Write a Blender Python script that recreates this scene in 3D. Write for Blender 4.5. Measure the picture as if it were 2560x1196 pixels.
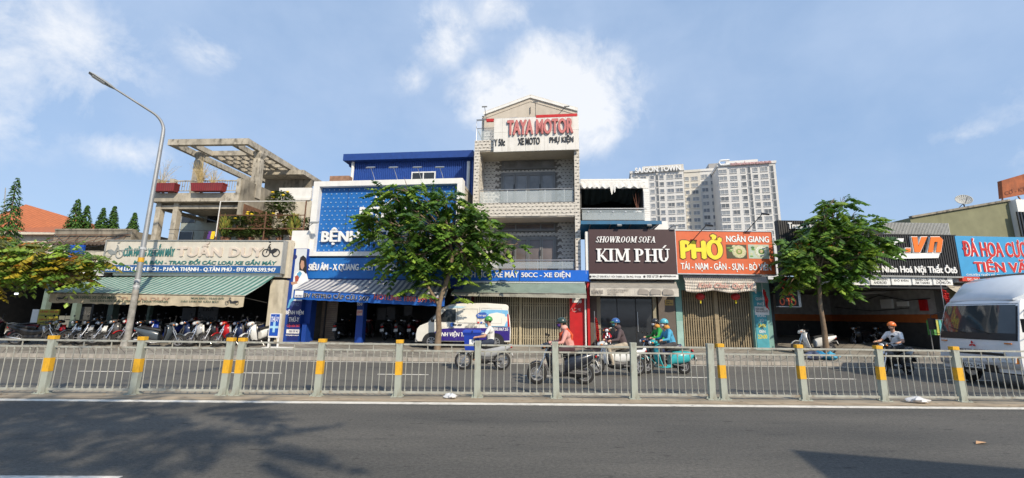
import bpy, bmesh, math, random
from mathutils import Vector, Matrix, Euler
R = math.radians
random.seed(7)
for o in list(bpy.data.objects): bpy.data.objects.remove(o)
scene = bpy.context.scene
COL = scene.collection

# ------------------------------------------------------------------ camera
F, CX, CY, CAMH = 1050.0, 1280.0, 598.0, 1.75
PITCH, ROLL, YAW = math.atan(192 / 1050.0), R(.78), R(1.4)
cf = Vector((math.sin(YAW) * math.cos(PITCH), math.cos(YAW) * math.cos(PITCH), math.sin(PITCH)))
cr = Vector((math.cos(YAW), -math.sin(YAW), 0)); cu = cr.cross(cf)
cr, cu = cr * math.cos(ROLL) + cu * math.sin(ROLL), cu * math.cos(ROLL) - cr * math.sin(ROLL)
cam = bpy.data.objects.new('camera', bpy.data.cameras.new('camera')); COL.objects.link(cam)
cam.matrix_world = Matrix(((cr.x, cu.x, -cf.x, 0), (cr.y, cu.y, -cf.y, 0), (cr.z, cu.z, -cf.z, CAMH), (0, 0, 0, 1)))
cam.data.sensor_width = 36; cam.data.lens = F / 2560 * 36
cam.data.clip_start = .1; cam.data.clip_end = 3000
scene.camera = cam

# ------------------------------------------------------------------ sun, sky, exposure
SUN_AZ, SUN_EL = R(31), R(37)          # from behind the camera, to its right
sv = Vector((math.sin(SUN_AZ) * math.cos(SUN_EL), -math.cos(SUN_AZ) * math.cos(SUN_EL), math.sin(SUN_EL)))
sun = bpy.data.objects.new('sun', bpy.data.lights.new('sun', 'SUN')); COL.objects.link(sun)
sun.data.energy = 3.7; sun.data.angle = R(1.0); sun.data.color = (1, .88, .70)
sun.rotation_euler = sv.to_track_quat('Z', 'Y').to_euler(); sun.location = (0, -20, 30)
world = bpy.data.worlds.new('World'); scene.world = world; world.use_nodes = True
scene.view_settings.view_transform = 'Standard'; scene.view_settings.look = 'None'
scene.view_settings.exposure = .35; scene.view_settings.gamma = 1
def pray(px, py): return cr * ((px - CX) / F) - cu * ((py - CY) / F) + cf
def ground(px, py, z=0):
    d = pray(px, py); t = (z - CAMH) / d.z; return Vector((d.x * t, d.y * t, z))
def atY(px, py, Y):
    d = pray(px, py) * (Y / pray(px, py).y); return Vector((d.x, d.y, d.z + CAMH))
def build_sky():
    nt = world.node_tree; N, L = nt.nodes, nt.links; N.clear()
    out = N.new('ShaderNodeOutputWorld')
    sky = N.new('ShaderNodeTexSky'); sky.sky_type = 'NISHITA'; sky.sun_disc = False
    sky.sun_elevation = SUN_EL; sky.sun_rotation = math.pi - SUN_AZ
    sky.air_density = 1.0; sky.dust_density = .6; sky.ozone_density = 2.0; sky.altitude = 10
    b1 = N.new('ShaderNodeBackground'); b1.inputs[1].default_value = .13
    L.new(sky.outputs[0], b1.inputs[0])
    tc = N.new('ShaderNodeTexCoord')
    def math_(op, a, b=None, clamp=False):
        n = N.new('ShaderNodeMath'); n.operation = op; n.use_clamp = clamp
        for i, v in enumerate((a, b)):
            if v is None: continue
            if isinstance(v, (int, float)): n.inputs[i].default_value = v
            else: L.new(v, n.inputs[i])
        return n.outputs[0]
    def noise(scale, detail, rough, mul=(1, 1, 1), off=(0, 0, 0), dist=0):
        mp = N.new('ShaderNodeMapping'); mp.inputs['Scale'].default_value = mul; mp.inputs['Location'].default_value = off
        L.new(tc.outputs['Generated'], mp.inputs[0])
        n = N.new('ShaderNodeTexNoise'); n.inputs['Scale'].default_value = scale; n.inputs['Detail'].default_value = detail
        n.inputs['Roughness'].default_value = rough; n.inputs['Distortion'].default_value = dist
        L.new(mp.outputs[0], n.inputs[0]); return n.outputs[0]
    det = noise(7.5, 9, .62, dist=.3)
    big = noise(2.2, 5, .55, (1, 1, 1.8), (3.1, 1.7, .4))
    dens = None
    # cumulus heads: direction, angular radius, weight, vertical squash
    for px, py, r, w, sq in ((1300, 290, .16, 1.0, 1.3), (1420, 255, .20, 1.35, 1.3), (1360, 180, .12, 1.15, 1.2), (1230, 260, .13, .9, 1.2), (1540, 285, .10, .6, 1.5),
                             (1110, 85, .10, .62, 1.0), (1030, 195, .055, .42, 1), (60, 100, .20, .72, 1.5), (200, 130, .10, .7, 1.5), (330, 385, .10, .62, 2.2),
                             (520, 130, .08, .45, 1.6), (2420, 335, .07, .4, 2), (1250, 20, .12, .45, 2), (-300, 160, .22, .8, 1.6), (2900, 260, .2, .6, 2)):
        d = pray(px, py).normalized()
        sb = N.new('ShaderNodeVectorMath'); sb.operation = 'SUBTRACT'; L.new(tc.outputs['Generated'], sb.inputs[0]); sb.inputs[1].default_value = d
        ml = N.new('ShaderNodeVectorMath'); ml.operation = 'MULTIPLY'; L.new(sb.outputs[0], ml.inputs[0]); ml.inputs[1].default_value = (1 / r, 1 / r, sq / r)
        ln = N.new('ShaderNodeVectorMath'); ln.operation = 'LENGTH'; L.new(ml.outputs[0], ln.inputs[0])
        v = math_('MULTIPLY', math_('SUBTRACT', 1.0, ln.outputs['Value'], True), w)
        dens = v if dens is None else math_('MAXIMUM', dens, v)
    det2 = noise(24, 6, .6)
    cum = math_('ADD', dens, math_('ADD', math_('MULTIPLY', math_('SUBTRACT', det, .5), 2.2), math_('MULTIPLY', math_('SUBTRACT', det2, .5), .6)))
    cum = math_('MULTIPLY', math_('SUBTRACT', cum, .10), 1.35, True)
    cum = math_('MULTIPLY', cum, math_('MULTIPLY', dens, 3.0, True))
    streak = math_('MULTIPLY', math_('SUBTRACT', math_('ADD', big, math_('MULTIPLY', det, .35)), .50), 1.5, True)
    veil = math_('ADD', math_('MULTIPLY', streak, .26), .72)
    def bg(col, s):
        b = N.new('ShaderNodeBackground'); b.inputs[0].default_value = (*col, 1); b.inputs[1].default_value = s; return b.outputs[0]
    m1 = N.new('ShaderNodeMixShader'); L.new(veil, m1.inputs[0]); L.new(b1.outputs[0], m1.inputs[1]); 
    mc = N.new('ShaderNodeMix'); mc.data_type = 'RGBA'; L.new(streak, mc.inputs[0]); mc.inputs[6].default_value = (.30, .435, .655, 1); mc.inputs[7].default_value = (.46, .56, .73, 1)
    bv = N.new('ShaderNodeBackground'); L.new(mc.outputs[2], bv.inputs[0]); bv.inputs[1].default_value = 1.0; L.new(bv.outputs[0], m1.inputs[2])
    m2 = N.new('ShaderNodeMixShader'); L.new(math_('MULTIPLY', cum, .82), m2.inputs[0]); L.new(m1.outputs[0], m2.inputs[1]); L.new(bg((.95, .96, .98), .84), m2.inputs[2])
    L.new(m2.outputs[0], out.inputs[0])
build_sky()

# ------------------------------------------------------------------ materials
def C(r, g, b): return tuple(((c / 255) / 12.92 if c / 255 <= .04045 else ((c / 255 + .055) / 1.055) ** 2.4) for c in (r, g, b))
MATS = {}
def mat(name, col, rough=.6, metal=0., var=.12, scale=4., bump=0., bscale=40., dirt=0., dirtcol=(.09, .075, .055), dscale=(1.2, 1.2, .35), spec=.5, stripe=None, emis=0., coat=0., island=0., trans=0., alpha=1.):
    """procedural surface: base colour with soft variation, optional grime, stripes, relief"""
    if name in MATS: return MATS[name]
    m = bpy.data.materials.new(name); m.use_nodes = True; MATS[name] = m
    nt = m.node_tree; N, L = nt.nodes, nt.links; p = N['Principled BSDF']
    p.inputs['Roughness'].default_value = rough; p.inputs['Metallic'].default_value = metal
    p.inputs['Specular IOR Level'].default_value = spec; p.inputs['Coat Weight'].default_value = coat
    p.inputs['Transmission Weight'].default_value = trans; p.inputs['Alpha'].default_value = alpha
    m.diffuse_color = (*col, 1)
    tc = N.new('ShaderNodeTexCoord'); co = tc.outputs['Object']
    def mixc(a, b, f, mode='MIX'):
        n = N.new('ShaderNodeMix'); n.data_type = 'RGBA'; n.blend_type = mode
        for i, v in ((6, a), (7, b)):
            if isinstance(v, tuple): n.inputs[i].default_value = (*v, 1)
            else: L.new(v, n.inputs[i])
        if isinstance(f, float): n.inputs[0].default_value = f
        else: L.new(f, n.inputs[0])
        return n.outputs[2]
    def noise(s, d=4, mul=None):
        n = N.new('ShaderNodeTexNoise'); n.inputs['Scale'].default_value = s; n.inputs['Detail'].default_value = d
        if mul:
            mp = N.new('ShaderNodeMapping'); mp.inputs['Scale'].default_value = mul; L.new(co, mp.inputs[0]); L.new(mp.outputs[0], n.inputs[0])
        else: L.new(co, n.inputs[0])
        return n.outputs[0]
    def ramp(v, lo, hi):
        n = N.new('ShaderNodeMapRange'); n.inputs[1].default_value = lo; n.inputs[2].default_value = hi; L.new(v, n.inputs[0]); return n.outputs[0]
    c = col
    if stripe:                                   # (second colour, period, axis, share)
        sx = N.new('ShaderNodeSeparateXYZ'); L.new(co, sx.inputs[0])
        d = N.new('ShaderNodeMath'); d.operation = 'DIVIDE'; L.new(sx.outputs[stripe[2]], d.inputs[0]); d.inputs[1].default_value = stripe[1]
        fr = N.new('ShaderNodeMath'); fr.operation = 'FRACT'; L.new(d.outputs[0], fr.inputs[0])
        g = N.new('ShaderNodeMath'); g.operation = 'GREATER_THAN'; L.new(fr.outputs[0], g.inputs[0]); g.inputs[1].default_value = stripe[3]
        c = mixc(col, stripe[0], g.outputs[0])
    if var:
        n = ramp(noise(scale), .3, .7)
        lo = tuple(x * (1 - var) for x in (1, 1, 1)); hi = tuple(x * (1 + var) for x in (1, 1, 1))
        c = mixc(c, mixc(lo, hi, n), 1.0, 'MULTIPLY')
    if island:
        gi = N.new('ShaderNodeNewGeometry')
        c = mixc(c, mixc((1 - island,) * 3, (1 + island, 1 + island * 1.05, 1 + island * .5), gi.outputs['Random Per Island']), 1.0, 'MULTIPLY')
    if dirt:
        n1 = ramp(noise(3.0, 8, dscale), .48, .72); n2 = ramp(noise(.9, 6), .35, .7)
        mm = N.new('ShaderNodeMath'); mm.operation = 'MULTIPLY'; L.new(n1, mm.inputs[0]); L.new(n2, mm.inputs[1])
        m3 = N.new('ShaderNodeMath'); m3.operation = 'MULTIPLY'; L.new(mm.outputs[0], m3.inputs[0]); m3.inputs[1].default_value = dirt; m3.use_clamp = True
        c = mixc(c, dirtcol, m3.outputs[0])
    if isinstance(c, tuple): p.inputs['Base Color'].default_value = (*c, 1)
    else: L.new(c, p.inputs['Base Color'])
    if bump:
        b = N.new('ShaderNodeBump'); b.inputs['Strength'].default_value = bump; b.inputs['Distance'].default_value = .02
        L.new(noise(bscale, 6), b.inputs['Height']); L.new(b.outputs[0], p.inputs['Normal'])
    if emis:
        p.inputs['Emission Color'].default_value = (*col, 1); p.inputs['Emission Strength'].default_value = emis
    return m

# ------------------------------------------------------------------ mesh helpers
class MB:
    def __init__(s): s.v = []; s.f = []; s.m = []
    def quad(s, *p, m=0):
        i = len(s.v); s.v += [tuple(q) for q in p]; s.f.append(tuple(range(i, i + len(p)))); s.m.append(m); return s
    def box(s, x0, x1, y0, y1, z0, z1, m=0):
        if x0 > x1: x0, x1 = x1, x0
        if y0 > y1: y0, y1 = y1, y0
        if z0 > z1: z0, z1 = z1, z0
        i = len(s.v); s.v += [(x, y, z) for z in (z0, z1) for y in (y0, y1) for x in (x0, x1)]
        s.f += [tuple(i + k for k in q) for q in ((0, 2, 3, 1), (4, 5, 7, 6), (0, 1, 5, 4), (2, 6, 7, 3), (0, 4, 6, 2), (1, 3, 7, 5))]; s.m += [m] * 6; return s
    def bar(s, p0, p1, w, h, m=0, up=(0, 0, 1)):
        """rectangular bar between two points"""
        p0, p1 = Vector(p0), Vector(p1); d = (p1 - p0).normalized(); a = d.cross(Vector(up))
        if a.length < 1e-4: a = d.cross(Vector((1, 0, 0)))
        a.normalize(); b = a.cross(d)
        i = len(s.v)
        for p in (p0, p1):
            for ka, kb in ((-1, -1), (1, -1), (1, 1), (-1, 1)): s.v.append(tuple(p + a * ka * w / 2 + b * kb * h / 2))
        s.f += [tuple(i + k for k in q) for q in ((0, 1, 2, 3), (7, 6, 5, 4), (0, 4, 5, 1), (1, 5, 6, 2), (2, 6, 7, 3), (3, 7, 4, 0))]; s.m += [m] * 6; return s
    def loft(s, rings, m=0, caps=True, closed=True):
        n = len(rings[0]); i = len(s.v)
        for r in rings: s.v += [tuple(p) for p in r]
        for a in range(len(rings) - 1):
            for k in range(n if closed else n - 1):
                k2 = (k + 1) % n
                s.f.append((i + a * n + k, i + a * n + k2, i + (a + 1) * n + k2, i + (a + 1) * n + k)); s.m.append(m)
        if caps and closed:
            s.f.append(tuple(i + k for k in range(n))[::-1]); s.m.append(m)
            j = i + (len(rings) - 1) * n; s.f.append(tuple(j + k for k in range(n))); s.m.append(m)
        return s
    def tube(s, pts, rad, seg=8, m=0, caps=True):
        pts = [Vector(p) for p in pts]
        if not isinstance(rad, (list, tuple)): rad = [rad] * len(pts)
        rings = []; a = None
        for k, p in enumerate(pts):
            d = (pts[min(k + 1, len(pts) - 1)] - pts[max(k - 1, 0)])
            d = d.normalized() if d.length > 1e-6 else Vector((0, 0, 1))
            if a is None: a = d.cross(Vector((0, 0, 1)) if abs(d.z) < .9 else Vector((1, 0, 0))).normalized()
            else:
                a = a - d * a.dot(d); a = a.normalized() if a.length > 1e-5 else d.orthogonal().normalized()
            b = d.cross(a)
            rings.append([p + (a * math.cos(t) + b * math.sin(t)) * rad[k] for t in [2 * math.pi * q / seg for q in range(seg)]])
        return s.loft(rings, m, caps)
    def ell(s, c, r, seg=12, ring=8, m=0, z0=-1., z1=1., rot=None):
        """ellipsoid (or a slice of one between relative heights z0..z1)"""
        c = Vector(c); rr = []
        for k in range(ring + 1):
            t0, t1 = math.asin(max(-1, z0)), math.asin(min(1, z1)); t = t0 + (t1 - t0) * k / ring
            q = []
            for j in range(seg):
                a = 2 * math.pi * j / seg
                p = Vector((r[0] * math.cos(t) * math.cos(a), r[1] * math.cos(t) * math.sin(a), r[2] * math.sin(t)))
                if rot: p.rotate(rot)
                q.append(c + p)
            rr.append(q)
        return s.loft(rr, m, True)
    def prism(s, poly, d0, d1, ax='y', m=0):
        """2-D outline (u,z) extruded along an axis"""
        def P(u, w, d): return (u, d, w) if ax == 'y' else ((d, u, w) if ax == 'x' else (u, w, d))
        i = len(s.v); n = len(poly)
        s.v += [P(u, w, d0) for u, w in poly] + [P(u, w, d1) for u, w in poly]
        s.f += [tuple(range(i, i + n)), tuple(range(i + n, i + 2 * n))[::-1]]; s.m += [m, m]
        for k in range(n):
            k2 = (k + 1) % n; s.f.append((i + k, i + n + k, i + n + k2, i + k2)); s.m.append(m)
        return s
    def mesh(s, name, mats, smooth=False, fix=True):
        me = bpy.data.meshes.new(name); me.from_pydata(s.v, [], s.f)
        for m in (mats if isinstance(mats, (list, tuple)) else [mats]): me.materials.append(m)
        me.polygons.foreach_set('material_index', s.m)
        if fix:
            bm = bmesh.new(); bm.from_mesh(me); bmesh.ops.recalc_face_normals(bm, faces=bm.faces); bm.to_mesh(me); bm.free()
        if smooth:
            me.polygons.foreach_set('use_smooth', [True] * len(me.polygons))
            me.set_sharp_from_angle(angle=R(smooth if smooth is not True else 40))
        me.update(); return me
    def build(s, name, mats, parent=None, loc=(0, 0, 0), rot=(0, 0, 0), smooth=False, fix=True):
        return link(name, s.mesh(name, mats, smooth, fix), parent, loc, rot)
def link(name, me, parent=None, loc=(0, 0, 0), rot=(0, 0, 0)):
    o = bpy.data.objects.new(name, me); COL.objects.link(o); o.parent = parent; o.location = loc; o.rotation_euler = rot; return o
def tag(o, label, cat, group=None):
    o['label'] = label; o['category'] = cat
    if group: o['group'] = group
    return o
def thing(name, label, cat, loc=(0, 0, 0), rz=0, group=None):
    o = bpy.data.objects.new(name, None); COL.objects.link(o); o.location = loc; o.rotation_euler = (0, 0, rz); o.empty_display_size = .2
    return tag(o, label, cat, group)
def struct(o): o['kind'] = 'structure'; return o
def stuff(o): o['kind'] = 'stuff'; return o
def boxes(name, m, parent, *bs, **k):
    b = MB()
    for q in bs: b.box(*q)
    return b.build(name, m, parent, **k)

class Frame:
    """a facade: origin on the ground below pixel px at distance Y, its right end turned `yaw` towards the street"""
    def __init__(s, px, Y, yaw, name, label, cat):
        o = atY(px, 860, Y); s.o = Vector((o.x, Y, 0)); s.a = R(yaw)
        s.u = Vector((math.cos(s.a), -math.sin(s.a), 0)); s.n = Vector((math.sin(s.a), math.cos(s.a), 0))
        s.e = thing(name, label, cat, s.o, -s.a)
    def P(s, px, py, v=0):
        d = pray(px, py); c = Vector((0, 0, CAMH)); t = (v - (c - s.o).dot(s.n)) / d.dot(s.n); q = c + d * t - s.o
        return q.dot(s.u), q.z
    def rect(s, x0, y0, x1, y1, v=0):
        a, b, c, d = s.P(x0, y0, v), s.P(x1, y0, v), s.P(x0, y1, v), s.P(x1, y1, v)
        return (a[0] + c[0]) / 2, (b[0] + d[0]) / 2, (c[1] + d[1]) / 2, (a[1] + b[1]) / 2     # u0,u1,z0,z1
    def box(s, x0, y0, x1, y1, v0, v1):
        u0, u1, z0, z1 = s.rect(x0, y0, x1, y1, v0); return (u0, u1, v0, v1, z0, z1)
    def W(s, u, v, z): q = s.o + s.u * u + s.n * v; return Vector((q.x, q.y, z))

_tc = {}
def text_mesh(s, bold=0., shear=0., ext=.5, space=1.):
    key = (s, bold, shear, space)
    if key in _tc: return _tc[key]
    cu_ = bpy.data.curves.new('t', 'FONT'); cu_.body = s; cu_.size = 1; cu_.offset = bold; cu_.shear = shear; cu_.resolution_u = 3; cu_.extrude = .5
    cu_.space_character = space; cu_.align_x = 'LEFT'; cu_.space_line = .95
    o = bpy.data.objects.new('t', cu_); COL.objects.link(o)
    dg = bpy.context.evaluated_depsgraph_get(); dg.update()
    me = bpy.data.meshes.new_from_object(o.evaluated_get(dg)); v = [tuple(x.co) for x in me.vertices]; f = [tuple(p.vertices) for p in me.polygons]
    bpy.data.objects.remove(o); bpy.data.curves.remove(cu_); bpy.data.meshes.remove(me)
    xs = [q[0] for q in v]; ys = [q[1] for q in v]
    bx = (min(xs), max(xs), min(ys), max(ys)); _tc[key] = (v, f, bx); return _tc[key]
def text(parent, s, u0, u1, z0, z1, v, m, depth=.03, bold=.6, shear=0., name='lettering', basis=None, org=(0, 0, 0), space=1.):
    """raised lettering that fills the given box on the plane y = v (front towards -y); bold thickens the strokes"""
    V, Fc, (a, b, c, d) = text_mesh(s, .006, shear, space=space)
    X, Z, Nn = basis or (Vector((1, 0, 0)), Vector((0, 0, 1)), Vector((0, -1, 0))); O = Vector(org)
    mb = MB(); nc = max(len(q) for q in s.split('\n')); w = min(bold * .03 * (z1 - z0) / (s.count('\n') + 1), bold * .045 * (u1 - u0) / nc)
    offs = ((0, 0),) if bold <= 0 else ((0, 0), (-w, 0), (w, 0), (0, w * .6), (0, -w * .6))
    for k, (du, dz) in enumerate(offs):
        i = len(mb.v); dp = depth - .0012 * k
        for x, y, z in V:
            u = u0 + w + (x - a) / (b - a) * (u1 - u0 - 2 * w) + du; h = z0 + (y - c) / (d - c) * (z1 - z0) + dz
            q = O + X * u + Z * h + Nn * (-v if basis is None else v) + Nn * ((z + .5) * dp)
            mb.v.append(tuple(q))
        mb.f += [tuple(i + j for j in f) for f in Fc]; mb.m += [0] * len(Fc)
    return mb.build(name, m, parent, fix=False)
def ftext(fr, s, x0, y0, x1, y1, v, m, parent=None, **k):
    return text(parent or fr.e, s, *fr.rect(x0, y0, x1, y1, v), v, m, **k)
# ================================================================== ground, road, pavement
def swz(y): return .12 + max(0, y - 16.7) * .06           # the pavement rises towards the shops
M_earth = mat('earth', (.10, .09, .075), .9, var=.3, bump=.3, bscale=3)
def asphalt(name, base, worn):
    m = bpy.data.materials.new(name); m.use_nodes = True; nt = m.node_tree; N, L = nt.nodes, nt.links; p = N['Principled BSDF']
    tc = N.new('ShaderNodeTexCoord')
    def noise(s, d, mul=(1, 1, 1), r=.6):
        mp = N.new('ShaderNodeMapping'); mp.inputs['Scale'].default_value = mul; L.new(tc.outputs['Object'], mp.inputs[0])
        n = N.new('ShaderNodeTexNoise'); n.inputs['Scale'].default_value = s; n.inputs['Detail'].default_value = d; n.inputs['Roughness'].default_value = r
        L.new(mp.outputs[0], n.inputs[0]); return n.outputs[0]
    def rng(v, a, b, c=0., d=1.):
        n = N.new('ShaderNodeMapRange'); n.inputs[1].default_value = a; n.inputs[2].default_value = b; n.inputs[3].default_value = c; n.inputs[4].default_value = d
        L.new(v, n.inputs[0]); return n.outputs[0]
    def mix(a, b, f, mode='MIX'):
        n = N.new('ShaderNodeMix'); n.data_type = 'RGBA'; n.blend_type = mode
        for i, v in ((6, a), (7, b)):
            if isinstance(v, tuple): n.inputs[i].default_value = (*v, 1)
            else: L.new(v, n.inputs[i])
        if isinstance(f, float): n.inputs[0].default_value = f
        else: L.new(f, n.inputs[0])
        return n.outputs[2]
    c = mix(base, worn, rng(noise(.55, 5, (.25, 1, 1)), .35, .65))                 # long worn lanes
    c = mix(c, (.045, .045, .047), rng(noise(1.6, 5, (.35, 1.3, 1)), .6, .74, 0, .55))  # darker patches
    pits = rng(noise(7, 5, (.38, 1, 1), .65), .615, .69, 0, .85)                         # pock marks drawn out along the lane
    c = mix(c, (.035, .034, .034), pits)
    mid = noise(26, 5, (.8, 1, 1), .7)
    c = mix(c, mix((.62, .62, .62), (1.38, 1.37, 1.34), rng(mid, .3, .7)), 1.0, 'MULTIPLY')
    c = mix(c, (.30, .285, .26), rng(noise(55, 2), .70, .78, 0, .55))
    grain = noise(130, 2)
    c = mix(c, mix((.55, .55, .55), (1.5, 1.48, 1.42), rng(grain, .3, .7)), 1.0, 'MULTIPLY')
    c = mix(c, (.33, .31, .28), rng(noise(210, 1), .70, .78, 0, .6))               # pale grit
    L.new(c, p.inputs['Base Color']); p.inputs['Roughness'].default_value = .82; p.inputs['Specular IOR Level'].default_value = .35
    b = N.new('ShaderNodeBump'); b.inputs['Strength'].default_value = .55; b.inputs['Distance'].default_value = .012
    L.new(grain, b.inputs['Height']); L.new(b.outputs[0], p.inputs['Normal']); return m
M_road = asphalt('asphalt', (.076, .075, .073), (.128, .122, .113))
M_road2 = asphalt('asphalt_far_lane', (.105, .102, .097), (.14, .134, .123))
M_line = mat('road_paint', (.74, .71, .64), .7, var=.1, dirt=1.3, dirtcol=(.10, .095, .085), dscale=(2.5, 9, 1))
M_median = mat('median_concrete', (.30, .26, .20), .9, var=.25, scale=1.5, bump=.3, bscale=25, dirt=1.2, dscale=(.7, 3, 1), dirtcol=(.09, .08, .07))
M_dust = mat('median_dust', (.34, .27, .19), .95, var=.25, scale=2.5, bump=.25, bscale=60)
M_kerb = mat('kerb_stone', (.36, .33, .29), .85, var=.2, bump=.25, dirt=1.1)
M_metal_dk = mat('dark_metal', (.05, .05, .055), .5, .6, var=.1)

struct(MB().quad((-900, -400, -.03), (900, -400, -.03), (900, 1400, -.03), (-900, 1400, -.03)).build('ground', M_earth))
struct(MB().quad((-220, -1.6, 0), (220, -1.6, 0), (220, 9.02, 0), (-220, 9.02, 0)).build('road', M_road))
struct(MB().quad((-220, 10.2, 0), (220, 10.2, 0), (220, 16.6, 0), (-220, 16.6, 0)).build('road', M_road2))
med = struct(MB().box(-220, 220, 9.02, 10.2, -.06, .012).build('median_strip', M_median))
b = MB(); random.seed(3)
xs = [-30 + .5 * k for k in range(121)]
for k in range(120):
    a, c_ = random.uniform(-.05, .1), random.uniform(-.05, .1)
    b.quad((xs[k], 9.04, .016), (xs[k + 1], 9.04, .016), (xs[k + 1], 9.33 + .06 * math.sin(k * .9) + .04 * math.sin(k * 2.7 + .5 * 2.7), .017), (xs[k], 9.33 + .06 * math.sin((k - 1) * .9) + .04 * math.sin(k * 2.7 - .5 * 2.7), .017))
stuff(b.build('road_dust', M_dust))
lane = MB().box(-60, 60, 8.83, 9.01, .0, .004).build('edge_line', M_line); struct(lane)
for i, x in enumerate([-20.8 + 4.3 * k for k in range(11)]):
    w = MB().box(x, x + 1.5, 12.98, 13.07, 0, .004).build('lane_dash', M_line); struct(w)
for x in (-5.9 - 5.2, -5.9, 7.5): struct(MB().box(x, x + 1.88, 4.82, 5.0, 0, .004).build('lane_dash', M_line))
struct(MB().box(-60, 60, 16.2, 16.29, 0, .004).build('edge_line', M_line))
struct(MB().box(-60, 60, -1.6, -9, -.1, .14).build('pavement', mat('near_paving', (.30, .28, .25), .9, var=.2)))
# pavement under the shops, laid with square tiles
def paving():
    m = bpy.data.materials.new('paving'); m.use_nodes = True; nt = m.node_tree; N, L = nt.nodes, nt.links; p = N['Principled BSDF']
    tc = N.new('ShaderNodeTexCoord'); mp = N.new('ShaderNodeMapping'); mp.inputs['Rotation'].default_value = (0, 0, .78); L.new(tc.outputs['Object'], mp.inputs[0])
    br = N.new('ShaderNodeTexBrick'); br.offset = 0; br.inputs['Scale'].default_value = 1; br.inputs['Brick Width'].default_value = .4; br.inputs['Row Height'].default_value = .4
    br.inputs['Mortar Size'].default_value = .012; br.inputs['Color1'].default_value = (.30, .275, .235, 1); br.inputs['Color2'].default_value = (.24, .22, .19, 1); br.inputs['Mortar'].default_value = (.10, .09, .08, 1)
    L.new(mp.outputs[0], br.inputs[0])
    n = N.new('ShaderNodeTexNoise'); n.inputs['Scale'].default_value = .7; n.inputs['Detail'].default_value = 7; L.new(tc.outputs['Object'], n.inputs[0])
    mr = N.new('ShaderNodeMapRange'); mr.inputs[1].default_value = .3; mr.inputs[2].default_value = .7; mr.inputs[3].default_value = .6; mr.inputs[4].default_value = 1.25; L.new(n.outputs[0], mr.inputs[0])
    mx = N.new('ShaderNodeMix'); mx.data_type = 'RGBA'; mx.blend_type = 'MULTIPLY'; mx.inputs[0].default_value = 1; L.new(br.outputs[0], mx.inputs[6]); L.new(mr.outputs[0], mx.inputs[7])
    L.new(mx.outputs[2], p.inputs['Base Color']); p.inputs['Roughness'].default_value = .88; return m
M_pave = paving()
pav = struct(MB().prism([(16.7, -.05), (16.7, .12), (27.5, swz(27.5)), (27.5, -.05)], -70, 70, 'x').build('pavement', M_pave))
kb = MB().box(-.49, .49, 16.56, 16.7, -.05, .14).mesh('kerb_stone', M_kerb)
for k in range(52): link('kerb_stone', kb, pav, (-26 + k * 1.0, random.uniform(-.008, .008), random.uniform(-.008, .004)))

# ================================================================== median fence
M_fence = mat('fence_paint', (.36, .39, .34), .55, var=.1, scale=3, bump=.1, bscale=60, dirt=1.5, dirtcol=(.15, .11, .07), dscale=(3, 3, 1.0))
M_fence2 = mat('fence_bar_paint', (.36, .365, .325), .55, var=.12, scale=5, dirt=1.3, dirtcol=(.16, .11, .065), dscale=(2.5, 2.5, 1.5))
M_yel = mat('yellow_band', (.70, .38, .02), .65, var=.14, dirt=1.4, dscale=(4, 4, 2), dirtcol=(.25, .15, .04))
FY = 9.55
post_me = MB().box(-.066, .066, -.05, .05, .02, 1.195).mesh('post', M_fence)
cap_me = MB().box(-.073, .073, -.056, .056, 1.125, 1.20).mesh('yellow_cap', M_yel)
band_me = MB().box(-.069, .069, -.053, .053, .46, .74).mesh('yellow_band', M_yel)
plain_me = MB().box(-.069, .069, -.053, .053, 1.155, 1.20).mesh('cap', M_fence)
bb = MB().box(-.13, .13, -.1, .1, .012, .026)
for sx in (-.1, .1): bb.prism([(sx * 1.25, .026), (sx * .68, .15), (sx * .68, .026)], -.008, .008)
for sx in (-.105, .105):
    for sy in (-.07, .07): bb.tube([(sx, sy, .026), (sx, sy, .045)], .012, 6)
base_me = bb.mesh('base_plate', M_fence)
b2 = MB().tube([(0, 0, .13), (0, 0, .95)], .0092, 7)
for z0, z1 in ((.10, .16), (.905, .975)): b2.tube([(0, 0, z0), (0, 0, z1)], .0175, 7)
bal_me = b2.mesh('baluster', M_fence2, smooth=40)
stub_me = MB().tube([(0, 0, .985), (0, 0, 1.085)], .013, 6).mesh('stub', M_fence2)
def fence(label, xs, yel):
    t = thing('median_fence', label, 'fence', (xs[0], FY, 0), 0, 'fence sections along the median'); x0 = xs[0]
    for k, x in enumerate(xs):
        tl = random.uniform(-.02, .02)
        p = link('post', post_me, t, (x - x0, 0, 0), (random.uniform(-.006, .006), tl, 0))
        if yel[k]: link('yellow_cap', cap_me, p); link('yellow_band', band_me, p)
        else: link('cap', plain_me, p)
        link('base_plate', base_me, p)
        if k + 1 == len(xs): break
        a, c = x - x0 + .067, xs[k + 1] - x0 - .067
        for z, w in ((1.105, .036), (.972, .034), (.10, .044)):
            MB().box(a, c, -.022 + .01, .022 + .01, z - w / 2, z + w / 2).build('rail', M_fence2, t, (0, 0, random.uniform(-.004, .004)))
        n = 11
        for j in range(n):
            xx = a + (c - a) * (j + .5) / n
            o = link('baluster', bal_me, t, (xx, .01, 0), (random.uniform(-.012, .012), random.choice((0, 0, 0, 1)) * random.uniform(-.03, .03), 0))
        for q in (1 / 3, 2 / 3): link('stub', stub_me, t, (a + (c - a) * q, .01, 0))
    return t
fence('grey-green median fence section left of the first double post, yellow banded posts', [-13.35, -11.48, -9.61, -7.74, -5.87], [1] * 5)
fence('long middle median fence section, yellow bands only on its left posts', [-5.60 + 1.71 * k for k in range(7)], [1, 1, 1, 0, 0, 0, 0])
fence('grey-green median fence section in front of the truck, yellow banded posts', [4.93 + 1.79 * k for k in range(6)], [1] * 6)
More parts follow.
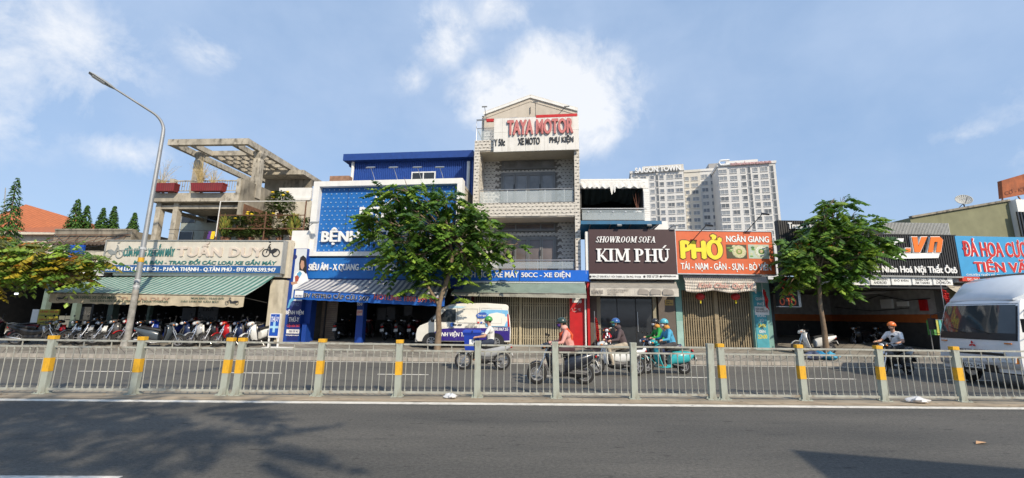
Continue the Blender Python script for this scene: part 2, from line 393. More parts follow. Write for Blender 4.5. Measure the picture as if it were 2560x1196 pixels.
# ================================================================== shared finishes and building helpers
M_cream = mat('cream_wall', (.58, .53, .43), .85, var=.08, bump=.08, dirt=.9, dirtcol=(.22, .19, .14))
M_white = mat('white_paint', (.78, .77, .74), .6, var=.04, dirt=.35, dirtcol=(.35, .32, .27))
M_whitep = mat('white_panel', (.76, .77, .76), .45, var=.05)
M_conc = mat('weathered_concrete', (.42, .38, .31), .9, var=.25, scale=2, bump=.3, bscale=18, dirt=1.5, dirtcol=(.075, .065, .05), dscale=(2.2, 2.2, 1.1))
M_concd = mat('stained_concrete', (.27, .24, .19), .92, var=.3, scale=1.3, bump=.3, bscale=14, dirt=1.6, dirtcol=(.05, .045, .038), dscale=(1.5, 1.5, .5))
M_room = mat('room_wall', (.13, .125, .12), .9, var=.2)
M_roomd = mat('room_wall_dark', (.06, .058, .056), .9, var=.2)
M_floor = mat('shop_floor', (.16, .15, .14), .7, var=.2)
M_glass = mat('dark_glass', (.028, .032, .038), .08, var=.2, spec=.6)
M_glassp = mat('clear_glass', (.55, .62, .64), .06, var=0, spec=.6, trans=.0, alpha=.30)
M_steel = mat('brushed_steel', (.55, .55, .55), .35, .8, var=.1)
M_rust = mat('rusty_steel', (.17, .085, .05), .85, .1, var=.3, scale=8)
M_black = mat('black_plastic', (.018, .018, .019), .5, var=.1)
M_greypaint = mat('grey_paint', (.32, .33, .33), .6, var=.1, dirt=.4)
M_red = mat('red_paint', (.52, .012, .014), .5, var=.08, dirt=.25)
M_blue = mat('sign_blue', (.008, .075, .42), .45, var=.06)
M_blue2 = mat('bright_blue', (.010, .13, .60), .4, var=.05)
M_txtw = mat('letter_white', (.82, .82, .81), .45, var=.03)
M_txtk = mat('letter_black', (.03, .03, .032), .5, var=.05)
M_txtr = mat('letter_red', (.55, .02, .02), .5, var=.05)

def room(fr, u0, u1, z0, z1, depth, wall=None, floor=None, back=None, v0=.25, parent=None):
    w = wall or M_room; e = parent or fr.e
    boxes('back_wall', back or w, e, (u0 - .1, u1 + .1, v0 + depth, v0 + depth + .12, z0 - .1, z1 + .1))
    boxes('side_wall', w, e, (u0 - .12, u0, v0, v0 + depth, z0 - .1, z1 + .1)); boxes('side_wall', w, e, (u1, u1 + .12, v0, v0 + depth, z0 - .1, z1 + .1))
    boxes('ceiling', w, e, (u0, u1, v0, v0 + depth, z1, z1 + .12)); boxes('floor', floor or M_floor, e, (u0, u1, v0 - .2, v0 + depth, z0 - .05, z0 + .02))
def awning(fr, pxt, pxf, v_top, v_front, cloth, valance=None, drop=0, drop2=None, scallop=0, rods=True, sag=.04, thick=.02, name='awning', parent=None):
    """sloping cloth: back edge through pixels pxt, front edge through pixels pxf, both at their own distance"""
    (a, b), (c, d) = pxt, pxf
    A = fr.P(*a, v_top); B = fr.P(*b, v_top); Cq = fr.P(*c, v_front); D = fr.P(*d, v_front)
    n = 24; rows = 4; mb = MB()
    def pt(i, j, dz=0):
        s, t = i / n, j / rows
        ut, zt = A[0] + (B[0] - A[0]) * s, A[1] + (B[1] - A[1]) * s; uf, zf = Cq[0] + (D[0] - Cq[0]) * s, Cq[1] + (D[1] - Cq[1]) * s
        return (ut + (uf - ut) * t, v_top + (v_front - v_top) * t, zt + (zf - zt) * t - sag * math.sin(math.pi * t) - .012 * math.sin(s * 40) * t + dz)
    for i in range(n):
        for j in range(rows):
            mb.quad(pt(i, j), pt(i + 1, j), pt(i + 1, j + 1), pt(i, j + 1)); mb.quad(pt(i, j, -thick), pt(i, j + 1, -thick), pt(i + 1, j + 1, -thick), pt(i + 1, j, -thick))
    for j in range(rows):
        for i in (0, n): mb.quad(pt(i, j), pt(i, j + 1), pt(i, j + 1, -thick), pt(i, j, -thick))
    o = mb.build(name, cloth, parent or fr.e, smooth=30, fix=False)
    if valance:
        mv = MB(); nn = 40; d2 = drop if drop2 is None else drop2
        def vp(i, top, off=0):
            s = i / nn; u = Cq[0] + (D[0] - Cq[0]) * s; z = Cq[1] + (D[1] - Cq[1]) * s
            dr = drop + (d2 - drop) * s
            if not top: z -= dr + (scallop * abs(math.sin(s * math.pi * 14)) if scallop else 0)
            return (u, v_front - .012 + off + .02 * math.sin(s * 31) * (0 if top else 1), z)
        for i in range(nn):
            mv.quad(vp(i, 1), vp(i + 1, 1), vp(i + 1, 0), vp(i, 0)); mv.quad(vp(i, 1, .008), vp(i, 0, .008), vp(i + 1, 0, .008), vp(i + 1, 1, .008))
        mv.build('valance', valance, o, fix=False)
    if rods:
        mr = MB()
        for s in (.03, .35, .66, .97):
            i = s * n; p1 = pt(i, rows, -.03); p0 = (pt(i, 0)[0], v_top + .1, pt(i, rows)[2] - .25); mr.tube([p0, p1], .018, 6)
        mr.tube([pt(0, rows, -.03), pt(n, rows, -.03)], .022, 6)
        mr.build('awning_frame', M_metal_dk, o)
    return o
def flood(parent, p, d, length=.7, head=(.16, .1, .03), m=None):
    """small sign lamp: arm and head"""
    p, d = Vector(p), Vector(d); q = p + d * length
    o = MB().tube([p, p + d * length * .6 + Vector((0, 0, .04)), q], .014, 6).build('lamp_arm', m or M_metal_dk, parent)
    MB().box(-head[0], head[0], -head[1], head[1], -head[2], head[2]).build('lamp_head', m or M_greypaint, o, q, (.5, 0, 0)); return o
def gate(parent, u0, u1, z0, z1, v, m, mdark, pitch=.105, rows=None):
    """folding accordion gate leaf: upright channels and crossed lattice"""
    mb = MB(); n = int((u1 - u0) / pitch)
    for k in range(n + 1):
        u = u0 + (u1 - u0) * k / n; mb.box(u - .028, u + .028, v - .02, v + .015, z0, z1)
    o = stuff(mb.build('gate_slats', m, parent))
    ml = MB()
    for zc in (rows or (z0 + (z1 - z0) * .16, z0 + (z1 - z0) * .5, z0 + (z1 - z0) * .84)):
        for k in range(n - 1):
            a = u0 + (u1 - u0) * k / n; c = u0 + (u1 - u0) * (k + 2) / n
            ml.bar((a, v + .022, zc - .12), (c, v + .022, zc + .12), .012, .016); ml.bar((a, v + .034, zc + .12), (c, v + .034, zc - .12), .012, .016)
    stuff(ml.build('gate_lattice', m, o))
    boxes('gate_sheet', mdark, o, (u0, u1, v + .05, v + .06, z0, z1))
    boxes('gate_rail', m, o, (u0, u1, v - .03, v + .05, z1 + .002, z1 + .06), (u0, u1, v - .02, v + .04, z0 - .03, z0 - .002)); return o

# ================================================================== left: motorbike shop with the green awning
f1 = Frame(480, 21.0, 5, 'motorbike_shop_building', 'weathered concrete shop house with roof pergola above a green striped awning', 'building')
gz = .36
uL, _ = f1.P(262, 860); uR, _ = f1.P(700, 860)
zS = f1.P(480, 690)[1]; zT = f1.P(480, 600)[1]
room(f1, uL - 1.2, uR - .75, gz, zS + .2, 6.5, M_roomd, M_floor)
boxes('pillar', M_cream, f1.e, f1.box(668, 700, 702, 868, -.05, .45))
boxes('pillar', mat('green_pillar', (.16, .22, .19), .8, dirt=.6), f1.e, (uL - .15, uL + .12, -.02, .3, gz - .1, zS), (uL + 1.5, uL + 1.62, .4, .6, gz - .1, zS))
boxes('fascia_wall', M_cream, f1.e, (uL - .2, uR, .05, .3, zS - .05, zT))
# posters in the back of the shop
for x0, y0, x1, y1 in ((495, 765, 545, 800), (500, 803, 548, 840), (455, 770, 488, 800)):
    bx_ = f1.box(x0, y0, x1, y1, 2.6, 2.62); ps = boxes('poster', mat('poster_grey', (.16, .16, .17), .7), f1.e, bx_)
for s_, r_ in (('TRẢ', (505, 768, 535, 778)), ('GÓP', (506, 792, 532, 802))): ftext(f1, s_, *r_, 2.59, M_txtk, depth=.01)
boxes('display_panel', mat('panel_dark', (.07, .072, .07), .8), f1.e, f1.box(195, 768, 243, 812, 1.2, 1.25))
ftext(f1, 'TRẢ GÓP', 200, 776, 238, 788, 1.19, mat('letter_grey', (.14, .14, .14), .7), depth=.01)
# signboard
sb = f1.box(262, 603, 706, 683, -.28, -.02)
M_signc = mat('sign_cream', (.62, .58, .50), .6, var=.06, dirt=.5, dirtcol=(.35, .31, .25), dscale=(1, 1, .2))
sg = boxes('signboard', M_signc, f1.e, sb)
st = f1.rect(258, 664, 697, 683, -.29); stv = -.30
boxes('address_strip', mat('strip_blue', (.02, .10, .30), .5, var=.08), sg, (sb[0] + .02, sb[1] - .02, -.30, -.283, sb[4] + .02, st[3]))
bt = MB(); e_ = .05
bt.box(sb[0] - e_, sb[1] + e_, -.33, -.0, sb[5] + .002, sb[5] + .04); bt.box(sb[0] - e_, sb[0] - .003, -.33, -.01, sb[4], sb[5]); bt.box(sb[1] + .003, sb[1] + e_, -.33, -.01, sb[4], sb[5])
bt.build('sign_frame', M_greypaint, sg)
M_teal = mat('letter_teal', (.05, .19, .19), .5, var=.1); M_pink = mat('letter_faded_pink', (.62, .535, .46), .55, var=.08)
ftext(f1, 'CỬA HÀNG XE GẮN MÁY', 311, 611, 438, 641, -.285, M_teal, sg, depth=.04, bold=1.1)
ftext(f1, 'TUẤN DUY', 444, 607, 660, 642, -.285, M_pink, sg, depth=.05, bold=1.5, space=1.1)
ftext(f1, 'MUA BÁN - TRAO ĐỔI CÁC LOẠI XE GẮN MÁY', 335, 648, 692, 664, -.285, M_teal, sg, depth=.03, bold=.9, shear=.12)
ftext(f1, '552-554 LŨY BÁN BÍCH - P.HÒA THẠNH - Q.TÂN PHÚ - ĐT: 0978.593.947', 264, 666, 690, 681, -.303, M_txtw, sg, depth=.02, bold=1.0)
def bike_emblem(fr, x0, y0, x1, y1, v, m, parent, flip=1):
    """flat cut-out of a small motorbike on a sign"""
    u0, u1, z0, z1 = fr.rect(x0, y0, x1, y1, v); w, h = u1 - u0, z1 - z0
    X = lambda q: u0 + w * (q if flip > 0 else 1 - q); Z = lambda q: z0 + h * q; mb = MB(); r = h * .24
    for cx_ in (.18, .84):
        pts = [(X(cx_) + r * math.cos(t), v - .012, Z(.25) + r * math.sin(t)) for t in [2 * math.pi * k / 14 for k in range(15)]]
        mb.tube(pts, h * .03, 5, caps=False)
    mb.prism([(X(.15), Z(.35)), (X(.35), Z(.2)), (X(.62), Z(.25)), (X(.7), Z(.7)), (X(.62), Z(.68)), (X(.52), Z(.42)), (X(.3), Z(.55)), (X(.08), Z(.5))], v - .02, v)
    mb.tube([(X(.84), v - .012, Z(.25)), (X(.68), v - .012, Z(.75)), (X(.6), v - .012, Z(.82))], h * .03, 5)
    mb.prism([(X(.6), Z(.92)), (X(.72), Z(.94)), (X(.76), Z(1)), (X(.62), Z(.99))], v - .02, v)
    mb.build('emblem', m, parent)
bike_emblem(f1, 266, 606, 308, 646, -.285, mat('emblem_grey', (.25, .27, .27), .5), sg, 1)
bike_emblem(f1, 661, 604, 698, 642, -.285, M_txtk, sg, -1)
# awning
M_awn1 = mat('green_stripe_cloth', (.055, .17, .14), .8, var=.12, stripe=((.36, .43, .38), .285, 0, .52), dirt=.6, dirtcol=(.06, .08, .07))
M_val1 = mat('cream_valance', (.50, .43, .31), .85, var=.15, scale=3, dirt=1.1, dirtcol=(.2, .16, .1))
aw = awning(f1, ((246, 694), (688, 690)), ((127, 731), (612, 739)), -.1, -2.3, M_awn1, M_val1, .42, .48, scallop=.05)
ftext(f1, 'CỬA HÀNG XE GẮN MÁY', 178, 736, 288, 748, -2.345, mat('faded_green', (.08, .13, .09), .7), aw, depth=.006)
ftext(f1, 'TUẤN DUY', 300, 739, 425, 752, -2.345, mat('faded_red', (.40, .28, .2), .7), aw, depth=.006, bold=1.4)
ftext(f1, 'MUA BÁN - TRAO ĐỔI', 478, 742, 560, 748, -2.345, mat('faded_green', (.1, .13, .1)), aw, depth=.006)
ftext(f1, 'CÁC LOẠI XE GẮN MÁY', 452, 750, 548, 757, -2.345, mat('faded_green', (.1, .13, .1)), aw, depth=.006)
ftext(f1, '552-554 LŨY BÁN BÍCH - P. HÒA THẠNH', 225, 750, 420, 757, -2.345, mat('faded_green', (.1, .13, .1)), aw, depth=.006)
bike_emblem(f1, 562, 744, 600, 762, -2.345, M_txtk, aw, -1); bike_emblem(f1, 140, 737, 172, 752, -2.345, M_txtk, aw, 1)
boxes('awning_box', M_whitep, f1.e, (uL - .1, uR - .3, -.14, .04, zS - .02, zS + .1))
# ---- upper floors: columns, slab, railing, wall with windows, pergola
v1 = 1.6
uA = f1.P(391, 500, v1)[0]; uB = f1.P(604, 500, v1)[0]; zsl0 = f1.P(500, 507, v1)[1]; zsl1 = f1.P(500, 486, v1)[1]
boxes('terrace_floor', M_concd, f1.e, (uL - .2, uR, .31, 9, zT - .25, zT - .08))
for px_ in (382, 426):
    u_ = f1.P(px_, 600, v1)[0]; boxes('column', M_conc, f1.e, (u_ - .14, u_ + .14, v1, v1 + .3, zT - .08, zsl0))
u_ = f1.P(600, 560, v1)[0]; boxes('column', M_conc, f1.e, (u_ - .12, u_ + .12, v1 + .02, v1 + .3, zT - .08, zsl0))
boxes('balcony_slab', M_conc, f1.e, (uA - .1, uB, v1 - .25, v1 + 7.5, zsl0, zsl1))
zb_ = f1.P(480, 518, v1)[1]; boxes('tie_beam', M_conc, f1.e, (uA, uB - .1, v1 + .03, v1 + .25, zb_ - .09, zb_ + .1))
boxes('tie_beam', M_conc, f1.e, (uA, uA + .2, v1 + .3, v1 + 4, zb_ - .09, zb_ + .1))
# back wall of the terrace room with its windows
vb = v1 + 3.2; M_pale = mat('pale_green_wall', (.34, .37, .33), .85, var=.12, dirt=.7, dirtcol=(.16, .16, .13))
u0b = f1.P(452, 560, vb)[0]; u1b = f1.P(640, 560, vb)[0]
boxes('terrace_wall', M_pale, f1.e, (u0b, u1b, vb, vb + .2, zT - .08, zsl0 - .003), (u0b, u0b + .2, vb + .2, vb + 3, zT - .08, zsl0 - .003))
for x0, y0, x1, y1 in ((455, 536, 487, 557), (499, 528, 511, 541), (518, 535, 546, 557), (449, 581, 480, 602)):
    q = f1.box(x0, y0, x1, y1, vb - .03, vb - .005); w = boxes('window', M_glass, f1.e, q)
    boxes('window_frame', M_greypaint, w, (q[0] - .04, q[1] + .04, vb - .05, vb - .001, q[5], q[5] + .05), (q[0] - .04, q[0], vb - .05, vb - .001, q[4], q[5]), (q[1], q[1] + .04, vb - .05, vb - .001, q[4], q[5]))
# railing on the slab
zr0 = zsl1; zr1 = f1.P(500, 454, v1)[1]
mb = MB(); mb.box(uA, uB, v1 - .2, v1 - .14, zr1 - .06, zr1); mb.box(uA, uB, v1 - .19, v1 - .15, zr0 + .12, zr0 + .16)
n = 34
for k in range(n):
    u_ = uA + .1 + (uB - uA - .2) * k / (n - 1); mb.box(u_ - .012, u_ + .012, v1 - .18, v1 - .16, zr0 + .16, zr1 - .06)
    if k % 3 == 1: mb.box(u_, u_ + (uB - uA) / n, v1 - .18, v1 - .16, zr0 + .38, zr0 + .41)
mb.build('railing', M_conc, f1.e)
for u_ in (uA + .05, f1.P(437, 470, v1)[0], uB - .1): boxes('railing_post', M_conc, f1.e, (u_ - .12, u_ + .12, v1 - .25, v1 + .0, zr0, zr1 + .08))
boxes('side_parapet', M_concd, f1.e, (uB - .02, uB + .2, v1 - .2, v1 + 7.5, zsl0 - 1.3, zr1 + .05))
boxes('side_wall', M_concd, f1.e, (uB + .02, uB + .18, v1 + .6, v1 + 7.4, zT - .08, zsl0 - 1.3))
boxes('parapet_return', M_rust, f1.e, (uB + .2, uB + .26, v1 - .05, v1 + 2.4, zsl0 - 1.1, zsl0 - .1))
# pergola
zP = f1.P(620, 346, v1 - .35)[1]; up0 = f1.P(420, 352, v1 - .35)[0]; up1 = f1.P(622, 346, v1 - .35)[0]; vp0, vp1 = v1 - .35, v1 + 6.3
bw, bh = .24, .34
pg = boxes('pergola', M_conc, f1.e, (up0, up1, vp0, vp0 + bw, zP - bh, zP)); boxes('pergola_beam', M_conc, pg, (up0, up1, vp1, vp1 + bw, zP - bh, zP - .003))
boxes('pergola_beam', M_conc, pg, (up0 + .003, up0 + bw, vp0 + bw, vp1, zP - bh, zP - .004)); boxes('pergola_beam', M_conc, pg, (up1 - bw, up1 - .003, vp0 + bw, vp1 + .6, zP - bh, zP - .004))
for t in (.25, .78): boxes('pergola_beam', M_conc, pg, (up0 + (up1 - up0) * t - .1, up0 + (up1 - up0) * t + .1, vp0 + bw, vp1, zP - bh + .02, zP - .02))
for t in (.27,): boxes('pergola_beam', M_conc, pg, (up0 + bw, up1 - bw, vp0 + (vp1 - vp0) * t - .1, vp0 + (vp1 - vp0) * t + .1, zP - bh + .04, zP - .006))
for k in range(6): 
    v_ = vp0 + (vp1 - vp0) * (.38 + .1 * k); boxes('pergola_slat', M_conc, pg, (up0 + (up1 - up0) * .25, up1 - bw, v_ - .05, v_ + .05, zP - bh + .05, zP - .05))
for k in range(5):
    u_ = up0 + (up1 - up0) * (.36 + .11 * k); boxes('pergola_slat', M_conc, pg, (u_ - .05, u_ + .05, vp0 + (vp1 - vp0) * .3, vp1, zP - bh + .06, zP - .06))
for (u_, v_, w_) in ((up0 + .9, v1 + .9, .16), (up1 - .15, v1 + .9, .2), (up0 + 1.0, vp1 - .4, .15), (up1 - .15, vp1 - .2, .17)):
    mb = MB().loft([[(u_ + sx * w_ * k, v_ + sy * w_ * k, z) for sx, sy in ((-1, -1), (1, -1), (1, 1), (-1, 1))] for k, z in ((1, zsl1), (1, zP - bh - .55), (.8, zP - bh - .4), (1.25, zP - bh - .12), (1.2, zP - bh))])
    mb.build('pergola_column', M_conc, pg)
# white rear balcony beside the hospital
vr = v1 + 2.2
q = f1.box(697, 470, 778, 497, vr, vr + .15); boxes('rear_balcony', M_white, f1.e, q, (q[0] - .15, q[1], vr - .06, vr - .002, q[4] - .1, q[4] + .06))
q2 = f1.box(690, 497, 778, 520, vr, vr + .2); boxes('rear_wall', M_cream, f1.e, (q2[0], q2[1], vr + .02, vr + .3, zT - .08, q2[5] - .12))
q3 = f1.box(662, 449, 778, 470, vr + 2.5, vr + 2.7); boxes('rear_wall', M_concd, f1.e, (q3[0], q3[1], vr + 2.5, vr + 2.7, zT, q3[5]))
boxes('rear_slab', M_conc, f1.e, (q3[0], q3[1], vr + 1.5, vr + 4, q3[5] + .002, q3[5] + .3))

# things on the terrace
zr = zsl1
M_planter = mat('planter_red', (.22, .022, .025), .6, var=.12, stripe=((.14, .015, .018), .12, 0, .7), dirt=.3)
for px0, px1, lab in ((386, 438, 'short dark red trough planter at the corner of the rooftop railing'), (478, 558, 'long dark red trough planter in the middle of the rooftop railing')):
    u0, u1, z0, z1 = f1.rect(px0, 467, px1, 487, v1 - .5); w = f1.W((u0 + u1) / 2, v1 - .42, zr + .02); L_ = (u1 - u0) / 2; hh = z1 - z0
    t = thing('planter', lab, 'planter', w, -f1.a, 'red trough planters on the rooftop railing')
    MB().loft([[(sx * L_ * k, sy * .17 * k, z) for sx, sy in ((-1, -1), (1, -1), (1, 1), (-1, 1))] for k, z in ((.94, 0), (1, hh * .85), (1.02, hh * .86), (1.02, hh))]).build('trough', M_planter, t)
    boxes('soil', M_earth, t, (-L_ * .95, L_ * .95, -.14, .14, hh, hh + .01)); boxes('bracket', M_metal_dk, t, (-L_ * .7, -L_ * .6, .17, .3, -.01, .03), (L_ * .6, L_ * .7, .17, .3, -.01, .03))
M_dry = mat('dry_grass', (.50, .38, .20), .9, var=.2, island=.35)
def dry_clump(loc, n, h, spread, label, seed):
    random.seed(seed); mb = MB()
    for k in range(n):
        a = random.uniform(0, 6.28); l = h * random.uniform(.5, 1.1); s = random.uniform(.05, 1) * spread; r0 = random.uniform(0, .3) * spread * .6
        p = Vector((math.cos(a) * r0, math.sin(a) * r0 * .5, 0)); pts = []
        for j in range(5):
            t = j / 4; pts.append((p.x + math.cos(a) * s * t * t + .03 * math.sin(j * 2 + k), p.y + math.sin(a) * s * t * t * .6, l * (t - .3 * t * t * (s / spread))))
        mb.tube(pts, [.009, .008, .007, .005, .002], 3, caps=False)
        for j in range(3):
            q = Vector(pts[3]).lerp(Vector(pts[4]), j / 3); e = q + Vector((random.uniform(-.1, .1), random.uniform(-.05, .05), random.uniform(-.02, .12))); mb.tube([q, e], [.004, .002], 3, caps=False)
    o = mb.build('dry_plant', M_dry, None, loc, fix=False); tag(o, label, 'plant', 'dried plants on the rooftop'); return o
zpl = zr + .3
dry_clump(f1.W(f1.P(405, 470, v1 - .4)[0], v1 - .42, zpl), 26, 1.7, .9, 'dead stalks growing from the corner planter on the roof terrace', 1)
dry_clump(f1.W(f1.P(500, 470, v1 - .4)[0], v1 - .42, zpl), 90, 1.7, .75, 'thick bundle of dried straw stalks in the long red planter', 2)
dry_clump(f1.W(f1.P(532, 470, v1 - .4)[0], v1 - .42, zpl), 40, 1.15, .6, 'smaller dried stalks at the right end of the long red planter', 4)
# laundry
for (px_, col, lab, w_) in ((517, (.02, .02, .025), 'black shirt hung on the terrace line', .28), (525, (.10, .04, .25), 'purple shirt hung on the terrace line', .2), (533, (.75, .55, .03), 'yellow cloth hung on the terrace line', .2)):
    u_, z_ = f1.P(px_, 579, v1 - .2); mb = MB(); nn = 6
    for i in range(nn):
        for j in range(4):
            f_ = lambda a, c: (-w_ / 2 + w_ * a / nn, .03 * math.sin(a * 2.1 + c), -.42 * c / 4 + (.02 if a in (0, nn) else 0))
            mb.quad(f_(i, j), f_(i + 1, j), f_(i + 1, j + 1), f_(i, j + 1))
    o = mb.build('laundry', mat('cloth_' + lab[:6], col, .9), None, f1.W(u_, v1 - .2, z_), fix=False); o.rotation_euler.z = -f1.a
    sm = o.modifiers.new('s', 'SOLIDIFY'); sm.thickness = .012; tag(o, lab, 'laundry', 'laundry on the terrace')
ln = MB().tube([tuple(f1.W(f1.P(430, 572, v1)[0], v1 - .2, f1.P(430, 574, v1 - .2)[1])), tuple(f1.W(f1.P(548, 580, v1)[0], v1 - .2, f1.P(548, 578, v1 - .2)[1]))], .012, 5).build('clothes_line', M_metal_dk)
tag(ln, 'thin rod for laundry between the terrace columns', 'clothes line')

# plant terrace: rusty frame with potted shrubs
M_leaf_d = mat('leaf_dark', (.075, .13, .035), .55, var=.2, island=.55, trans=0)
M_leaf_m = mat('leaf_mid', (.13, .20, .045), .5, var=.2, island=.5)
M_leaf_y = mat('leaf_yellowish', (.30, .28, .06), .55, var=.2, island=.5)
M_bark = mat('bark', (.19, .135, .09), .9, var=.3, scale=8, bump=.5, bscale=25, dirt=.8, dirtcol=(.30, .26, .2))
M_twig = mat('twig', (.10, .075, .05), .9, var=.2)
M_pot = mat('plant_pot', (.25, .12, .07), .8, var=.2)
M_flower = mat('yellow_flower', (.80, .55, .02), .6, var=.1)
vt = .75
tf = thing('plant_frame', 'rusty angle-iron frame holding potted shrubs behind the cream signboard', 'frame', f1.W(f1.P(650, 600, vt)[0], vt, zT), -f1.a)
fu0, fu1 = f1.P(545, 560, vt)[0] - f1.P(650, 600, vt)[0], f1.P(760, 560, vt)[0] - f1.P(650, 600, vt)[0]
for u_ in (fu0, fu0 + (fu1 - fu0) * .55, fu1):
    for v_ in (0, 1.6): boxes('upright', M_rust, tf, (u_ - .025, u_ + .025, v_ - .025, v_ + .025, 0, 1.62 if u_ < fu1 - .1 else 2.2))
for z_ in (.02, .72, 1.42):
    boxes('shelf_rail', M_rust, tf, (fu0, fu1, -.025, .02, z_, z_ + .04), (fu0, fu1, 1.58, 1.62, z_, z_ + .04)); 
boxes('shelf_board', M_rust, tf, (fu0, fu1, .1, 1.5, .70, .715))
boxes('frame_brace', M_white, tf, (fu0 - .02, fu0 + .02, -.05, -.027, .3, 2.2)); boxes('top_rail', M_white, tf, (fu0, fu1, .0, .03, 2.18, 2.21))
def leafquad(mb, c, d, l, w, m=0, droop=.3):
    """one leaf: folded diamond of two faces"""
    d = d.normalized(); s = d.cross(Vector((0, 0, 1)))
    s = s.normalized() if s.length > .05 else Vector((1, 0, 0))
    t = c + d * l; t.z -= droop * l; mid = c + d * l * .5; mid.z -= droop * l * .2
    i = len(mb.v); mb.v += [tuple(c), tuple(mid + s * w - Vector((0, 0, w * .35))), tuple(t), tuple(mid - s * w - Vector((0, 0, w * .35)))]
    mb.f += [(i, i + 1, i + 2), (i, i + 2, i + 3)]; mb.m += [m, m]
def shrub(loc, h, w, n, label, mats, seed, flowers=0, leaf=.09, group='potted shrubs behind the signboard', spiky=False, pot=True):
    random.seed(seed); t = thing('potted_shrub', label, 'plant', loc, 0, group)
    if pot: MB().loft([[(r * math.cos(a), r * math.sin(a), z) for a in [6.283 * k / 12 for k in range(12)]] for r, z in ((.11, 0), (.15, .22), (.165, .23), (.165, .26))]).build('pot', M_pot, t, smooth=40)
    mb = MB(); ml = MB(); z0 = .25 if pot else 0
    for k in range(6):
        a = random.uniform(0, 6.28); ml.tube([(0, 0, z0), (.1 * w * math.cos(a), .1 * w * math.sin(a), h * .4), (.35 * w * math.cos(a), .3 * w * math.sin(a), h * random.uniform(.7, .95))], [.02, .013, .005], 4)
    for k in range(n * 2):
        a = random.uniform(0, 6.28); q = random.random() ** .5; zz = random.uniform(.12 if not spiky else 0, 1)
        ww = w * .5 * (math.sin(math.pi * min(1, zz * .85 + .12)) ** .6)
        c = Vector((math.cos(a) * q * ww, math.sin(a) * q * ww, z0 + zz * h))
        d = Vector((math.cos(a), math.sin(a), random.uniform(-.3, .7))) if not spiky else Vector((math.cos(a) * .4, math.sin(a) * .4, 1))
        leafquad(mb, c, d, leaf * random.uniform(1., 1.9) * (2.5 if spiky else 1), leaf * (.33 if spiky else .5), random.choice((0, 0, 1)))
    ml.build('stem', M_twig, t); mb.build('foliage', mats, t, fix=False)
    for k in range(flowers):
        a = random.uniform(0, 6.28); p = Vector((math.cos(a) * w * .35, -abs(math.sin(a)) * w * .4, z0 + h * random.uniform(.5, 1)))
        MB().ell(p, (.09, .07, .05), 8, 5).build('flower', M_flower, t)
    return t
TW = lambda px, dv, dz: f1.W(f1.P(px, 580, vt)[0], vt + dv, zT + dz)
G1, G2, G3 = [M_leaf_d, M_leaf_m], [M_leaf_m, M_leaf_d], [M_leaf_y, M_leaf_m]
specs = [(560, .3, .05, .6, .7, 260, 'low dark green shrub at the left end of the plant frame', G1, 0, .09, False),
         (588, .5, .05, .65, .8, 320, 'low bushy shrub second from the left on the plant frame', G1, 0, .08, False),
         (620, .3, .05, .6, .8, 320, 'low green shrub in the lower middle of the plant frame', G2, 0, .08, False),
         (652, .4, .05, .7, .85, 320, 'tangled brown-green shrub low on the plant frame', G1, 0, .09, False),
         (690, .3, .05, .7, .8, 300, 'low leafy shrub at lower right of the plant frame', G1, 0, .08, False),
         (552, .25, .06, .95, .4, 120, 'upright yellow-green spiky plant at the left end of the frame', G3, 0, .13, True),
         (726, .25, .05, 1.0, .45, 150, 'upright yellow spiky plant at the right end of the frame', G3, 0, .14, True),
         (575, .6, .74, .6, .75, 300, 'shrub with white-tipped leaves on the upper shelf, leftmost', G2, 1, .08, False),
         (612, .5, .74, .75, .8, 340, 'shrub with yellow flowers on the upper shelf of the plant frame', G2, 3, .08, False),
         (650, .5, .74, .8, .9, 380, 'wide leafy shrub in the middle of the upper shelf', G2, 1, .08, False),
         (700, .5, .74, .6, .9, 340, 'dry brownish shrub at the right of the upper shelf', G3, 0, .08, False),
         (664, 1.0, 1.5, 1.25, 1.4, 700, 'tall bright green shrub with yellow flowers above the plant frame', G2, 5, .11, False),
         (748, .7, .5, .7, .8, 260, 'dark shrub beside the white hospital frame', G1, 0, .09, False)]
for k, (px_, dv, dz, h, w, n, lab, mm, fl, lf, sp) in enumerate(specs): shrub(TW(px_, dv, dz), h, w, n, lab, mm, 30 + k, fl, lf, spiky=sp)

# ================================================================== far left: cafe building, orange-roofed house
f0 = Frame(120, 22.2, 5, 'cafe_building', 'low dark cafe front with stained concrete parapet behind the yellow-leaved tree', 'building')
u0, u1 = f0.P(-140, 800)[0], f0.P(248, 800)[0]
zc = f0.P(120, 690)[1]
room(f0, u0, u1 - .2, .38, zc, 6, M_roomd, M_floor)
boxes('fascia', M_white, f0.e, (u0, u1, -.05, .22, zc + .0, zc + .3))
q = f0.box(134, 577, 328, 616, 1.2, 1.45); boxes('parapet', M_concd, f0.e, (q[0], q[1], 1.2, 1.45, q[4] - .6, q[5]), (q[1] - .25, q[1], 1.45, 7, q[4], q[5] - .003), (q[0], q[1], 1.16, 1.5, q[5] + .002, q[5] + .1))
boxes('upper_wall', M_cream, f0.e, (u0, u1, .25, .5, zc + .3, q[4] - .4))
mb = MB()
for k in range(8): 
    u_ = q[0] + .4 + k * .55; mb.bar((u_, 1.18, q[4] + .55), (u_ - .25, .35, q[4] + .05), .03, .03)
mb.box(q[0], q[1], .32, .36, q[4] + .02, q[4] + .06); mb.box(q[0] - 1.5, q[1], 1.1, 1.14, q[4] + .6, q[4] + .64); mb.build('canopy_bracket', M_rust, f0.e)
mb = MB()
for k in range(int((q[1] - q[0] - 1.2) / .22)): mb.tube([(q[0] + 1.0 + k * .22, .2, q[4] - .02), (q[0] + 1.0 + k * .22, 1.2, q[4] + .12)], .1, 6)
mb.build('corrugated_roof', mat('rusty_roof', (.12, .085, .065), .85, var=.3), f0.e)
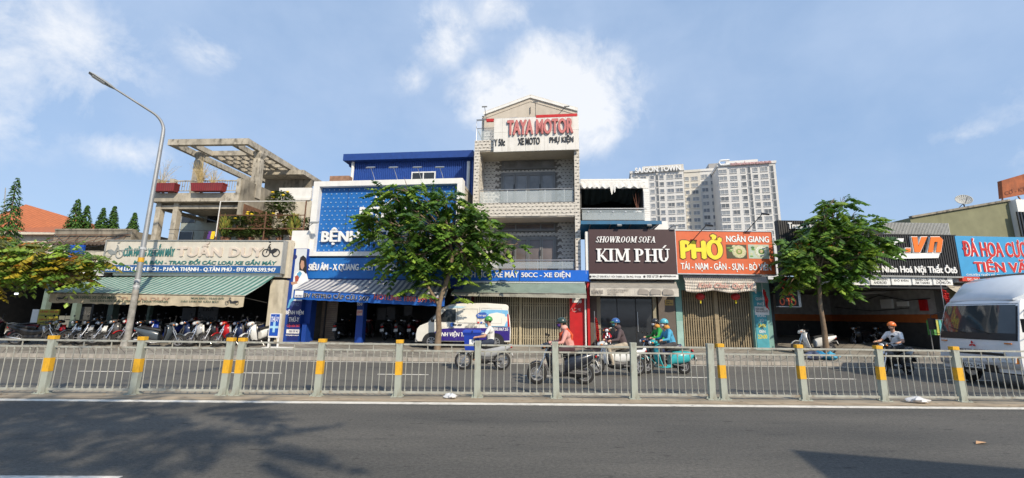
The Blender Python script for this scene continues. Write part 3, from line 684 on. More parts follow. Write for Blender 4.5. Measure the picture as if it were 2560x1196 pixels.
s1 = boxes('sign', M_blue, f0.e, f0.box(170, 613, 208, 634, .1, .2)); s2 = boxes('sign', M_blue, f0.e, f0.box(150, 640, 207, 678, .1, .2))
s3 = boxes('sign', M_blue, f0.e, f0.box(-10, 632, 38, 668, .1, .2))
ftext(f0, 'CÀ PHÊ', 154, 655, 204, 664, .09, M_txtw, s2, depth=.02)
mb = MB(); q = f0.rect(208, 662, 262, 690, -.3)
for k in range(9): mb.box(q[0], q[1], -.3 + .0 * k, -.26, q[2] + (q[3] - q[2]) * k / 9 + .004, q[2] + (q[3] - q[2]) * (k + .75) / 9)
mb.build('roller_box', M_whitep, f0.e)
for px_, m_ in ((113, 'green_pillar'), (190, 'green_pillar')):
    u_ = f0.P(px_, 800, .2)[0]; boxes('pillar', MATS[m_], f0.e, (u_ - .12, u_ + .12, .0, .24, .3, zc))
awning(f0, ((60, 640), (205, 650)), ((-10, 685), (180, 668)), .2, -1.0, mat('old_tarp', (.16, .22, .21), .8, var=.2), rods=True)
boxes('counter', mat('counter_grey', (.22, .22, .19), .7, var=.2), f0.e, f0.box(135, 790, 180, 860, .5, 1.2))
lt = boxes('tube_lamp', mat('lamp_tube', (.9, .95, 1), .4, emis=2.5, var=0), f0.e, f0.box(36, 733, 48, 737, 2.0, 2.06))
cs = thing('cafe_sign', 'yellow-green hand-painted drinks board standing by the parked motorbikes', 'sign', atY(108, 860, 20.6)); cs.location.z = swz(20.6)
z0, z1 = atY(108, 812, 20.6).z - cs.location.z, atY(108, 774, 20.6).z - cs.location.z; hw = (atY(134, 800, 20.6).x - atY(84, 800, 20.6).x) / 2
cb = boxes('board', mat('board_yellow', (.42, .36, .03), .6, var=.12, dirt=.5), cs, (-hw, hw, -.03, .02, z0, z1))
boxes('leg', M_metal_dk, cs, (-hw + .02, -hw + .06, -.02, .01, 0, z0)); boxes('leg', M_metal_dk, cs, (hw - .06, hw - .02, -.02, .01, 0, z0))
boxes('cooler_box', M_whitep, cs, (-hw - .35, -hw - .05, 0, .4, .4, z1)); h_ = (z1 - z0) / 4
for k, (s_, m_) in enumerate((('CÀ PHÊ - TRÀ ĐÁ', M_txtr), ('CÀ PHÊ - NƯỚC NGỌT', MATS['faded_green']), ('SINH TỐ', M_txtr), ('SỮA HẠT - TRÀ SỮA', M_txtk))):
    text(cb, s_, -hw * .9, hw * .9, z1 - h_ * (k + .85), z1 - h_ * (k + .25), -.031, m_, depth=.004)
hs = thing('orange_roofed_house', 'white house with orange tiled roof far behind the left trees', 'house', (atY(60, 600, 42).x, 42, 0))
hx = hs.location.x; X_ = lambda px, py, Y=42: (atY(px, py, Y).x - hx, atY(px, py, Y).z)
M_tile = mat('orange_roof_tile', (.42, .13, .05), .8, var=.12, stripe=((.30, .09, .035), .3, 0, .75), dirt=.3)
x0, x1, ze = X_(-80, 560)[0], X_(172, 580)[0], X_(150, 582)[1]
boxes('wall', M_cream, hs, (x0, x1 - .6, 0, 9, 0, ze)); zr_ = X_(30, 508)[1]
MB().quad((x0, -.6, ze - .1), (x1, -.6, ze - .1), (x1 - 1.8, 4.5, zr_ - 1.2), (x0, 4.5, zr_ + 1)).quad((x1, -.6, ze - .1), (x1, 9.6, ze - .1), (x1 - 1.8, 4.5, zr_ - 1.2)).quad((x1, 9.6, ze - .1), (x0, 9.6, ze - .1), (x0, 4.5, zr_ + 1), (x1 - 1.8, 4.5, zr_ - 1.2)).build('roof', M_tile, hs)
boxes('eave', M_cream, hs, (x0, x1 + .05, -.62, -.5, ze - .35, ze - .12))
tag(MB().tube([tuple(atY(8, 560, 60)), tuple(atY(14, 470, 60))], .06, 5).tube([tuple(atY(8, 520, 60)), tuple(atY(14, 512, 60))], .04, 5).build('antenna_mast', M_greypaint), 'thin antenna mast far behind the leftmost tree', 'antenna')
# ================================================================== blue animal hospital
f2 = Frame(960, 20.8, 8, 'animal_hospital_building', 'bright blue animal hospital with white-framed dotted sign wall and striped awning', 'building')
M_blued = mat('panel_blue', (.012, .135, .44), .5, var=.05)
M_bluew = mat('wall_blue', (.006, .05, .30), .6, var=.08)
M_navy = mat('panel_navy', (.012, .025, .16), .5, var=.06)
q = f2.rect(776, 450, 1153, 640, -.3); qi = f2.rect(791, 463, 1140, 629, -.3)
zb0 = f2.P(950, 697)[1]
boxes('frame_side', M_white, f2.e, (q[0], qi[0], -.3, .25, q[2], q[3])); boxes('frame_side', M_white, f2.e, (qi[1], q[1], -.3, .25, q[2], q[3]))
boxes('frame_top', M_white, f2.e, (qi[0], qi[1], -.3, .25, qi[3], q[3] - .002)); boxes('frame_bottom', M_white, f2.e, (qi[0], qi[1], -.3, .25, q[2] + .002, qi[2]))
pn = boxes('sign_wall', M_blued, f2.e, (qi[0], qi[1], -.02, .2, qi[2], qi[3]))
nx, nz = 26, 15; mbs = MB(); 
for i in range(nx):
    for j in range(nz):
        u = qi[0] + (qi[1] - qi[0]) * (i + .5 + (.5 if j % 2 else 0)) / (nx + .5); z = qi[2] + (qi[3] - qi[2]) * (j + .5) / nz
        mbs.tube([(u, -.02, z), (u, -.05, z)], .034, 6)
stuff(mbs.build('studs', mat('stud_pale', (.30, .44, .62), .4), pn))
mj = MB()
for i in range(1, 5): u = qi[0] + (qi[1] - qi[0]) * i / 5; mj.box(u - .008, u + .008, -.024, -.0205, qi[2], qi[3])
for j in range(1, 3): z = qi[2] + (qi[3] - qi[2]) * j / 3; mj.box(qi[0], qi[1], -.0235, -.0205, z - .008, z + .008)
mj.build('panel_joint', M_navy, pn)
ftext(f2, 'BỆNH VIỆN THÚ Y', 806, 569, 1118, 612, -.06, M_txtw, pn, depth=.1, bold=1.1)
ftext(f2, 'PETPRO', 900, 518, 1020, 552, -.06, M_txtw, pn, depth=.08, bold=1)
lg = f2.rect(930, 474, 990, 514, -.06); uc, zc_ = (lg[0] + lg[1]) / 2, (lg[2] + lg[3]) / 2
mb = MB(); mb.tube([(uc + .42 * math.cos(t), -.05, zc_ + .38 * math.sin(t)) for t in [math.pi * (.65 + 1.7 * k / 16) for k in range(17)]], .05, 6); mb.prism([(uc - .3, zc_ + .3), (uc, zc_ - .25), (uc + .3, zc_ + .3), (uc, zc_ - .02)], -.09, -.03)
mb.build('emblem', M_txtw, pn)
# side panel with the advert
ql = list(f2.rect(716, 575, 774, 862, -.5)); ql[1] = f2.P(766, 600, -.5)[0]; zmid = f2.P(745, 622, -.5)[1]; z2 = f2.P(745, 745, -.5)[1]
sp = boxes('side_panel', M_bluew, f2.e, (ql[0], ql[1] + .1, -.5, .3, .36, zmid)); boxes('side_panel_top', M_white, f2.e, (ql[0], ql[1] + .1, -.5, .3, zmid + .002, f2.P(745, 577, -.5)[1]))
boxes('advert_sheet', mat('advert_pale', (.62, .66, .70), .5, var=.04), sp, (ql[0] + .33, ql[1] + .095, -.508, -.501, z2 - .15, zmid - .02))
boxes('advert_lower', M_navy, sp, (ql[0] + .3, ql[1] + .09, -.506, -.501, .45, z2 - .155))
def ad(name, pts, m, k):                    # flat print pieces of the advert
    us = [(f2.P(x, y, -.51)) for x, y in pts]; MB().prism(us, -.509 - .002 * k, -.5085 - .002 * (k - 1)).build(name, m, sp)
M_hair = mat('hair_dark', (.022, .018, .018), .5, var=.1); M_skin = mat('skin', (.50, .28, .19), .55, var=.06)
ad('printed_arc', [(718, 770), (724, 750), (740, 738), (772, 728), (772, 733), (742, 744), (728, 756), (722, 770)], mat('print_cyan', (.12, .38, .62), .5), 1)
ad('printed_coat', [(733, 700), (740, 683), (752, 676), (766, 682), (771, 700), (771, 722), (733, 730)], mat('print_white', (.80, .82, .84), .5), 1)
ad('printed_hair', [(748, 658), (751, 644), (758, 639), (765, 645), (767, 665), (766, 686), (758, 678), (748, 676)], M_hair, 2)
ad('printed_face', [(751, 661), (754, 651), (760, 653), (761, 666), (756, 675), (752, 671)], M_skin, 3)
ad('printed_shirt', [(742, 685), (750, 678), (755, 684), (746, 700)], mat('print_cyan', (.12, .38, .62)), 2)
ad('printed_pet', [(737, 692), (744, 688), (748, 694), (745, 704), (738, 705)], mat('print_red', (.40, .08, .05), .6), 3)
ad('printed_hand', [(727, 706), (742, 704), (744, 709), (730, 713)], M_skin, 3)
mb = MB(); uc, zc_ = f2.P(737, 643, -.51); mb.tube([(uc, -.503, zc_), (uc, -.512, zc_)], .12, 14); mb.build('printed_badge', M_navy, sp)
for s_, r_, m_ in (('PETPRO', (726, 757, 748, 766), mat('print_navy2', (.10, .16, .34), .5)), ('BỆNH VIỆN', (715, 774, 759, 789), M_txtw), ('THÚ-Y', (722, 791, 748, 805), M_txtw), ('Cấp cứu 24/7', (717, 809, 750, 820), mat('print_redbright', (.60, .06, .06), .5)), ('www.petpro.com.vn', (714, 837, 747, 841), M_txtw)):
    ftext(f2, s_, *r_, -.508, m_, sp, depth=.006, bold=.8)
qb = f2.rect(716, 824, 748, 834, -.51); boxes('phone_bubble', M_txtw, sp, (qb[0], qb[1], -.513, -.5065, qb[2], qb[3])); ftext(f2, '1800 599 947', 722, 826, 746, 832, -.514, M_navy, sp, depth=.004)
# service strip and awning
qs = f2.box(766, 645, 1140, 697, -.22, .25); ss = boxes('service_sign', M_blued, f2.e, qs)
ftext(f2, 'SIÊU ÂM - X QUANG - XÉT NGHIỆM - PHẪU THUẬT - SPA', 773, 652, 1133, 681, -.225, M_txtw, ss, depth=.06, bold=.9)
M_awn2 = mat('grey_stripe_cloth', (.52, .51, .50), .8, var=.08, stripe=((.16, .17, .22), .27, 0, .5), dirt=.3)
M_val2 = mat('blue_valance', (.010, .10, .42), .6, var=.12)
aw2 = awning(f2, ((768, 699), (1126, 702)), ((735, 724), (1112, 745)), -.25, -1.75, M_awn2, M_val2, .42, .36, scallop=.03)
def tilted(fr, s, x0, ya0, yb0, x1, ya1, yb1, v, m, parent, **k):
    """lettering on a valance that slopes along its length"""
    o = ftext(fr, s, x0, ya0, x1, yb0, v, m, parent, **k)
    a, c = fr.P(x0, ya0, v), fr.P(x1, ya1, v); s_ = (c[1] - a[1] - (fr.P(x1, ya0, v)[1] - a[1])) / (c[0] - a[0])
    for w in o.data.vertices: w.co.z += (w.co.x - a[0]) * s_
    return o
lv = f2.rect(737, 727, 758, 744, -1.8)
boxes('valance_badge', M_txtw, aw2, (lv[0], lv[1], -1.800, -1.79, lv[2], lv[3]))
ftext(f2, 'PETPRO', 739, 738, 756, 743, -1.802, M_navy, aw2, depth=.004)
for m_, b_, v_ in ((M_txtw, 1.5, -1.798), (M_txtk, .35, -1.806)):
    tilted(f2, 'BV PETPRO CẤP CỨU 24/7', 760, 727, 744, 925, 735, 750, v_, m_, aw2, depth=.006, bold=b_)
for m_, b_, v_ in ((M_txtw, 1.5, -1.798), (M_txtr, .35, -1.806)):
    tilted(f2, 'HOTLINE: 1800 599 947', 935, 736, 749, 1098, 745, 758, v_, m_, aw2, depth=.006, bold=b_)
# ground floor
ug0, ug1 = f2.P(776, 850)[0], f2.P(1142, 850)[0]
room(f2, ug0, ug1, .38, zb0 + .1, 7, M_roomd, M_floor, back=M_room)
boxes('blue_wall', M_bluew, f2.e, (ql[1] + .1, ug0 + .0, -.2, .25, .36, zb0), (ug0 - .12, ug0 + .1, -.6, -.2, .36, 1.25))
pl = boxes('pillar', M_bluew, f2.e, (f2.P(891, 840)[0], f2.P(908, 840)[0], -.15, .2, .37, zb0))
ftext(f2, '550', 893, 756, 906, 764, -.153, M_txtw, pl, depth=.01); qn = f2.rect(892, 775, 906, 789, -.16); boxes('notice', mat('notice_pink', (.62, .45, .42), .6), pl, (qn[0], qn[1], -.162, -.152, qn[2], qn[3]))
ftext(f2, 'CẤM ĐỖ\nXE', 893, 777, 905, 787, -.163, M_txtr, pl, depth=.003)
mb = MB(); q5 = f2.rect(786, 752, 842, 858, .8)
for k in range(22): z = q5[2] + (q5[3] - q5[2]) * k / 22; mb.bar((q5[0], .8, z + .05), (q5[1], .8, z + .05), .05, .085)
stuff(mb.build('slatted_screen', mat('brown_slats', (.17, .13, .10), .6, var=.2), f2.e)); boxes('screen_post', M_metal_dk, f2.e, ((q5[0] + q5[1]) / 2 - .03, (q5[0] + q5[1]) / 2 + .03, .7, .76, .4, q5[3]))
for x0, y0, x1, y1, m_ in ((944, 770, 965, 800, 'poster_grey'), (967, 768, 987, 800, 'poster_grey'), (1010, 765, 1030, 790, 'poster_grey')):
    boxes('notice_board', MATS[m_], f2.e, f2.box(x0, y0, x1, y1, 4.0, 4.04))
boxes('beam', M_bluew, f2.e, (ug0, ug1 + .1, -.1, .25, zb0 - .45, zb0))
pr = boxes('corner_post', M_navy, f2.e, (ug1 - .1, ug1 + .25, -.35, .2, .37, zb0 + .1))
# hall behind, blue corrugated sheet
vs = 5.0
qh = f2.rect(880, 404, 1182, 560, vs); zt = f2.P(1020, 388, vs)[1]; ue = f2.P(868, 395, vs)[0]
mb = MB(); n = 62; prof = []
for k in range(n):
    u = qh[0] + (qh[1] - qh[0]) * k / n; w = (qh[1] - qh[0]) / n
    prof += [(u, vs), (u + w * .3, vs), (u + w * .42, vs - .06), (u + w * .82, vs - .06), (u + w * .94, vs)]
for a, c in zip(prof[:-1], prof[1:]): mb.quad((a[0], a[1], qh[2]), (c[0], c[1], qh[2]), (c[0], c[1], qh[3] + .02), (a[0], a[1], qh[3] + .02))
M_sheet = mat('blue_sheet', (.022, .075, .33), .45, var=.08, dirt=.2, dirtcol=(.05, .07, .2))
sh = mb.build('corrugated_wall', M_sheet, f2.e, fix=False)
boxes('roof_fascia', mat('fascia_blue', (.014, .055, .25), .5), f2.e, (ue, qh[1] + .05, vs - .5, vs + .3, qh[3], zt)); boxes('hall_roof', M_sheet, f2.e, (ue, qh[1], vs + .3, vs + 14, qh[3] - .1, zt - .1))
boxes('hall_side', M_sheet, f2.e, (qh[0] - .02, qh[0] + .1, vs + .02, vs + 14, 4, qh[3])); boxes('hall_side', M_sheet, f2.e, (qh[1] - .1, qh[1], vs + .05, vs + 14, 4, qh[3]))
for px0, px1, py1 in ((884, 884, 450), (1172, 1160, 520)):
    a = f2.P(px0, 405, vs - .1); c = f2.P(px1, py1, vs - .1); MB().tube([(a[0], vs - .14, a[1]), (a[0], vs - .14, c[1] - 1.5)], .1, 8).build('downpipe', M_white, f2.e, smooth=40)
qw = f2.rect(1030, 431, 1090, 450, vs); w = boxes('window', M_whitep, f2.e, (qw[0], qw[1], vs - .12, vs - .06, qw[2] - .3, qw[3])); boxes('pane', M_glass, w, (qw[0] + .08, (qw[0] + qw[1]) / 2 - .04, vs - .13, vs - .121, qw[2] - .2, qw[3] - .08), ((qw[0] + qw[1]) / 2 + .04, qw[1] - .08, vs - .13, vs - .121, qw[2] - .2, qw[3] - .08))
boxes('roof_deck', M_conc, f2.e, (q[0], q[1], .25, vs + 1, q[3] - .35, q[3] - .2)); boxes('end_wall', M_cream, f2.e, (q[0] + .02, q[0] + .2, .25, vs + 1, 3, q[3] - .36)); boxes('end_wall', M_cream, f2.e, (q[1] - .2, q[1] - .02, .25, vs + 1, 3, q[3] - .36))
bq = f2.box(824, 440, 872, 456, 2.2, 2.6); boxes('brick_kerb', mat('roof_brick', (.30, .17, .11), .9, var=.3), f2.e, bq)
for px_ in (925, 982, 1042, 1098):
    u_, z_ = f2.P(px_, 449, -.1); flood(f2.e, (u_ + .2, .1, z_ - .05), (-.25, -.35, .9), .75, (.22, .1, .025), M_steel)
u_, z_ = f2.P(768, 590, -.4); flood(f2.e, (u_ - .5, -.2, z_ + .15), (.8, -.5, .3), 1.4, (.2, .1, .03))

# ================================================================== narrow house with stone cladding
f3 = Frame(1310, 20.5, 8, 'clad_townhouse', 'narrow four-storey house clad in pale stone strips with gabled top and motor sign', 'building')
M_stonebase = mat('cladding_joint', (.21, .20, .19), .9, var=.2)
M_stone = mat('cladding_stone', (.62, .58, .52), .85, var=.12, scale=6, bump=.3, bscale=30, dirt=.4, dirtcol=(.25, .22, .19))
M_stoneg = mat('cladding_stone_grey', (.60, .585, .56), .85, var=.12, scale=6, bump=.3, bscale=30)
M_plaster = mat('beige_plaster', (.55, .49, .41), .85, var=.06, dirt=.4, dirtcol=(.3, .26, .2))
M_alu = mat('grey_alu', (.20, .20, .20), .45, .4, var=.08)
P3 = f3.P
uL3 = (P3(1184, 400)[0] + P3(1181, 600)[0]) / 2; uR3 = (P3(1448, 400)[0] + P3(1452, 600)[0]) / 2
zG = swz(20.5); DEP = 1.45
zsig0, zsig1 = P3(1310, 703)[1], P3(1310, 676)[1]
z1a, z1b = P3(1310, 541)[1], P3(1310, 507)[1]            # parapet of the second floor (bottom, top)
z2a, z2b = P3(1200, 378)[1], P3(1200, 352)[1]            # parapet of the top terrace
print('taya', uL3, uR3, zsig1, z1a, z1b, z2a, z2b)
bricks = []                                             # (u, v, z, length, face axis)
def clad(u0, u1, z0, z1, v, holes=(), axis='u', pri=0):
    r = 0; z = z0
    while z + .04 <= z1:                       # tall plain courses between thin courses with dark gaps
        H_, L_, G_ = (.118, .42, .006) if r % 2 == 0 else (.052, .125, .085)
        u = u0 - (.21 if r % 4 == 0 else 0) - (.09 if r % 4 == 1 else 0)
        while u < u1:
            a, c = max(u, u0), min(u + L_, u1)
            if c - a > .03 and not any(a < h[1] and c > h[0] and z < h[3] and z + H_ > h[2] for h in holes): bricks.append((pri, a, c, z + .004, min(z + H_ - .004, z1), v, axis))
            u += L_ + G_
        z += H_; r += 1
def wallbox(name, *b): return boxes(name, M_stonebase, f3.e, *b)
pw = .26
wallbox('pier', (uL3, uL3 + pw, 0, DEP, zsig0, z2b)); wallbox('pier', (uR3 - pw, uR3, 0, DEP, zsig0, z2b))
clad(uL3, uL3 + pw, zsig1, z2a, 0, pri=1); clad(uR3 - pw, uR3, zsig1, z2a, 0, pri=1)
clad(.0, DEP, zsig1, z1a, uL3 + pw, axis='v', pri=3); clad(.0, DEP, z1b, z2a, uL3 + pw, axis='v', pri=3)
wallbox('parapet_wall', (uL3 + pw, uR3 - pw, 0.002, .2, z1a, z1b)); clad(uL3 + pw, uR3 - pw, z1a, z1b, 0.002, pri=0)
wallbox('parapet_wall', (uL3 + pw, uR3 - pw, 0.002, .2, z2a, z2b)); clad(uL3 + .0, uL3 + 1.3, z2a + .01, z2b, 0.0, pri=0)
for z_, nm in ((zsig1 - .3, 'floor_slab'), (z1a + .12, 'floor_slab'), (z2a + .1, 'floor_slab')): boxes(nm, M_plaster, f3.e, (uL3 + .01, uR3 - .01, .21, DEP + 8, z_ - .14, z_ + .02))
boxes('soffit', M_plaster, f3.e, (uL3 + pw, uR3 - pw, .02, .2, z2a - .05, z2a - .003)); boxes('soffit', M_plaster, f3.e, (uL3 + pw, uR3 - pw, .02, .2, z1a - .05, z1a - .003))
M_pane_sky = mat('window_pane', (.21, .215, .225), .12, var=.3, scale=1.2, spec=.6)  # pane grey lightened in the colour to stand in for reflected sky
def floor_front(z0, z1, trans, win, nleaf, tint):
    t_ = f3.rect(*trans, DEP); w_ = f3.rect(*win, DEP)
    wallbox('back_wall', (uL3 + pw, uR3 - pw, DEP, DEP + .2, z0, z1)); clad(uL3 + pw, uR3 - pw, z0, z1, DEP, [(t_[0] - .05, t_[1] + .05, t_[2] - .05, t_[3] + .05), (w_[0] - .05, w_[1] + .05, z0 if w_[2] < z0 + .4 else w_[2] - .05, w_[3] + .05)], pri=2)
    o = boxes('transom_window', tint, f3.e, (t_[0], t_[1], DEP - .02, DEP - .002, t_[2], t_[3])); fb = MB()
    for zz in (t_[2], t_[3]): fb.box(t_[0] - .05, t_[1] + .05, DEP - .07, DEP - .021, zz - .04, zz + .04)
    for k in (0, .26, .74, 1): u = t_[0] + (t_[1] - t_[0]) * k; fb.box(u - .03, u + .03, DEP - .066, DEP - .022, t_[2] + .04, t_[3] - .04)
    fb.build('window_frame', M_alu, o)
    for k in range(nleaf):
        a, c = w_[0] + (w_[1] - w_[0]) * k / nleaf, w_[0] + (w_[1] - w_[0]) * (k + 1) / nleaf
        d = boxes('door_leaf', tint, f3.e, (a + .01, c - .01, DEP - .025, DEP - .002, w_[2], w_[3])); fb = MB(); f_ = .085
        for (x0, x1, y0, y1) in ((a + .01, a + f_, w_[2], w_[3]), (c - f_, c - .01, w_[2], w_[3]), (a + f_, c - f_, w_[2], w_[2] + f_), (a + f_, c - f_, w_[3] - f_, w_[3])): fb.box(x0, x1, DEP - .075, DEP - .026, y0, y1)
        fb.build('door_frame', M_alu if tint is not None else M_alu, d)
        if k % 2 == 0: boxes('door_handle', M_black, d, (c - f_ + .01, c - .03, DEP - .12, DEP - .076, (w_[2] + w_[3]) / 2, (w_[2] + w_[3]) / 2 + .3))
    fb = MB().box(w_[0] - .07, w_[1] + .07, DEP - .08, DEP - .001, w_[3] + .002, w_[3] + .09); fb.box(w_[0] - .07, w_[0] - .002, DEP - .08, DEP - .001, w_[2], w_[3]); fb.box(w_[1] + .002, w_[1] + .07, DEP - .08, DEP - .001, w_[2], w_[3]); fb.build('window_frame', M_alu, f3.e)
M_pane2 = mat('pane_brownish', (.15, .125, .12), .1, var=.25, scale=1.2, spec=.6)  # brown pane lightened too, reflected sky put into its colour
floor_front(z1b - .15, z2a, (1256, 402, 1384, 422), (1256, 436, 1385, 516), 4, M_pane_sky)
floor_front(zsig1 - .2, z1a, (1256, 560, 1386, 577), (1254, 597, 1387, 684), 4, M_pane2)
# balcony glass and rails
def balustrade(z0, z1, u0, u1, v, npost):
    g = boxes('glass_panel', M_glassp, f3.e, (u0 + .02, u1 - .02, v, v + .012, z0 + .05, z1 - .08))
    MB().tube([(u0, v, z1), (u1, v, z1)], .026, 8).build('handrail', M_steel, f3.e, smooth=40)
    for k in range(npost): u = u0 + (u1 - u0) * (k + .5) / npost; MB().tube([(u, v + .03, z0), (u, v + .03, z1)], .02, 8).build('rail_post', M_steel, f3.e, smooth=40)
zz = P3(1310, 474, .12)[1]; balustrade(z1b, zz, uL3 + .3, uR3 - .3, .12, 5)
zz = P3(1310, 651, .12)[1]; balustrade(zsig1 + .05, zz, uL3 + .3, uR3 - .3, .12, 4)
zz = P3(1210, 302, .12)[1]; MB().tube([(uL3 + .05, .1, z2b), (uL3 + .05, .1, zz), (uL3 + 2.2, .1, zz + .08)], .022, 6).build('handrail', M_steel, f3.e); boxes('glass_panel', M_glassp, f3.e, (uL3 + .1, uL3 + 1.0, .1, .112, z2b + .05, zz - .5)); MB().tube([(uL3 + .05, .1, zz - .45), (uL3 + 1.0, .1, zz - .45)], .02, 6).tube([(uL3 + .1, .14, zz - .5), (uL3 + .4, .6, z2b)], .02, 6).build('handrail', M_steel, f3.e)
# gable
vg = DEP
gl, ga, gr = P3(1203, 286, vg), P3(1322, 237, vg), P3(1443, 264, vg); zlo = z2a
gw = MB().prism([(uL3 + .2, zlo), (uR3 - .02, zlo), (uR3 - .02, (gl[1] + gr[1]) / 2 - .1), ((uL3 + uR3) / 2 + .1, ga[1] - .1), (uL3 + .2, (gl[1] + gr[1]) / 2 - .1)], vg, vg + .2).build('gable_wall', M_plaster, f3.e)
ze_ = (gl[1] + gr[1]) / 2; um = (uL3 + uR3) / 2 + .1
for sgn, ue_ in ((-1, uL3 + .15), (1, uR3 + .03)):
    MB().bar((ue_, vg + 4.15, ze_ - .02), (um, vg + 4.15, ga[1] - .02), 8.28, .06, up=(0, 0, 1)).build('roof_slope', mat('roof_edge', (.62, .59, .54), .7), gw)
    mt = MB(); mt.bar((ue_, vg - .04, ze_ - .16), (um, vg - .04, ga[1] - .16), .08, .12); mt.build('roof_trim', M_white, gw)
    mt = MB(); mt.bar((ue_, vg - .01, ze_ - .42), (um, vg - .01, ga[1] - .42), .03, .03); mt.build('roof_trim', M_plaster, gw)
wallbox('terrace_side', (uL3 + .2, uL3 + 1.2, vg - .03, vg - .002, z2a, z2b + 1.2)); clad(uL3 + .2, uL3 + 1.2, z2b, z2b + 1.2, vg - .03, pri=4)
boxes('house_side', M_plaster, f3.e, (uL3 + .02, uL3 + .2, DEP + .201, DEP + 9, zG, ze_ - .15)); boxes('house_side', M_plaster, f3.e, (uR3 - .2, uR3 - .02, DEP + .201, DEP + 9, zG, ze_ - .15))
# banner sign
qb = f3.rect(1235, 293, 1447, 377, -.25); tiltz = .0
M_banner = mat('banner_white', (.74, .72, .68), .55, var=.05, dirt=.8, dirtcol=(.38, .33, .27), dscale=(2.5, 2.5, .18))
bn = boxes('banner_sign', M_banner, f3.e, (qb[0], qb[1], -.25, -.16, qb[2], qb[3]))
M_ltr = mat('letter_pinkred', (.55, .17, .16), .5, var=.1, dirt=.4, dirtcol=(.5, .35, .3)); M_ltk = mat('letter_darkred', (.28, .03, .03), .5)
ftext(f3, 'TAYA MOTOR', 1268, 300, 1433, 336, -.255, M_ltk, bn, depth=.09, bold=1.3); ftext(f3, 'TAYA MOTOR', 1268, 299, 1433, 335, -.35, M_ltr, bn, depth=.006, bold=1.5)
ftext(f3, 'Y 50c', 1236, 348, 1263, 365, -.255, M_txtk, bn, depth=.04, bold=1.1); ftext(f3, 'XE MOTO', 1295, 345, 1350, 362, -.255, M_txtk, bn, depth=.04, bold=1.2); ftext(f3, 'PHỤ KIỆN', 1374, 338, 1434, 360, -.255, M_txtk, bn, depth=.04, bold=1.2)
mb = MB(); 
for k in (.1, .38, .6, .85): u = qb[0] + (qb[1] - qb[0]) * k; mb.box(u - .006, u + .006, -.2545, -.2502, qb[2], qb[3])
z = qb[2] + (qb[3] - qb[2]) * .58; mb.box(qb[0], qb[1], -.254, -.2503, z - .005, z + .005); mb.build('banner_seam', mat('seam', (.45, .43, .40), .7), bn)
boxes('red_strip', M_red, f3.e, f3.box(1340, 286, 1443, 293, -.26, -.16)); boxes('red_strip', M_red, f3.e, f3.box(1216, 297, 1234, 304, -.26, -.16))
MB().tube([(uL3 + .1, -.2, P3(1190, 300, -.2)[1]), (qb[1], -.2, qb[3] + .02)], .02, 6).build('banner_pole', M_steel, f3.e)
for px_, py_, d_ in ((1216, 302, (-.1, -.3, .9)), (1339, 292, (0, -.2, 1)), (1395, 288, (.6, -.3, .45))):
    u_, z_ = P3(px_, py_, -.1); flood(f3.e, (u_, -.1, z_), d_, .75, (.13, .08, .035))
MB().tube([(um, vg - .05, P3(1338, 285, vg)[1]), (um, vg - .05, P3(1338, 268, vg)[1])], .02, 5).build('lamp_arm', M_metal_dk, f3.e)
# ground floor: fascia sign, canopy, gate, red pillar
qf = f3.rect(1142, 676, 1472, 703, -.45)
fs = boxes('fascia_sign', M_blue2, f3.e, (qf[0], qf[1], -.45, .0, qf[2], qf[3])); boxes('fascia_edge', M_whitep, fs, (qf[0] + .1, qf[1] - .2, -.40, -.02, qf[2] - .08, qf[2] - .002)); um2 = P3(1299, 690, -.45)[0]; boxes('fascia_joint', M_navy, fs, (um2 - .015, um2 + .015, -.455, -.4505, qf[2], qf[3]))
ftext(f3, 'BÁCH HÓA XE MÁY', 1146, 676, 1297, 694, -.455, M_txtw, fs, depth=.03, bold=.9); ftext(f3, '50CC - XE ĐIỆN', 1303, 678, 1426, 697, -.455, M_txtw, fs, depth=.03, bold=.9)
M_awn3 = mat('grey_green_tarp', (.20, .26, .22), .75, var=.1, scale=2, dirt=.5, dirtcol=(.1, .12, .1)); M_val3 = mat('grey_valance', (.34, .33, .28), .8, var=.12, dirt=.6)
awning(f3, ((1150, 706), (1462, 706)), ((1128, 731), (1466, 734)), -.3, -1.35, M_awn3, M_val3, .16, .22)
zc3 = P3(1310, 706)[1]
ug0, ug1 = P3(1146, 850)[0], P3(1424, 850)[0]
boxes('lintel', M_roomd, f3.e, (qf[0] + .05, qf[1] - .1, .0, .3, P3(1310, 742)[1], qf[2] + .05))
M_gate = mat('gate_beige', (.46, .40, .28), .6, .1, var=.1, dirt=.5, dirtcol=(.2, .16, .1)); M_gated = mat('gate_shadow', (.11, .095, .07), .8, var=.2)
zg0, zg1 = zG + .04, P3(1310, 742)[1]
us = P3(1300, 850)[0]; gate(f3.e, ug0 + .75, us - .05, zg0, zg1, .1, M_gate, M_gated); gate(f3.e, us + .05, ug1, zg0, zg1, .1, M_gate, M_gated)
boxes('gate_post', M_gate, f3.e, (us - .045, us + .045, .04, .12, zg0, zg1))
bl = boxes('side_pier', mat('maroon_wall', (.16, .02, .02), .7), f3.e, (ug0 - .1, ug0 + .7, -.05, .25, zG, zc3)); 
for x0, y0, x1, y1 in ((1156, 738, 1178, 752), (1142, 746, 1153, 758)):
    qn = f3.rect(x0, y0, x1, y1, -.06); n_ = boxes('notice', mat('notice_grey', (.42, .42, .40), .6), bl, (qn[0], qn[1], -.065, -.052, qn[2], qn[3])); text(n_, 'CHO THUÊ', qn[0] + .05, qn[1] - .05, qn[2] + .1, qn[3] - .04, -.066, M_txtk, depth=.003)
rp = boxes('red_pillar', mat('red_pillar', (.50, .010, .012), .45, var=.1, dirt=.2), f3.e, (ug1 + .02, P3(1464, 800)[0], -.1, .25, zG, zc3))
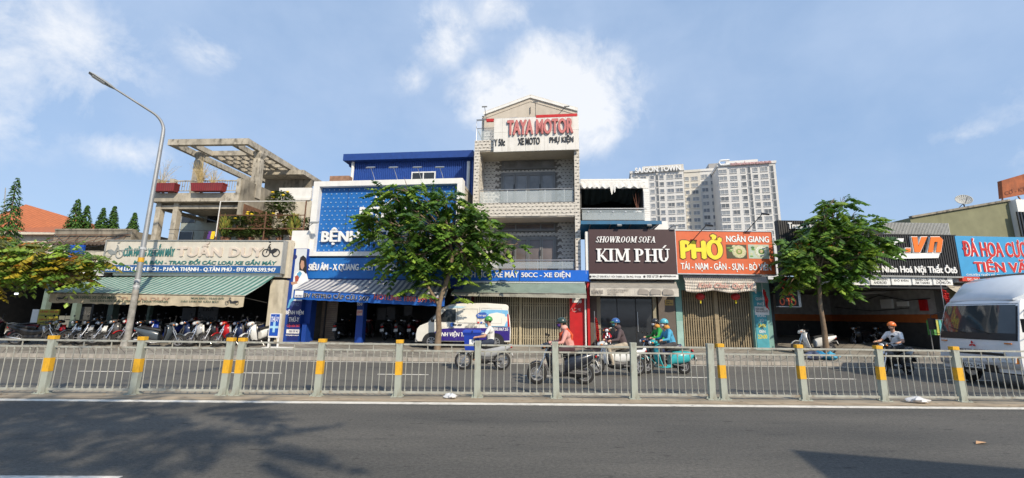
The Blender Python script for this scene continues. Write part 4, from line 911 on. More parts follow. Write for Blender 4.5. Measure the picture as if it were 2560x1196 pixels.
qn = f3.rect(1431, 744, 1454, 757, -.11); n_ = boxes('notice', M_whitep, rp, (qn[0], qn[1], -.115, -.102, qn[2], qn[3])); text(n_, 'CHO THUÊ', qn[0] + .04, qn[1] - .04, qn[2] + .1, qn[3] - .05, -.116, M_txtk, depth=.003)
random.seed(5); mb = MB(); uc, zc_ = P3(1440, 767, -.11)                      # peeling sticker scraps
for k in range(11): a = uc + random.uniform(-.22, .22); z = zc_ + random.uniform(-.2, .2); mb.bar((a, -.105, z), (a + random.uniform(-.15, .15), -.105, z + random.uniform(-.08, .08)), .006, random.uniform(.015, .035))
mb.build('sticker_scraps', mat('sticker', (.65, .42, .40), .7), rp)
MB().tube([(P3(1465, 860, -.2)[0], -.2, zG), (P3(1465, 860, -.2)[0], -.2, qf[2])], .045, 8).build('downpipe', M_white, f3.e, smooth=40)
boxes('edge_post', M_red, f3.e, (P3(1468, 800)[0], P3(1474, 800)[0], -.3, .2, zG, P3(1470, 706)[1])); boxes('edge_post_top', M_blue2, f3.e, (P3(1468, 700)[0], P3(1474, 700)[0], -.3, .2, P3(1470, 706)[1] + .002, qf[3] - .01))
# lay the stone strips: the largest 300 singly, the rest as one part
bricks.sort(key=lambda t: (t[0] > 1, -(t[2] - t[1]) * (t[4] - t[3])))
rest = MB(); unit = {}
for k, (pri, a, c, z0, z1, v, ax) in enumerate(bricks):
    pr_ = .014 + .02 * ((k * 7) % 5) / 4
    if k < 300 and ax == 'u':
        key = (round(c - a, 2), round(z1 - z0, 3), (k * 7) % 5)
        if key not in unit: unit[key] = MB().box(0, key[0], -pr_, 0, 0, key[1]).mesh('stone_strip', M_stone)
        link('stone_strip', unit[key], f3.e, (a, v, z0))
    elif ax == 'u': rest.box(a, c, v - pr_, v, z0, z1, 1 if pri == 2 else 0)
    else: rest.box(v, v + pr_, a, c, z0, z1, 0)
stuff(rest.build('stone_strips', [M_stone, M_stoneg], f3.e))
# ================================================================== sofa showroom
f4 = Frame(1580, 20.3, 5, 'sofa_showroom_building', 'sofa showroom with large dark brown sign, blue canopy and scalloped upper awning', 'building')
P4 = f4.P; zG4 = swz(20.3)
M_brown = mat('sign_brown', (.055, .025, .026), .45, var=.06)
qk = f4.rect(1472, 574, 1690, 686, -.9)
sk = boxes('brown_sign', M_brown, f4.e, (qk[0], qk[1], -.9, -.55, qk[2], qk[3])); qw = f4.rect(1473, 686, 1692, 698, -.9)
ws = boxes('address_strip', M_whitep, sk, (qk[0] + .01, qk[1] + .03, -.93, -.56, qw[2], qk[2] - .003))
boxes('sign_edge', M_white, sk, (qk[0] - .14, qk[0] - .004, -.85, -.5, qk[2], qk[3] - .1))
def serif(fr, rows, x0, y0, x1, y1, v, m, parent, shear=0., depth=.06, name='lettering'):
    """roman capitals built from thick and thin strokes with slab serifs; each glyph on a unit cell"""
    u0, u1, z0, z1 = fr.rect(x0, y0, x1, y1, v); T, t, sf = .20, .085, .075
    def stem(x, w=T, a=0., b=1.): return [('b', x - w / 2, x + w / 2, a, b), ('b', x - w / 2 - .1, x + w / 2 + .1, a, a + sf), ('b', x - w / 2 - .1, x + w / 2 + .1, b - sf, b)]
    def arc(cx_, cz, rx, rz, a0, a1, w0=T, n=10): return [('a', cx_, cz, rx, rz, a0, a1, w0)]
    G = {'K': (.86, stem(.2) + [('d', .32, .42, .72, 1., t), ('d', .38, .5, .78, 0., T), ('b', .58, .86, .93, 1.), ('b', .62, .96, 0, .07)]),
         'I': (.46, stem(.22)), 'M': (1.12, stem(.17, t) + stem(.95) + [('d', .2, 1., .55, .1, T), ('d', .55, .1, .9, 1., t)]),
         'P': (.76, stem(.2) + arc(.34, .73, .32, .27, -90, 90)), 'H': (.92, stem(.2) + stem(.74) + [('b', .2, .74, .47, .55)]),
         'U': (.9, [('b', .1, .3, .3, 1.), ('b', .0, .4, .93, 1.), ('b', .68, .765, .3, 1.), ('b', .56, .88, .93, 1.)] + arc(.43, .32, .30, .32, 180, 360)),
         'Ú': (.9, [('b', .1, .3, .3, 1.), ('b', .0, .4, .93, 1.), ('b', .68, .765, .3, 1.), ('b', .56, .88, .93, 1.), ('d', .42, 1.06, .62, 1.28, .12)] + arc(.43, .32, .30, .32, 180, 360)),
         'S': (.68, arc(.34, .74, .24, .25, 20, 270, .15) + arc(.34, .26, .24, .25, -160, 90, .15) + [('b', .53, .6, .72, .95), ('b', .06, .13, .05, .28)]),
         'O': (.9, arc(.43, .5, .38, .5, 0, 360)), 'W': (1.2, [('d', .12, 1., .36, 0., T), ('d', .36, 0., .6, 1., t), ('d', .55, 1., .8, 0., T), ('d', .8, 0., 1.05, 1., t), ('b', -.02, .3, .93, 1), ('b', .42, .72, .93, 1), ('b', .92, 1.18, .93, 1)]),
         'R': (.86, stem(.2) + arc(.34, .75, .30, .25, -90, 90) + [('d', .38, .48, .76, 0., T), ('b', .62, .92, 0, .07)]),
         'F': (.68, stem(.2) + [('b', .2, .62, .93, 1.), ('b', .56, .62, .75, 1.), ('b', .2, .5, .46, .54), ('b', .45, .5, .38, .62)]),
         'A': (.88, [('d', .12, 0., .44, 1., t), ('d', .4, 1., .74, 0., T), ('b', .22, .64, .3, .37), ('b', 0, .28, 0, .07), ('b', .58, .92, 0, .07)]), ' ': (.34, [])}
    tot = sum(G[c][0] for c in rows); mb = MB(); x = 0; k = 0; hs = (u1 - u0) / tot; vs_ = z1 - z0; top = 1.28 if 'Ú' in rows else 1.
    for c in rows:
        for g in G[c][1]:
            k += 1; d0 = v - depth - .0006 * (k % 9)
            def Q(a, z): return (u0 + (x + a) * hs + shear * z / top * vs_, z0 + z / top * vs_)
            if g[0] == 'b': mb.prism([Q(g[1], g[3]), Q(g[2], g[3]), Q(g[2], g[4]), Q(g[1], g[4])], d0, v)
            elif g[0] == 'd':
                w = g[5] / 2 * 1.1; mb.prism([Q(g[1] - w, g[2]), Q(g[1] + w, g[2]), Q(g[3] + w, g[4]), Q(g[3] - w, g[4])], d0, v)
            else:
                _, cx_, cz, rx, rz, a0, a1, w = g; n = 14; o_, i_ = [], []
                for j in range(n + 1):
                    a = R(a0 + (a1 - a0) * j / n); ww = w * (.35 + .65 * abs(math.cos(a)))
                    o_.append(Q(cx_ + rx * math.cos(a), cz + rz * math.sin(a))); i_.append(Q(cx_ + (rx - ww) * math.cos(a), cz + (rz - .09) * math.sin(a)))
                for j in range(n): mb.prism([o_[j], o_[j + 1], i_[j + 1], i_[j]], d0, v)
        x += G[c][0]
    return mb.build(name, m, parent)
serif(f4, 'SHOWROOM SOFA', 1488, 592, 1637, 607, -.905, M_txtw, sk, shear=.22, depth=.04)
serif(f4, 'KIM PHÚ', 1490, 614, 1674, 655, -.905, M_txtw, sk, depth=.07)
ftext(f4, '548A LŨY BÁN BÍCH, P. HÒA THẠNH, Q. TÂN PHÚ, TP.HCM', 1480, 688, 1602, 696, -.932, M_txtk, ws, depth=.006, bold=.3); ftext(f4, '0938 167 339', 1617, 688, 1646, 695, -.932, M_txtk, ws, depth=.006, bold=.3); ftext(f4, 'sofakimphu.com', 1656, 688, 1690, 695, -.932, M_txtk, ws, depth=.006, bold=.3)
for px_ in (1476, 1611, 1652): u_, z_ = P4(px_, 692, -.935); MB().tube([(u_, -.94, z_), (u_, -.931, z_)], .055, 10).build('contact_icon', M_txtk, ws)
for px_ in (1528, 1602, 1668): u_, z_ = P4(px_, 576, -.9); flood(f4.e, (u_, -.72, z_), (.6, -.6, .35), .6, (.1, .07, .03))
M_awn4 = mat('taupe_tarp', (.28, .26, .23), .8, var=.08, dirt=.4); M_val4 = mat('print_valance', (.55, .51, .45), .8, var=.12, scale=5, dirt=.9, dirtcol=(.25, .22, .18))
a4 = awning(f4, ((1476, 703), (1690, 705)), ((1475, 720), (1696, 722)), -.6, -1.3, M_awn4, M_val4, .36, .36, rods=False)
M_faint = mat('print_faint', (.30, .27, .24), .8)
ftext(f4, 'NỆM KALE', 1480, 722, 1508, 736, -1.345, M_faint, a4, depth=.005, bold=1); ftext(f4, 'CHUYÊN SOFA ĐẸP\nSOFA CAO CẤP\nBÀN ĂN ...', 1520, 722, 1572, 737, -1.345, M_faint, a4, depth=.005, bold=.2)
uq = f4.rect(1595, 724, 1688, 737, -1.345); mb = MB()
for k in range(3): a = uq[0] + (uq[1] - uq[0]) * k / 3; w = (uq[1] - uq[0]) / 3.4; mb.prism([(a, uq[2]), (a + w, uq[2]), (a + w, uq[2] + .14), (a + w * .85, uq[2] + .22), (a + w * .15, uq[2] + .26), (a, uq[2] + .14)], -1.352, -1.345)
mb.build('printed_sofa', M_faint, a4)
u0, u1 = P4(1477, 850)[0], P4(1692, 850)[0]; zt4 = P4(1580, 700)[1]
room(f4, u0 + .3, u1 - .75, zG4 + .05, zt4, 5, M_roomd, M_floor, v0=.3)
boxes('shop_wall', mat('brown_wall', (.115, .095, .08), .7, var=.1), f4.e, (u1 - .78, u1, -.02, .3, zG4, zt4)); boxes('shop_wall', MATS['brown_wall'], f4.e, (u0, u0 + .32, .0, .3, zG4, zt4))
M_frame4 = mat('khaki_frame', (.30, .27, .19), .6, var=.08)
xs4 = [1502, 1545, 1592, 1636]; dz = P4(1580, 742)[1]
for a, c in zip(xs4[:-1], xs4[1:]):
    d = boxes('glass_door', M_glass, f4.e, (P4(a, 850, .2)[0] + .02, P4(c, 850, .2)[0] - .02, .2, .215, zG4 + .1, dz)); boxes('door_edge', M_black, d, (P4(c, 850, .2)[0] - .018, P4(c, 850, .2)[0] + .018, .18, .22, zG4 + .05, dz))
for px_ in (1498, 1640): boxes('door_post', M_frame4, f4.e, (P4(px_, 850, .15)[0] - .09, P4(px_, 850, .15)[0] + .09, .1, .25, zG4, dz))
boxes('door_header', M_alu, f4.e, (P4(1498, 850, .15)[0], P4(1640, 850, .15)[0], .12, .24, dz + .002, dz + .1)); MB().tube([(P4(1594, 780, .1)[0], .14, P4(1594, 830, .1)[1]), (P4(1594, 780, .1)[0], .14, P4(1594, 780, .1)[1])], .02, 6).build('door_handle', M_steel, f4.e)
qp = f4.rect(1663, 750, 1683, 764, -.03); pq = boxes('plaque', mat('gold_plaque', (.42, .28, .08), .5, .2), f4.e, (qp[0], qp[1], -.05, -.022, qp[2], qp[3])); text(pq, 'SOFA\nKIM PHÚ', qp[0] + .04, qp[1] - .04, qp[2] + .05, qp[3] - .04, -.052, M_txtk, depth=.004)
# upper floor
vU = .3
ux0, ux1 = P4(1454, 500, vU)[0], P4(1608, 500, vU)[0]; zf, zt_ = P4(1530, 553, vU)[1], P4(1530, 448, vU)[1]; zop = P4(1530, 527, vU)[1]
room(f4, ux0, ux1, zf, P4(1530, 462, vU)[1], 4.5, M_roomd, M_roomd, v0=vU + .1)
ub = boxes('upper_wall', M_white, f4.e, (ux0 - .05, ux1 + .3, vU - .02, vU + .1, zt_ - .5, zt_)); uw = boxes('upper_pier', M_white, f4.e, (ux1 + .02, ux1 + .3, vU, vU + 5, zf, zt_ - .51))
bm_ = MB().box(0, .36, -.014, 0, 0, .085).mesh('block', M_white); kk = 0
for j in range(5):
    u = ux0 - .02 + (.18 if j % 2 else 0)
    while u + .36 < ux1 + .3: link('block', bm_, ub, (u, vU - .021, zt_ - .49 + j * .098)); u += .39
for j in range(int((zt_ - .6 - zf) / .1)): link('block', MB().box(0, .26, -.014, 0, 0, .085).mesh('block', M_white) if j == 0 else bpy.data.objects[lastb].data, uw, (ux1 + .03, vU - .001, zf + j * .1)); lastb = [o.name for o in uw.children][-1]
mb = MB(); n = 70; za = P4(1530, 463, vU - .1)[1]; cn = [0, .09, .17, .25, .33, .46, .52, .55, .69, .85, 1.0]
def sc(s):
    for a, c in zip(cn[:-1], cn[1:]):
        if a <= s <= c: t = (s - a) / (c - a); return math.sin(math.pi * t), c - a
    return 0, .1
for k in range(n):
    for s0, s1 in ((k / n, (k + 1) / n),):
        f_ = lambda s: (ux0 + (ux1 - ux0) * s, za + .06 - .13 - .22 * sc(s)[0] * (2.1 if .45 < s < .55 else .55))
        a, c = f_(s0), f_(s1); mb.quad((a[0], vU - .13, za + .12), (c[0], vU - .13, za + .12), (c[0], vU - .13 - .02 * math.sin(s1 * 60), c[1]), (a[0], vU - .13 - .02 * math.sin(s0 * 60), a[1]))
o = mb.build('scalloped_valance', M_white, f4.e, fix=False); sm = o.modifiers.new('s', 'SOLIDIFY'); sm.thickness = .01
mb = MB()
M_curt = mat('dark_tarp', (.018, .032, .034), .8, var=.2); zl = P4(1530, 490, vU)[1]
for k in range(60):
    f_ = lambda q: (ux0 + (ux1 - ux0) * q / 60, vU + .12 + .12 * math.sin(q * .9)); a, c = f_(k), f_(k + 1); mb.quad((a[0], a[1] - .1, za + .1), (c[0], c[1] - .1, za + .1), (c[0], c[1] + 1.3, zl - .1 * math.sin(c[0] * 3)), (a[0], a[1] + 1.3, zl - .1 * math.sin(a[0] * 3)))
mb.build('hanging_tarp', M_curt, f4.e, fix=False, smooth=60)
boxes('balcony_glass', M_glassp, f4.e, (ux0, ux1 + .02, vU - .16, vU - .148, zf + .03, zop)); MB().tube([(ux0 - .05, vU - .15, zop + .06), (ux1 + .1, vU - .15, zop + .06)], .035, 8).build('handrail', M_steel, f4.e, smooth=40)
boxes('balcony_skirt', M_greypaint, f4.e, (ux0, ux1 + .02, vU - .05, vU + .05, zf - .05, zf + .42))
for k in range(5): u = ux0 + (ux1 - ux0) * (k + .5) / 5; MB().tube([(u, vU - .18, zop - .1), (u, vU - .15, zop - .1)], .04, 8).build('glass_clamp', M_steel, f4.e)
qc = f4.rect(1452, 555, 1656, 575, -.6)
cz0, cz1 = P4(1550, 574, -.3)[1], P4(1550, 556, -1.0)[1]
M_cblue = mat('canopy_blue', (.02, .13, .26), .5, var=.1, dirt=.3)
uc0, uc1 = P4(1452, 556, -1.)[0], P4(1654, 553, -1.)[0]
cn_ = MB().loft([[(uc0, -1.0, cz1 + d), (uc1, -1.0, cz1 + d), (uc1 - .5, .25, cz1 - .55 + d), (uc0, .25, cz1 - .55 + d)] for d in (0, .04)]).build('blue_canopy', M_cblue, f4.e)
for k in range(4): u = uc0 + (uc1 - uc0) * (k + .5) / 4; MB().bar((u, -.95, cz1 - .06), (u - .1, .2, cz1 - .57), .04, .05).build('canopy_beam', M_steel, cn_)
MB().box(uc0, uc1, -1.02, -1.003, cz1 - .1, cz1 + .07).build('canopy_edge', M_cblue, cn_); MB().bar((uc1 - .1, -.9, cz1), (uc1 - 1.0, -.1, cz0 - .6), .05, .05).build('canopy_strut', M_steel, cn_)
boxes('upper_front', M_white, f4.e, (u0 + .1, u1 - .1, .1, .28, zt4 + .0, zf - .06))
po = thing('potted_plant', 'white pot with bare reddish stalks behind the showroom balcony glass', 'plant', f4.W(P4(1594, 545, vU + .3)[0], vU + .28, zf + .05))
MB().loft([[(r * math.cos(a), r * math.sin(a), z) for a in [6.283 * k / 14 for k in range(14)]] for r, z in ((.14, 0), (.2, .4), (.23, .42), (.23, .5))]).build('pot', M_white, po, smooth=40)
mb = MB(); random.seed(8)
for k in range(6): a = random.uniform(0, 6.28); mb.tube([(0, 0, .45), (.08 * math.cos(a), .08 * math.sin(a), .9), (.2 * math.cos(a), .2 * math.sin(a), random.uniform(1.2, 1.7))], [.02, .016, .008], 5)
mb.build('stalk', mat('red_stalk', (.20, .08, .05), .8), po)

# ================================================================== pho restaurant
f5 = Frame(1810, 20.2, 1.5, 'noodle_shop_building', 'turquoise noodle shop with big orange sign above closed folding gates', 'building')
P5 = f5.P; zG5 = swz(20.2)
M_org = mat('sign_orange', (.62, .12, .035), .5, var=.05, dirt=.2, dirtcol=(.5, .2, .1))
qp = f5.rect(1691, 579, 1933, 685, -.8)
sp_ = boxes('orange_sign', M_org, f5.e, (qp[0], qp[1], -.8, -.6, qp[2], qp[3])); bt = MB()
for b_ in ((qp[0] - .04, qp[1] + .04, -.83, -.6, qp[3] + .002, qp[3] + .04), (qp[0] - .04, qp[1] + .04, -.83, -.6, qp[2] - .05, qp[2] - .002), (qp[0] - .04, qp[0] - .002, -.83, -.6, qp[2], qp[3]), (qp[1] + .002, qp[1] + .04, -.83, -.6, qp[2], qp[3])): bt.box(*b_)
bt.build('sign_frame', M_steel, sp_)
M_yl = mat('letter_yellow', (.80, .66, .03), .5, var=.05); M_dk = mat('letter_outline', (.16, .07, .02), .5)
ftext(f5, 'PHỞ', 1698, 586, 1808, 648, -.805, M_dk, sp_, depth=.02, bold=3.0); ftext(f5, 'PHỞ', 1700, 588, 1806, 647, -.827, M_yl, sp_, depth=.012, bold=2.0)
for m_, b_, v_ in ((M_txtk, 1.5, -.805), (M_txtw, .9, -.813)):
    ftext(f5, 'NGÂN GIANG', 1815, 587, 1922, 606, v_, m_, sp_, depth=.007, bold=b_); ftext(f5, 'TÁI - NẠM - GÂN - SỤN - BÒ VIÊN', 1702, 655, 1928, 680, v_, m_, sp_, depth=.007, bold=b_)
random.seed(11)
for (x0, x1, base, m2, m3) in ((1816, 1867, (.06, .05, .02), (.55, .50, .30), (.20, .28, .05)), (1871, 1923, (.42, .50, .42), (.60, .62, .52), (.10, .22, .05))):
    q = f5.rect(x0, 612, x1, 647, -.805); pc = boxes('food_photo', mat('photo_base%d' % x0, base, .5), sp_, (q[0], q[1], -.81, -.802, q[2], q[3]))
    cx_, cz = q[0] + (q[1] - q[0]) * .62, (q[2] + q[3]) / 2
    for r_, k_, col in ((.31, 1, (.45, .48, .30)), (.27, 2, m2), (.17, 3, m3), (.10, 4, (.5, .38, .2))): MB().ell((cx_, -.81, cz), (r_ * 1.1, .004 * k_, r_), 16, 6).build('printed_bowl', mat('bowl%d%d' % (x0, k_), col, .5, var=.35, scale=22), pc)
    for k in range(5): MB().ell((q[0] + random.uniform(.08, .38), -.81, q[2] + random.uniform(.1, .6)), (random.uniform(.06, .12), .004, random.uniform(.04, .08)), 8, 4).build('printed_garnish', mat('garn%d' % (k % 3), ((.12, .28, .05), (.5, .5, .3), (.06, .16, .04))[k % 3], .5), pc)
for px_, py_ in ((1722, 612), (1862, 584)):
    a = P5(px_, py_, -.85); c = P5(px_ + 43, py_ - 48, -1.5); o = MB().tube([(a[0], -.85, a[1]), (c[0], -1.5, c[1])], .018, 6).build('lamp_arm', M_metal_dk, f5.e); MB().box(-.15, .15, -.09, .09, -.04, .04).build('lamp_head', M_metal_dk, o, (c[0] + .12, -1.55, c[1]), (.4, .1, 0))
u0, u1 = P5(1692, 850)[0], P5(1932, 850)[0]; zt5 = P5(1810, 690)[1]
M_turq = mat('turquoise_wall', (.20, .38, .34), .75, var=.08, dirt=.6, dirtcol=(.12, .18, .16))
boxes('wall', M_turq, f5.e, (u0, P5(1708, 850)[0], -.1, .3, zG5, zt5)); boxes('wall', M_turq, f5.e, (P5(1886, 850)[0], u1, -.1, .3, zG5, zt5)); boxes('lintel', M_turq, f5.e, (P5(1708, 850)[0], P5(1886, 850)[0], .02, .3, P5(1810, 727)[1], zt5 + .3)); boxes('wall_base', mat('pale_turquoise', (.30, .46, .42), .75), f5.e, (u0 - .003, P5(1708, 850)[0] - .01, -.106, -.101, zG5, P5(1700, 803)[1]))
g0, gm, g1 = P5(1709, 850)[0], P5(1797, 850)[0], P5(1885, 850)[0]; zg1 = P5(1810, 727)[1]
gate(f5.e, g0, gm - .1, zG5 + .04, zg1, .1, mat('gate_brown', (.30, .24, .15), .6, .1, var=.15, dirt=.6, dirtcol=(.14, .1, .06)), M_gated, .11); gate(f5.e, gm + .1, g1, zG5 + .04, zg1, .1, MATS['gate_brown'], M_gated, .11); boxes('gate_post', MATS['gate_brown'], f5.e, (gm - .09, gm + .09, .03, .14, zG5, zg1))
mb = MB(); nn = 44; a0, a1 = P5(1706, 690, -.3), P5(1915, 690, -.3); b0, b1 = P5(1712, 705, -1.1), P5(1920, 705, -1.1)
for k in range(nn):
    s = (k + .5) / nn; mb.bar((a0[0] + (a1[0] - a0[0]) * s, -.3, a0[1]), (b0[0] + (b1[0] - b0[0]) * s, -1.1, b0[1] + .02), (a1[0] - a0[0]) / nn * .7, .03)
mb.quad((a0[0], -.3, a0[1] - .02), (a1[0], -.3, a0[1] - .02), (b1[0], -1.1, b0[1]), (b0[0], -1.1, b0[1])); stuff(mb.build('corrugated_canopy', mat('canopy_sheet', (.40, .38, .34), .6, .2, var=.15, dirt=.6), f5.e))
mb = MB(); q = f5.rect(1713, 703, 1890, 730, -1.12); n = 40
for k in range(n):
    for j in range(4):
        f_ = lambda i, t: (q[0] + (q[1] - q[0]) * i / n, -1.12 + .05 * math.sin(i * .55 + t) * t / 4, q[3] + (q[2] - q[3]) * t / 4 - .05 * math.sin(i * .3) * t / 4 - (.0 if i < n else .1))
        mb.quad(f_(k, j), f_(k + 1, j), f_(k + 1, j + 1), f_(k, j + 1))
bnn = mb.build('cloth_banner', mat('old_banner', (.62, .55, .47), .85, var=.15, scale=2, dirt=.7, dirtcol=(.3, .36, .36)), f5.e, fix=False, smooth=60); sm = bnn.modifiers.new('s', 'SOLIDIFY'); sm.thickness = .008
ftext(f5, 'Kính Chúc Quý Vị', 1745, 707, 1884, 724, -1.2, mat('faded_pinkletters', (.55, .30, .25), .7), bnn, depth=.006, shear=.3, bold=1.0)
pr_ = f5.rect(1889, 730, 1930, 862, -.12); po_ = boxes('side_poster', mat('poster_teal', (.07, .33, .40), .5, var=.12), f5.e, (P5(1888, 800, -.12)[0], P5(1918, 800, -.12)[0], -.125, -.102, zG5 + .1, P5(1905, 730, -.12)[1]))
for s_, r_, m_ in (('QUÁN', (1891, 742, 1913, 752), M_txtw), ('PHỞ', (1895, 755, 1911, 764), M_txtw), ('ĐÓNG', (1895, 785, 1917, 793), M_txtw), ('TỪ', (1901, 797, 1912, 806), M_txtw), ('5h00', (1898, 810, 1918, 819), M_yl), ('ĐẾN', (1900, 822, 1916, 833), M_txtw), ('22h00', (1897, 837, 1921, 847), M_yl)): ftext(f5, s_, r_[0] - 2, r_[1], r_[2] - 3, r_[3], -.128, m_, po_, depth=.005, bold=.6)
q = f5.rect(1887, 767, 1922, 788, -.13); nt_ = boxes('white_notice', M_whitep, po_, (q[0], q[1], -.145, -.13, q[2], q[3])); text(nt_, 'NGÂN GIANG\nPHỤC VỤ XUYÊN TẾT', q[0] + .04, q[1] - .04, q[2] + .1, q[3] - .05, -.147, M_txtk, depth=.004, bold=.4)
M_lant = mat('lantern_red', (.45, .02, .02), .6)
for px_ in (1750, 1838):
    u_, z_ = P5(px_, 735, -.6); o = thing('paper_lantern', 'round red paper lantern under the noodle shop canopy, %s one' % ('left' if px_ < 1800 else 'right'), 'lantern', f5.W(u_, -.6, z_ - .15), 0, 'red lanterns under the noodle shop canopy')
    MB().ell((0, 0, .02), (.2, .2, .17), 14, 8).build('shade', M_lant, o, smooth=60); MB().tube([(0, 0, -.3), (0, 0, -.14)], .03, 6).build('tassel', M_yl, o); MB().tube([(0, 0, .18), (0, 0, .5)], .008, 4).build('cord', M_metal_dk, o)
boxes('rear_block', M_cream, f5.e, (u0 + .05, u1 - .05, .31, 6, zG5, zt5 + 1))

# ================================================================== car interior workshop
f6 = Frame(2150, 20.3, 1, 'car_workshop_building', 'open car workshop under black ribbed sign panels with orange letters', 'building')
P6 = f6.P; zG6 = swz(20.3)
u0, u1 = P6(1937, 850)[0], P6(2372, 850)[0]; zt6 = P6(2150, 716)[1]
M_wsb = mat('workshop_wall', (.16, .16, .165), .8, var=.15)
room(f6, u0, u1, zG6 + .02, zt6, 7, M_roomd, M_floor, back=M_roomd)
zo = zG6 + 1.35                                   # right-hand wall: grey above, an orange band, dark below
boxes('grey_panel', mat('ws_grey', (.34, .34, .34), .8, var=.2), f6.e, (u1 - .03, u1 - .002, .3, 7.2, zo + .42, zt6 - .02)); boxes('orange_band', mat('ws_orange', (.50, .13, .03), .7, var=.1), f6.e, (u1 - .035, u1 - .002, .3, 7.2, zo, zo + .418))
boxes('grey_panel', MATS['ws_grey'], f6.e, (u0 + 1.5, u1 - .04, 7.2, 7.24, zo + .42, zt6 - .02)); boxes('orange_band', MATS['ws_orange'], f6.e, (u0 + 1.5, u1 - .04, 7.195, 7.24, zo, zo + .418))
for v0_, v1_, za_, zb_, m_ in ((2.6, 3.3, .75, 1.25, M_whitep), (1.7, 2.3, .85, 1.1, M_whitep), (.7, 1.05, .6, 1.15, M_red)): boxes('wall_box', m_, f6.e, (u1 - .16, u1 - .036, v0_, v1_, zo + za_, zo + zb_))
mb = MB().tube([(u1 - .08, .5, zo + 1.2), (u1 - .08, 1.8, zo + 1.15), (u1 - .08, 3.4, zo + 1.5), (u1 - .08, 4.2, zo + 1.3)], .02, 5).tube([(u1 - .08, 1.7, zo + .75), (u1 - .08, 4.0, zo + .62), (u1 - .08, 6.8, zo + .9)], .02, 5); mb.build('wall_cable', M_black, f6.e)
MB().tube([(P6(2130, 735, 3)[0], 3, P6(2130, 735, 3)[1]), (P6(2310, 722, 3)[0], 3, P6(2310, 724, 3)[1])], .09, 8).build('duct', M_greypaint, f6.e)
M_blk = mat('ribbed_black', (.022, .022, .024), .5, var=.1)
def ribbed(x0, y0, x1, y1, v, name='black_panel'):
    q = f6.rect(x0, y0, x1, y1, v); mb = MB().box(q[0], q[1], v, v + .25, q[2], q[3]); n = int((q[1] - q[0]) / .11)
    for k in range(n): u = q[0] + (q[1] - q[0]) * (k + .5) / n; mb.box(u - .032, u + .032, v - .03, v - .001, q[2] + .003, q[3] - .003)
    o = mb.build(name, M_blk, f6.e); return o, q
pa, qa = ribbed(1950, 553, 2170, 690, -.5); pb, qb_ = ribbed(2168, 589, 2393, 690, -.75)
boxes('panel_trim', M_black, pb, (qb_[0], qb_[1] + .05, -.8, -.5, qb_[3] + .002, qb_[3] + .05)); boxes('panel_trim', M_greypaint, pb, (qb_[0] - 1.2, qb_[1] + .05, -.82, -.5, qb_[2] - .07, qb_[2] - .002))
M_or = mat('letter_orange', (.78, .17, .01), .45, var=.05)
for m_, d_, s_ in ((M_txtw, .10, 2), (M_or, .125, 0)):
    mbv = MB()
    def px(pts): return [P6(x, y, -.79) for x, y in pts]
    g = 1.6 if s_ else 0
    mbv.prism(px([(2274 - g, 594 - g), (2287 + g, 594 - g), (2290, 618), (2298 - g, 594 - g), (2312 + g, 594 - g), (2294 + g, 632 + g), (2281 - g, 632 + g)]), -.79 - d_, -.78)   # V
    mbv.prism(px([(2314 - g, 632 + g), (2321, 594 - g), (2344, 594 - g), (2351 + g, 601), (2346 + g, 632 + g), (2334 - g, 632 + g), (2338, 606), (2330, 606), (2326 + g, 632 + g)]), -.79 - d_, -.78)  # n
    mbv.prism(px([(2259 - g, 622 - g), (2271 + g, 622 - g), (2270 + g, 632 + g), (2258 - g, 632 + g)]), -.79 - d_, -.78)
    mbv.prism(px([(2200 - g, 597), (2212, 597), (2210, 632 + g), (2200 - g, 632 + g)]), -.79 - d_, -.78)
    mbv.build('lettering', m_, pb)
MB().prism([P6(x, y, -.79) for x, y in ((2222, 597), (2256, 597), (2254, 606), (2236, 608), (2232, 618), (2234, 632), (2242, 635), (2346, 633), (2342, 646), (2236, 648), (2224, 642), (2218, 630), (2218, 610))], -.87, -.78).build('lettering', M_txtw, pb)
ftext(f6, 'Trung Tâm', 1969, 558, 2040, 578, -.535, M_txtw, pa, depth=.05, bold=1.2); ftext(f6, 'Nội Thất Ô Tô', 1985, 600, 2150, 640, -.535, M_or, pa, depth=.05, bold=1.2)
ftext(f6, 'Cá Nhân Hoá Nội Thất Ôtô', 2177, 661, 2390, 687, -.785, M_txtw, pb, depth=.05, bold=1.3)
tabs = [(2012, 2062, 'PHIM\nCÁCH NHIỆT'), (2064, 2126, 'BỌC GHẾ\nDA XE'), (2128, 2174, 'DÁN PPF'), (2176, 2226, 'MÀN HÌNH\nANDROID'), (2228, 2278, 'ĐỘ ĐÈN'), (2280, 2330, 'NÂNG CẤP\nÂM THANH'), (2332, 2382, 'CÁCH ÂM\nCHỐNG ỒN')]
for x0, x1, s_ in tabs:
    q = f6.rect(x0 + 1, 691, x1 - 1, 713, -.72); o = boxes('service_panel', M_whitep, f6.e, (q[0], q[1], -.72, -.6, q[2], q[3])); two = '\n' in s_
    text(o, s_, q[0] + .12, q[1] - .12, q[2] + (.05 if two else .14), q[3] - (.05 if two else .14), -.722, MATS['letter_grey'], depth=.006, bold=.3)
boxes('canopy_beam', M_black, f6.e, (P6(1950, 715, -.6)[0], P6(2385, 715, -.6)[0], -.62, .2, P6(2150, 720, -.6)[1], P6(2150, 714.5, -.6)[1]))
boxes('roof', M_roomd, f6.e, (u0, u1, .26, 8, zt6 + .13, zt6 + .3)); mb = MB(); q = f6.rect(2208, 558, 2373, 592, 1.0)
for k in range(46): u = q[0] + (q[1] - q[0]) * k / 46; w = (q[1] - q[0]) / 46; mb.box(u + .002, u + w * .55, .95, 1.05, q[2] - .6, q[3]); mb.box(u + w * .55, u + w, .985, 1.05, q[2] - .6, q[3] - .002)
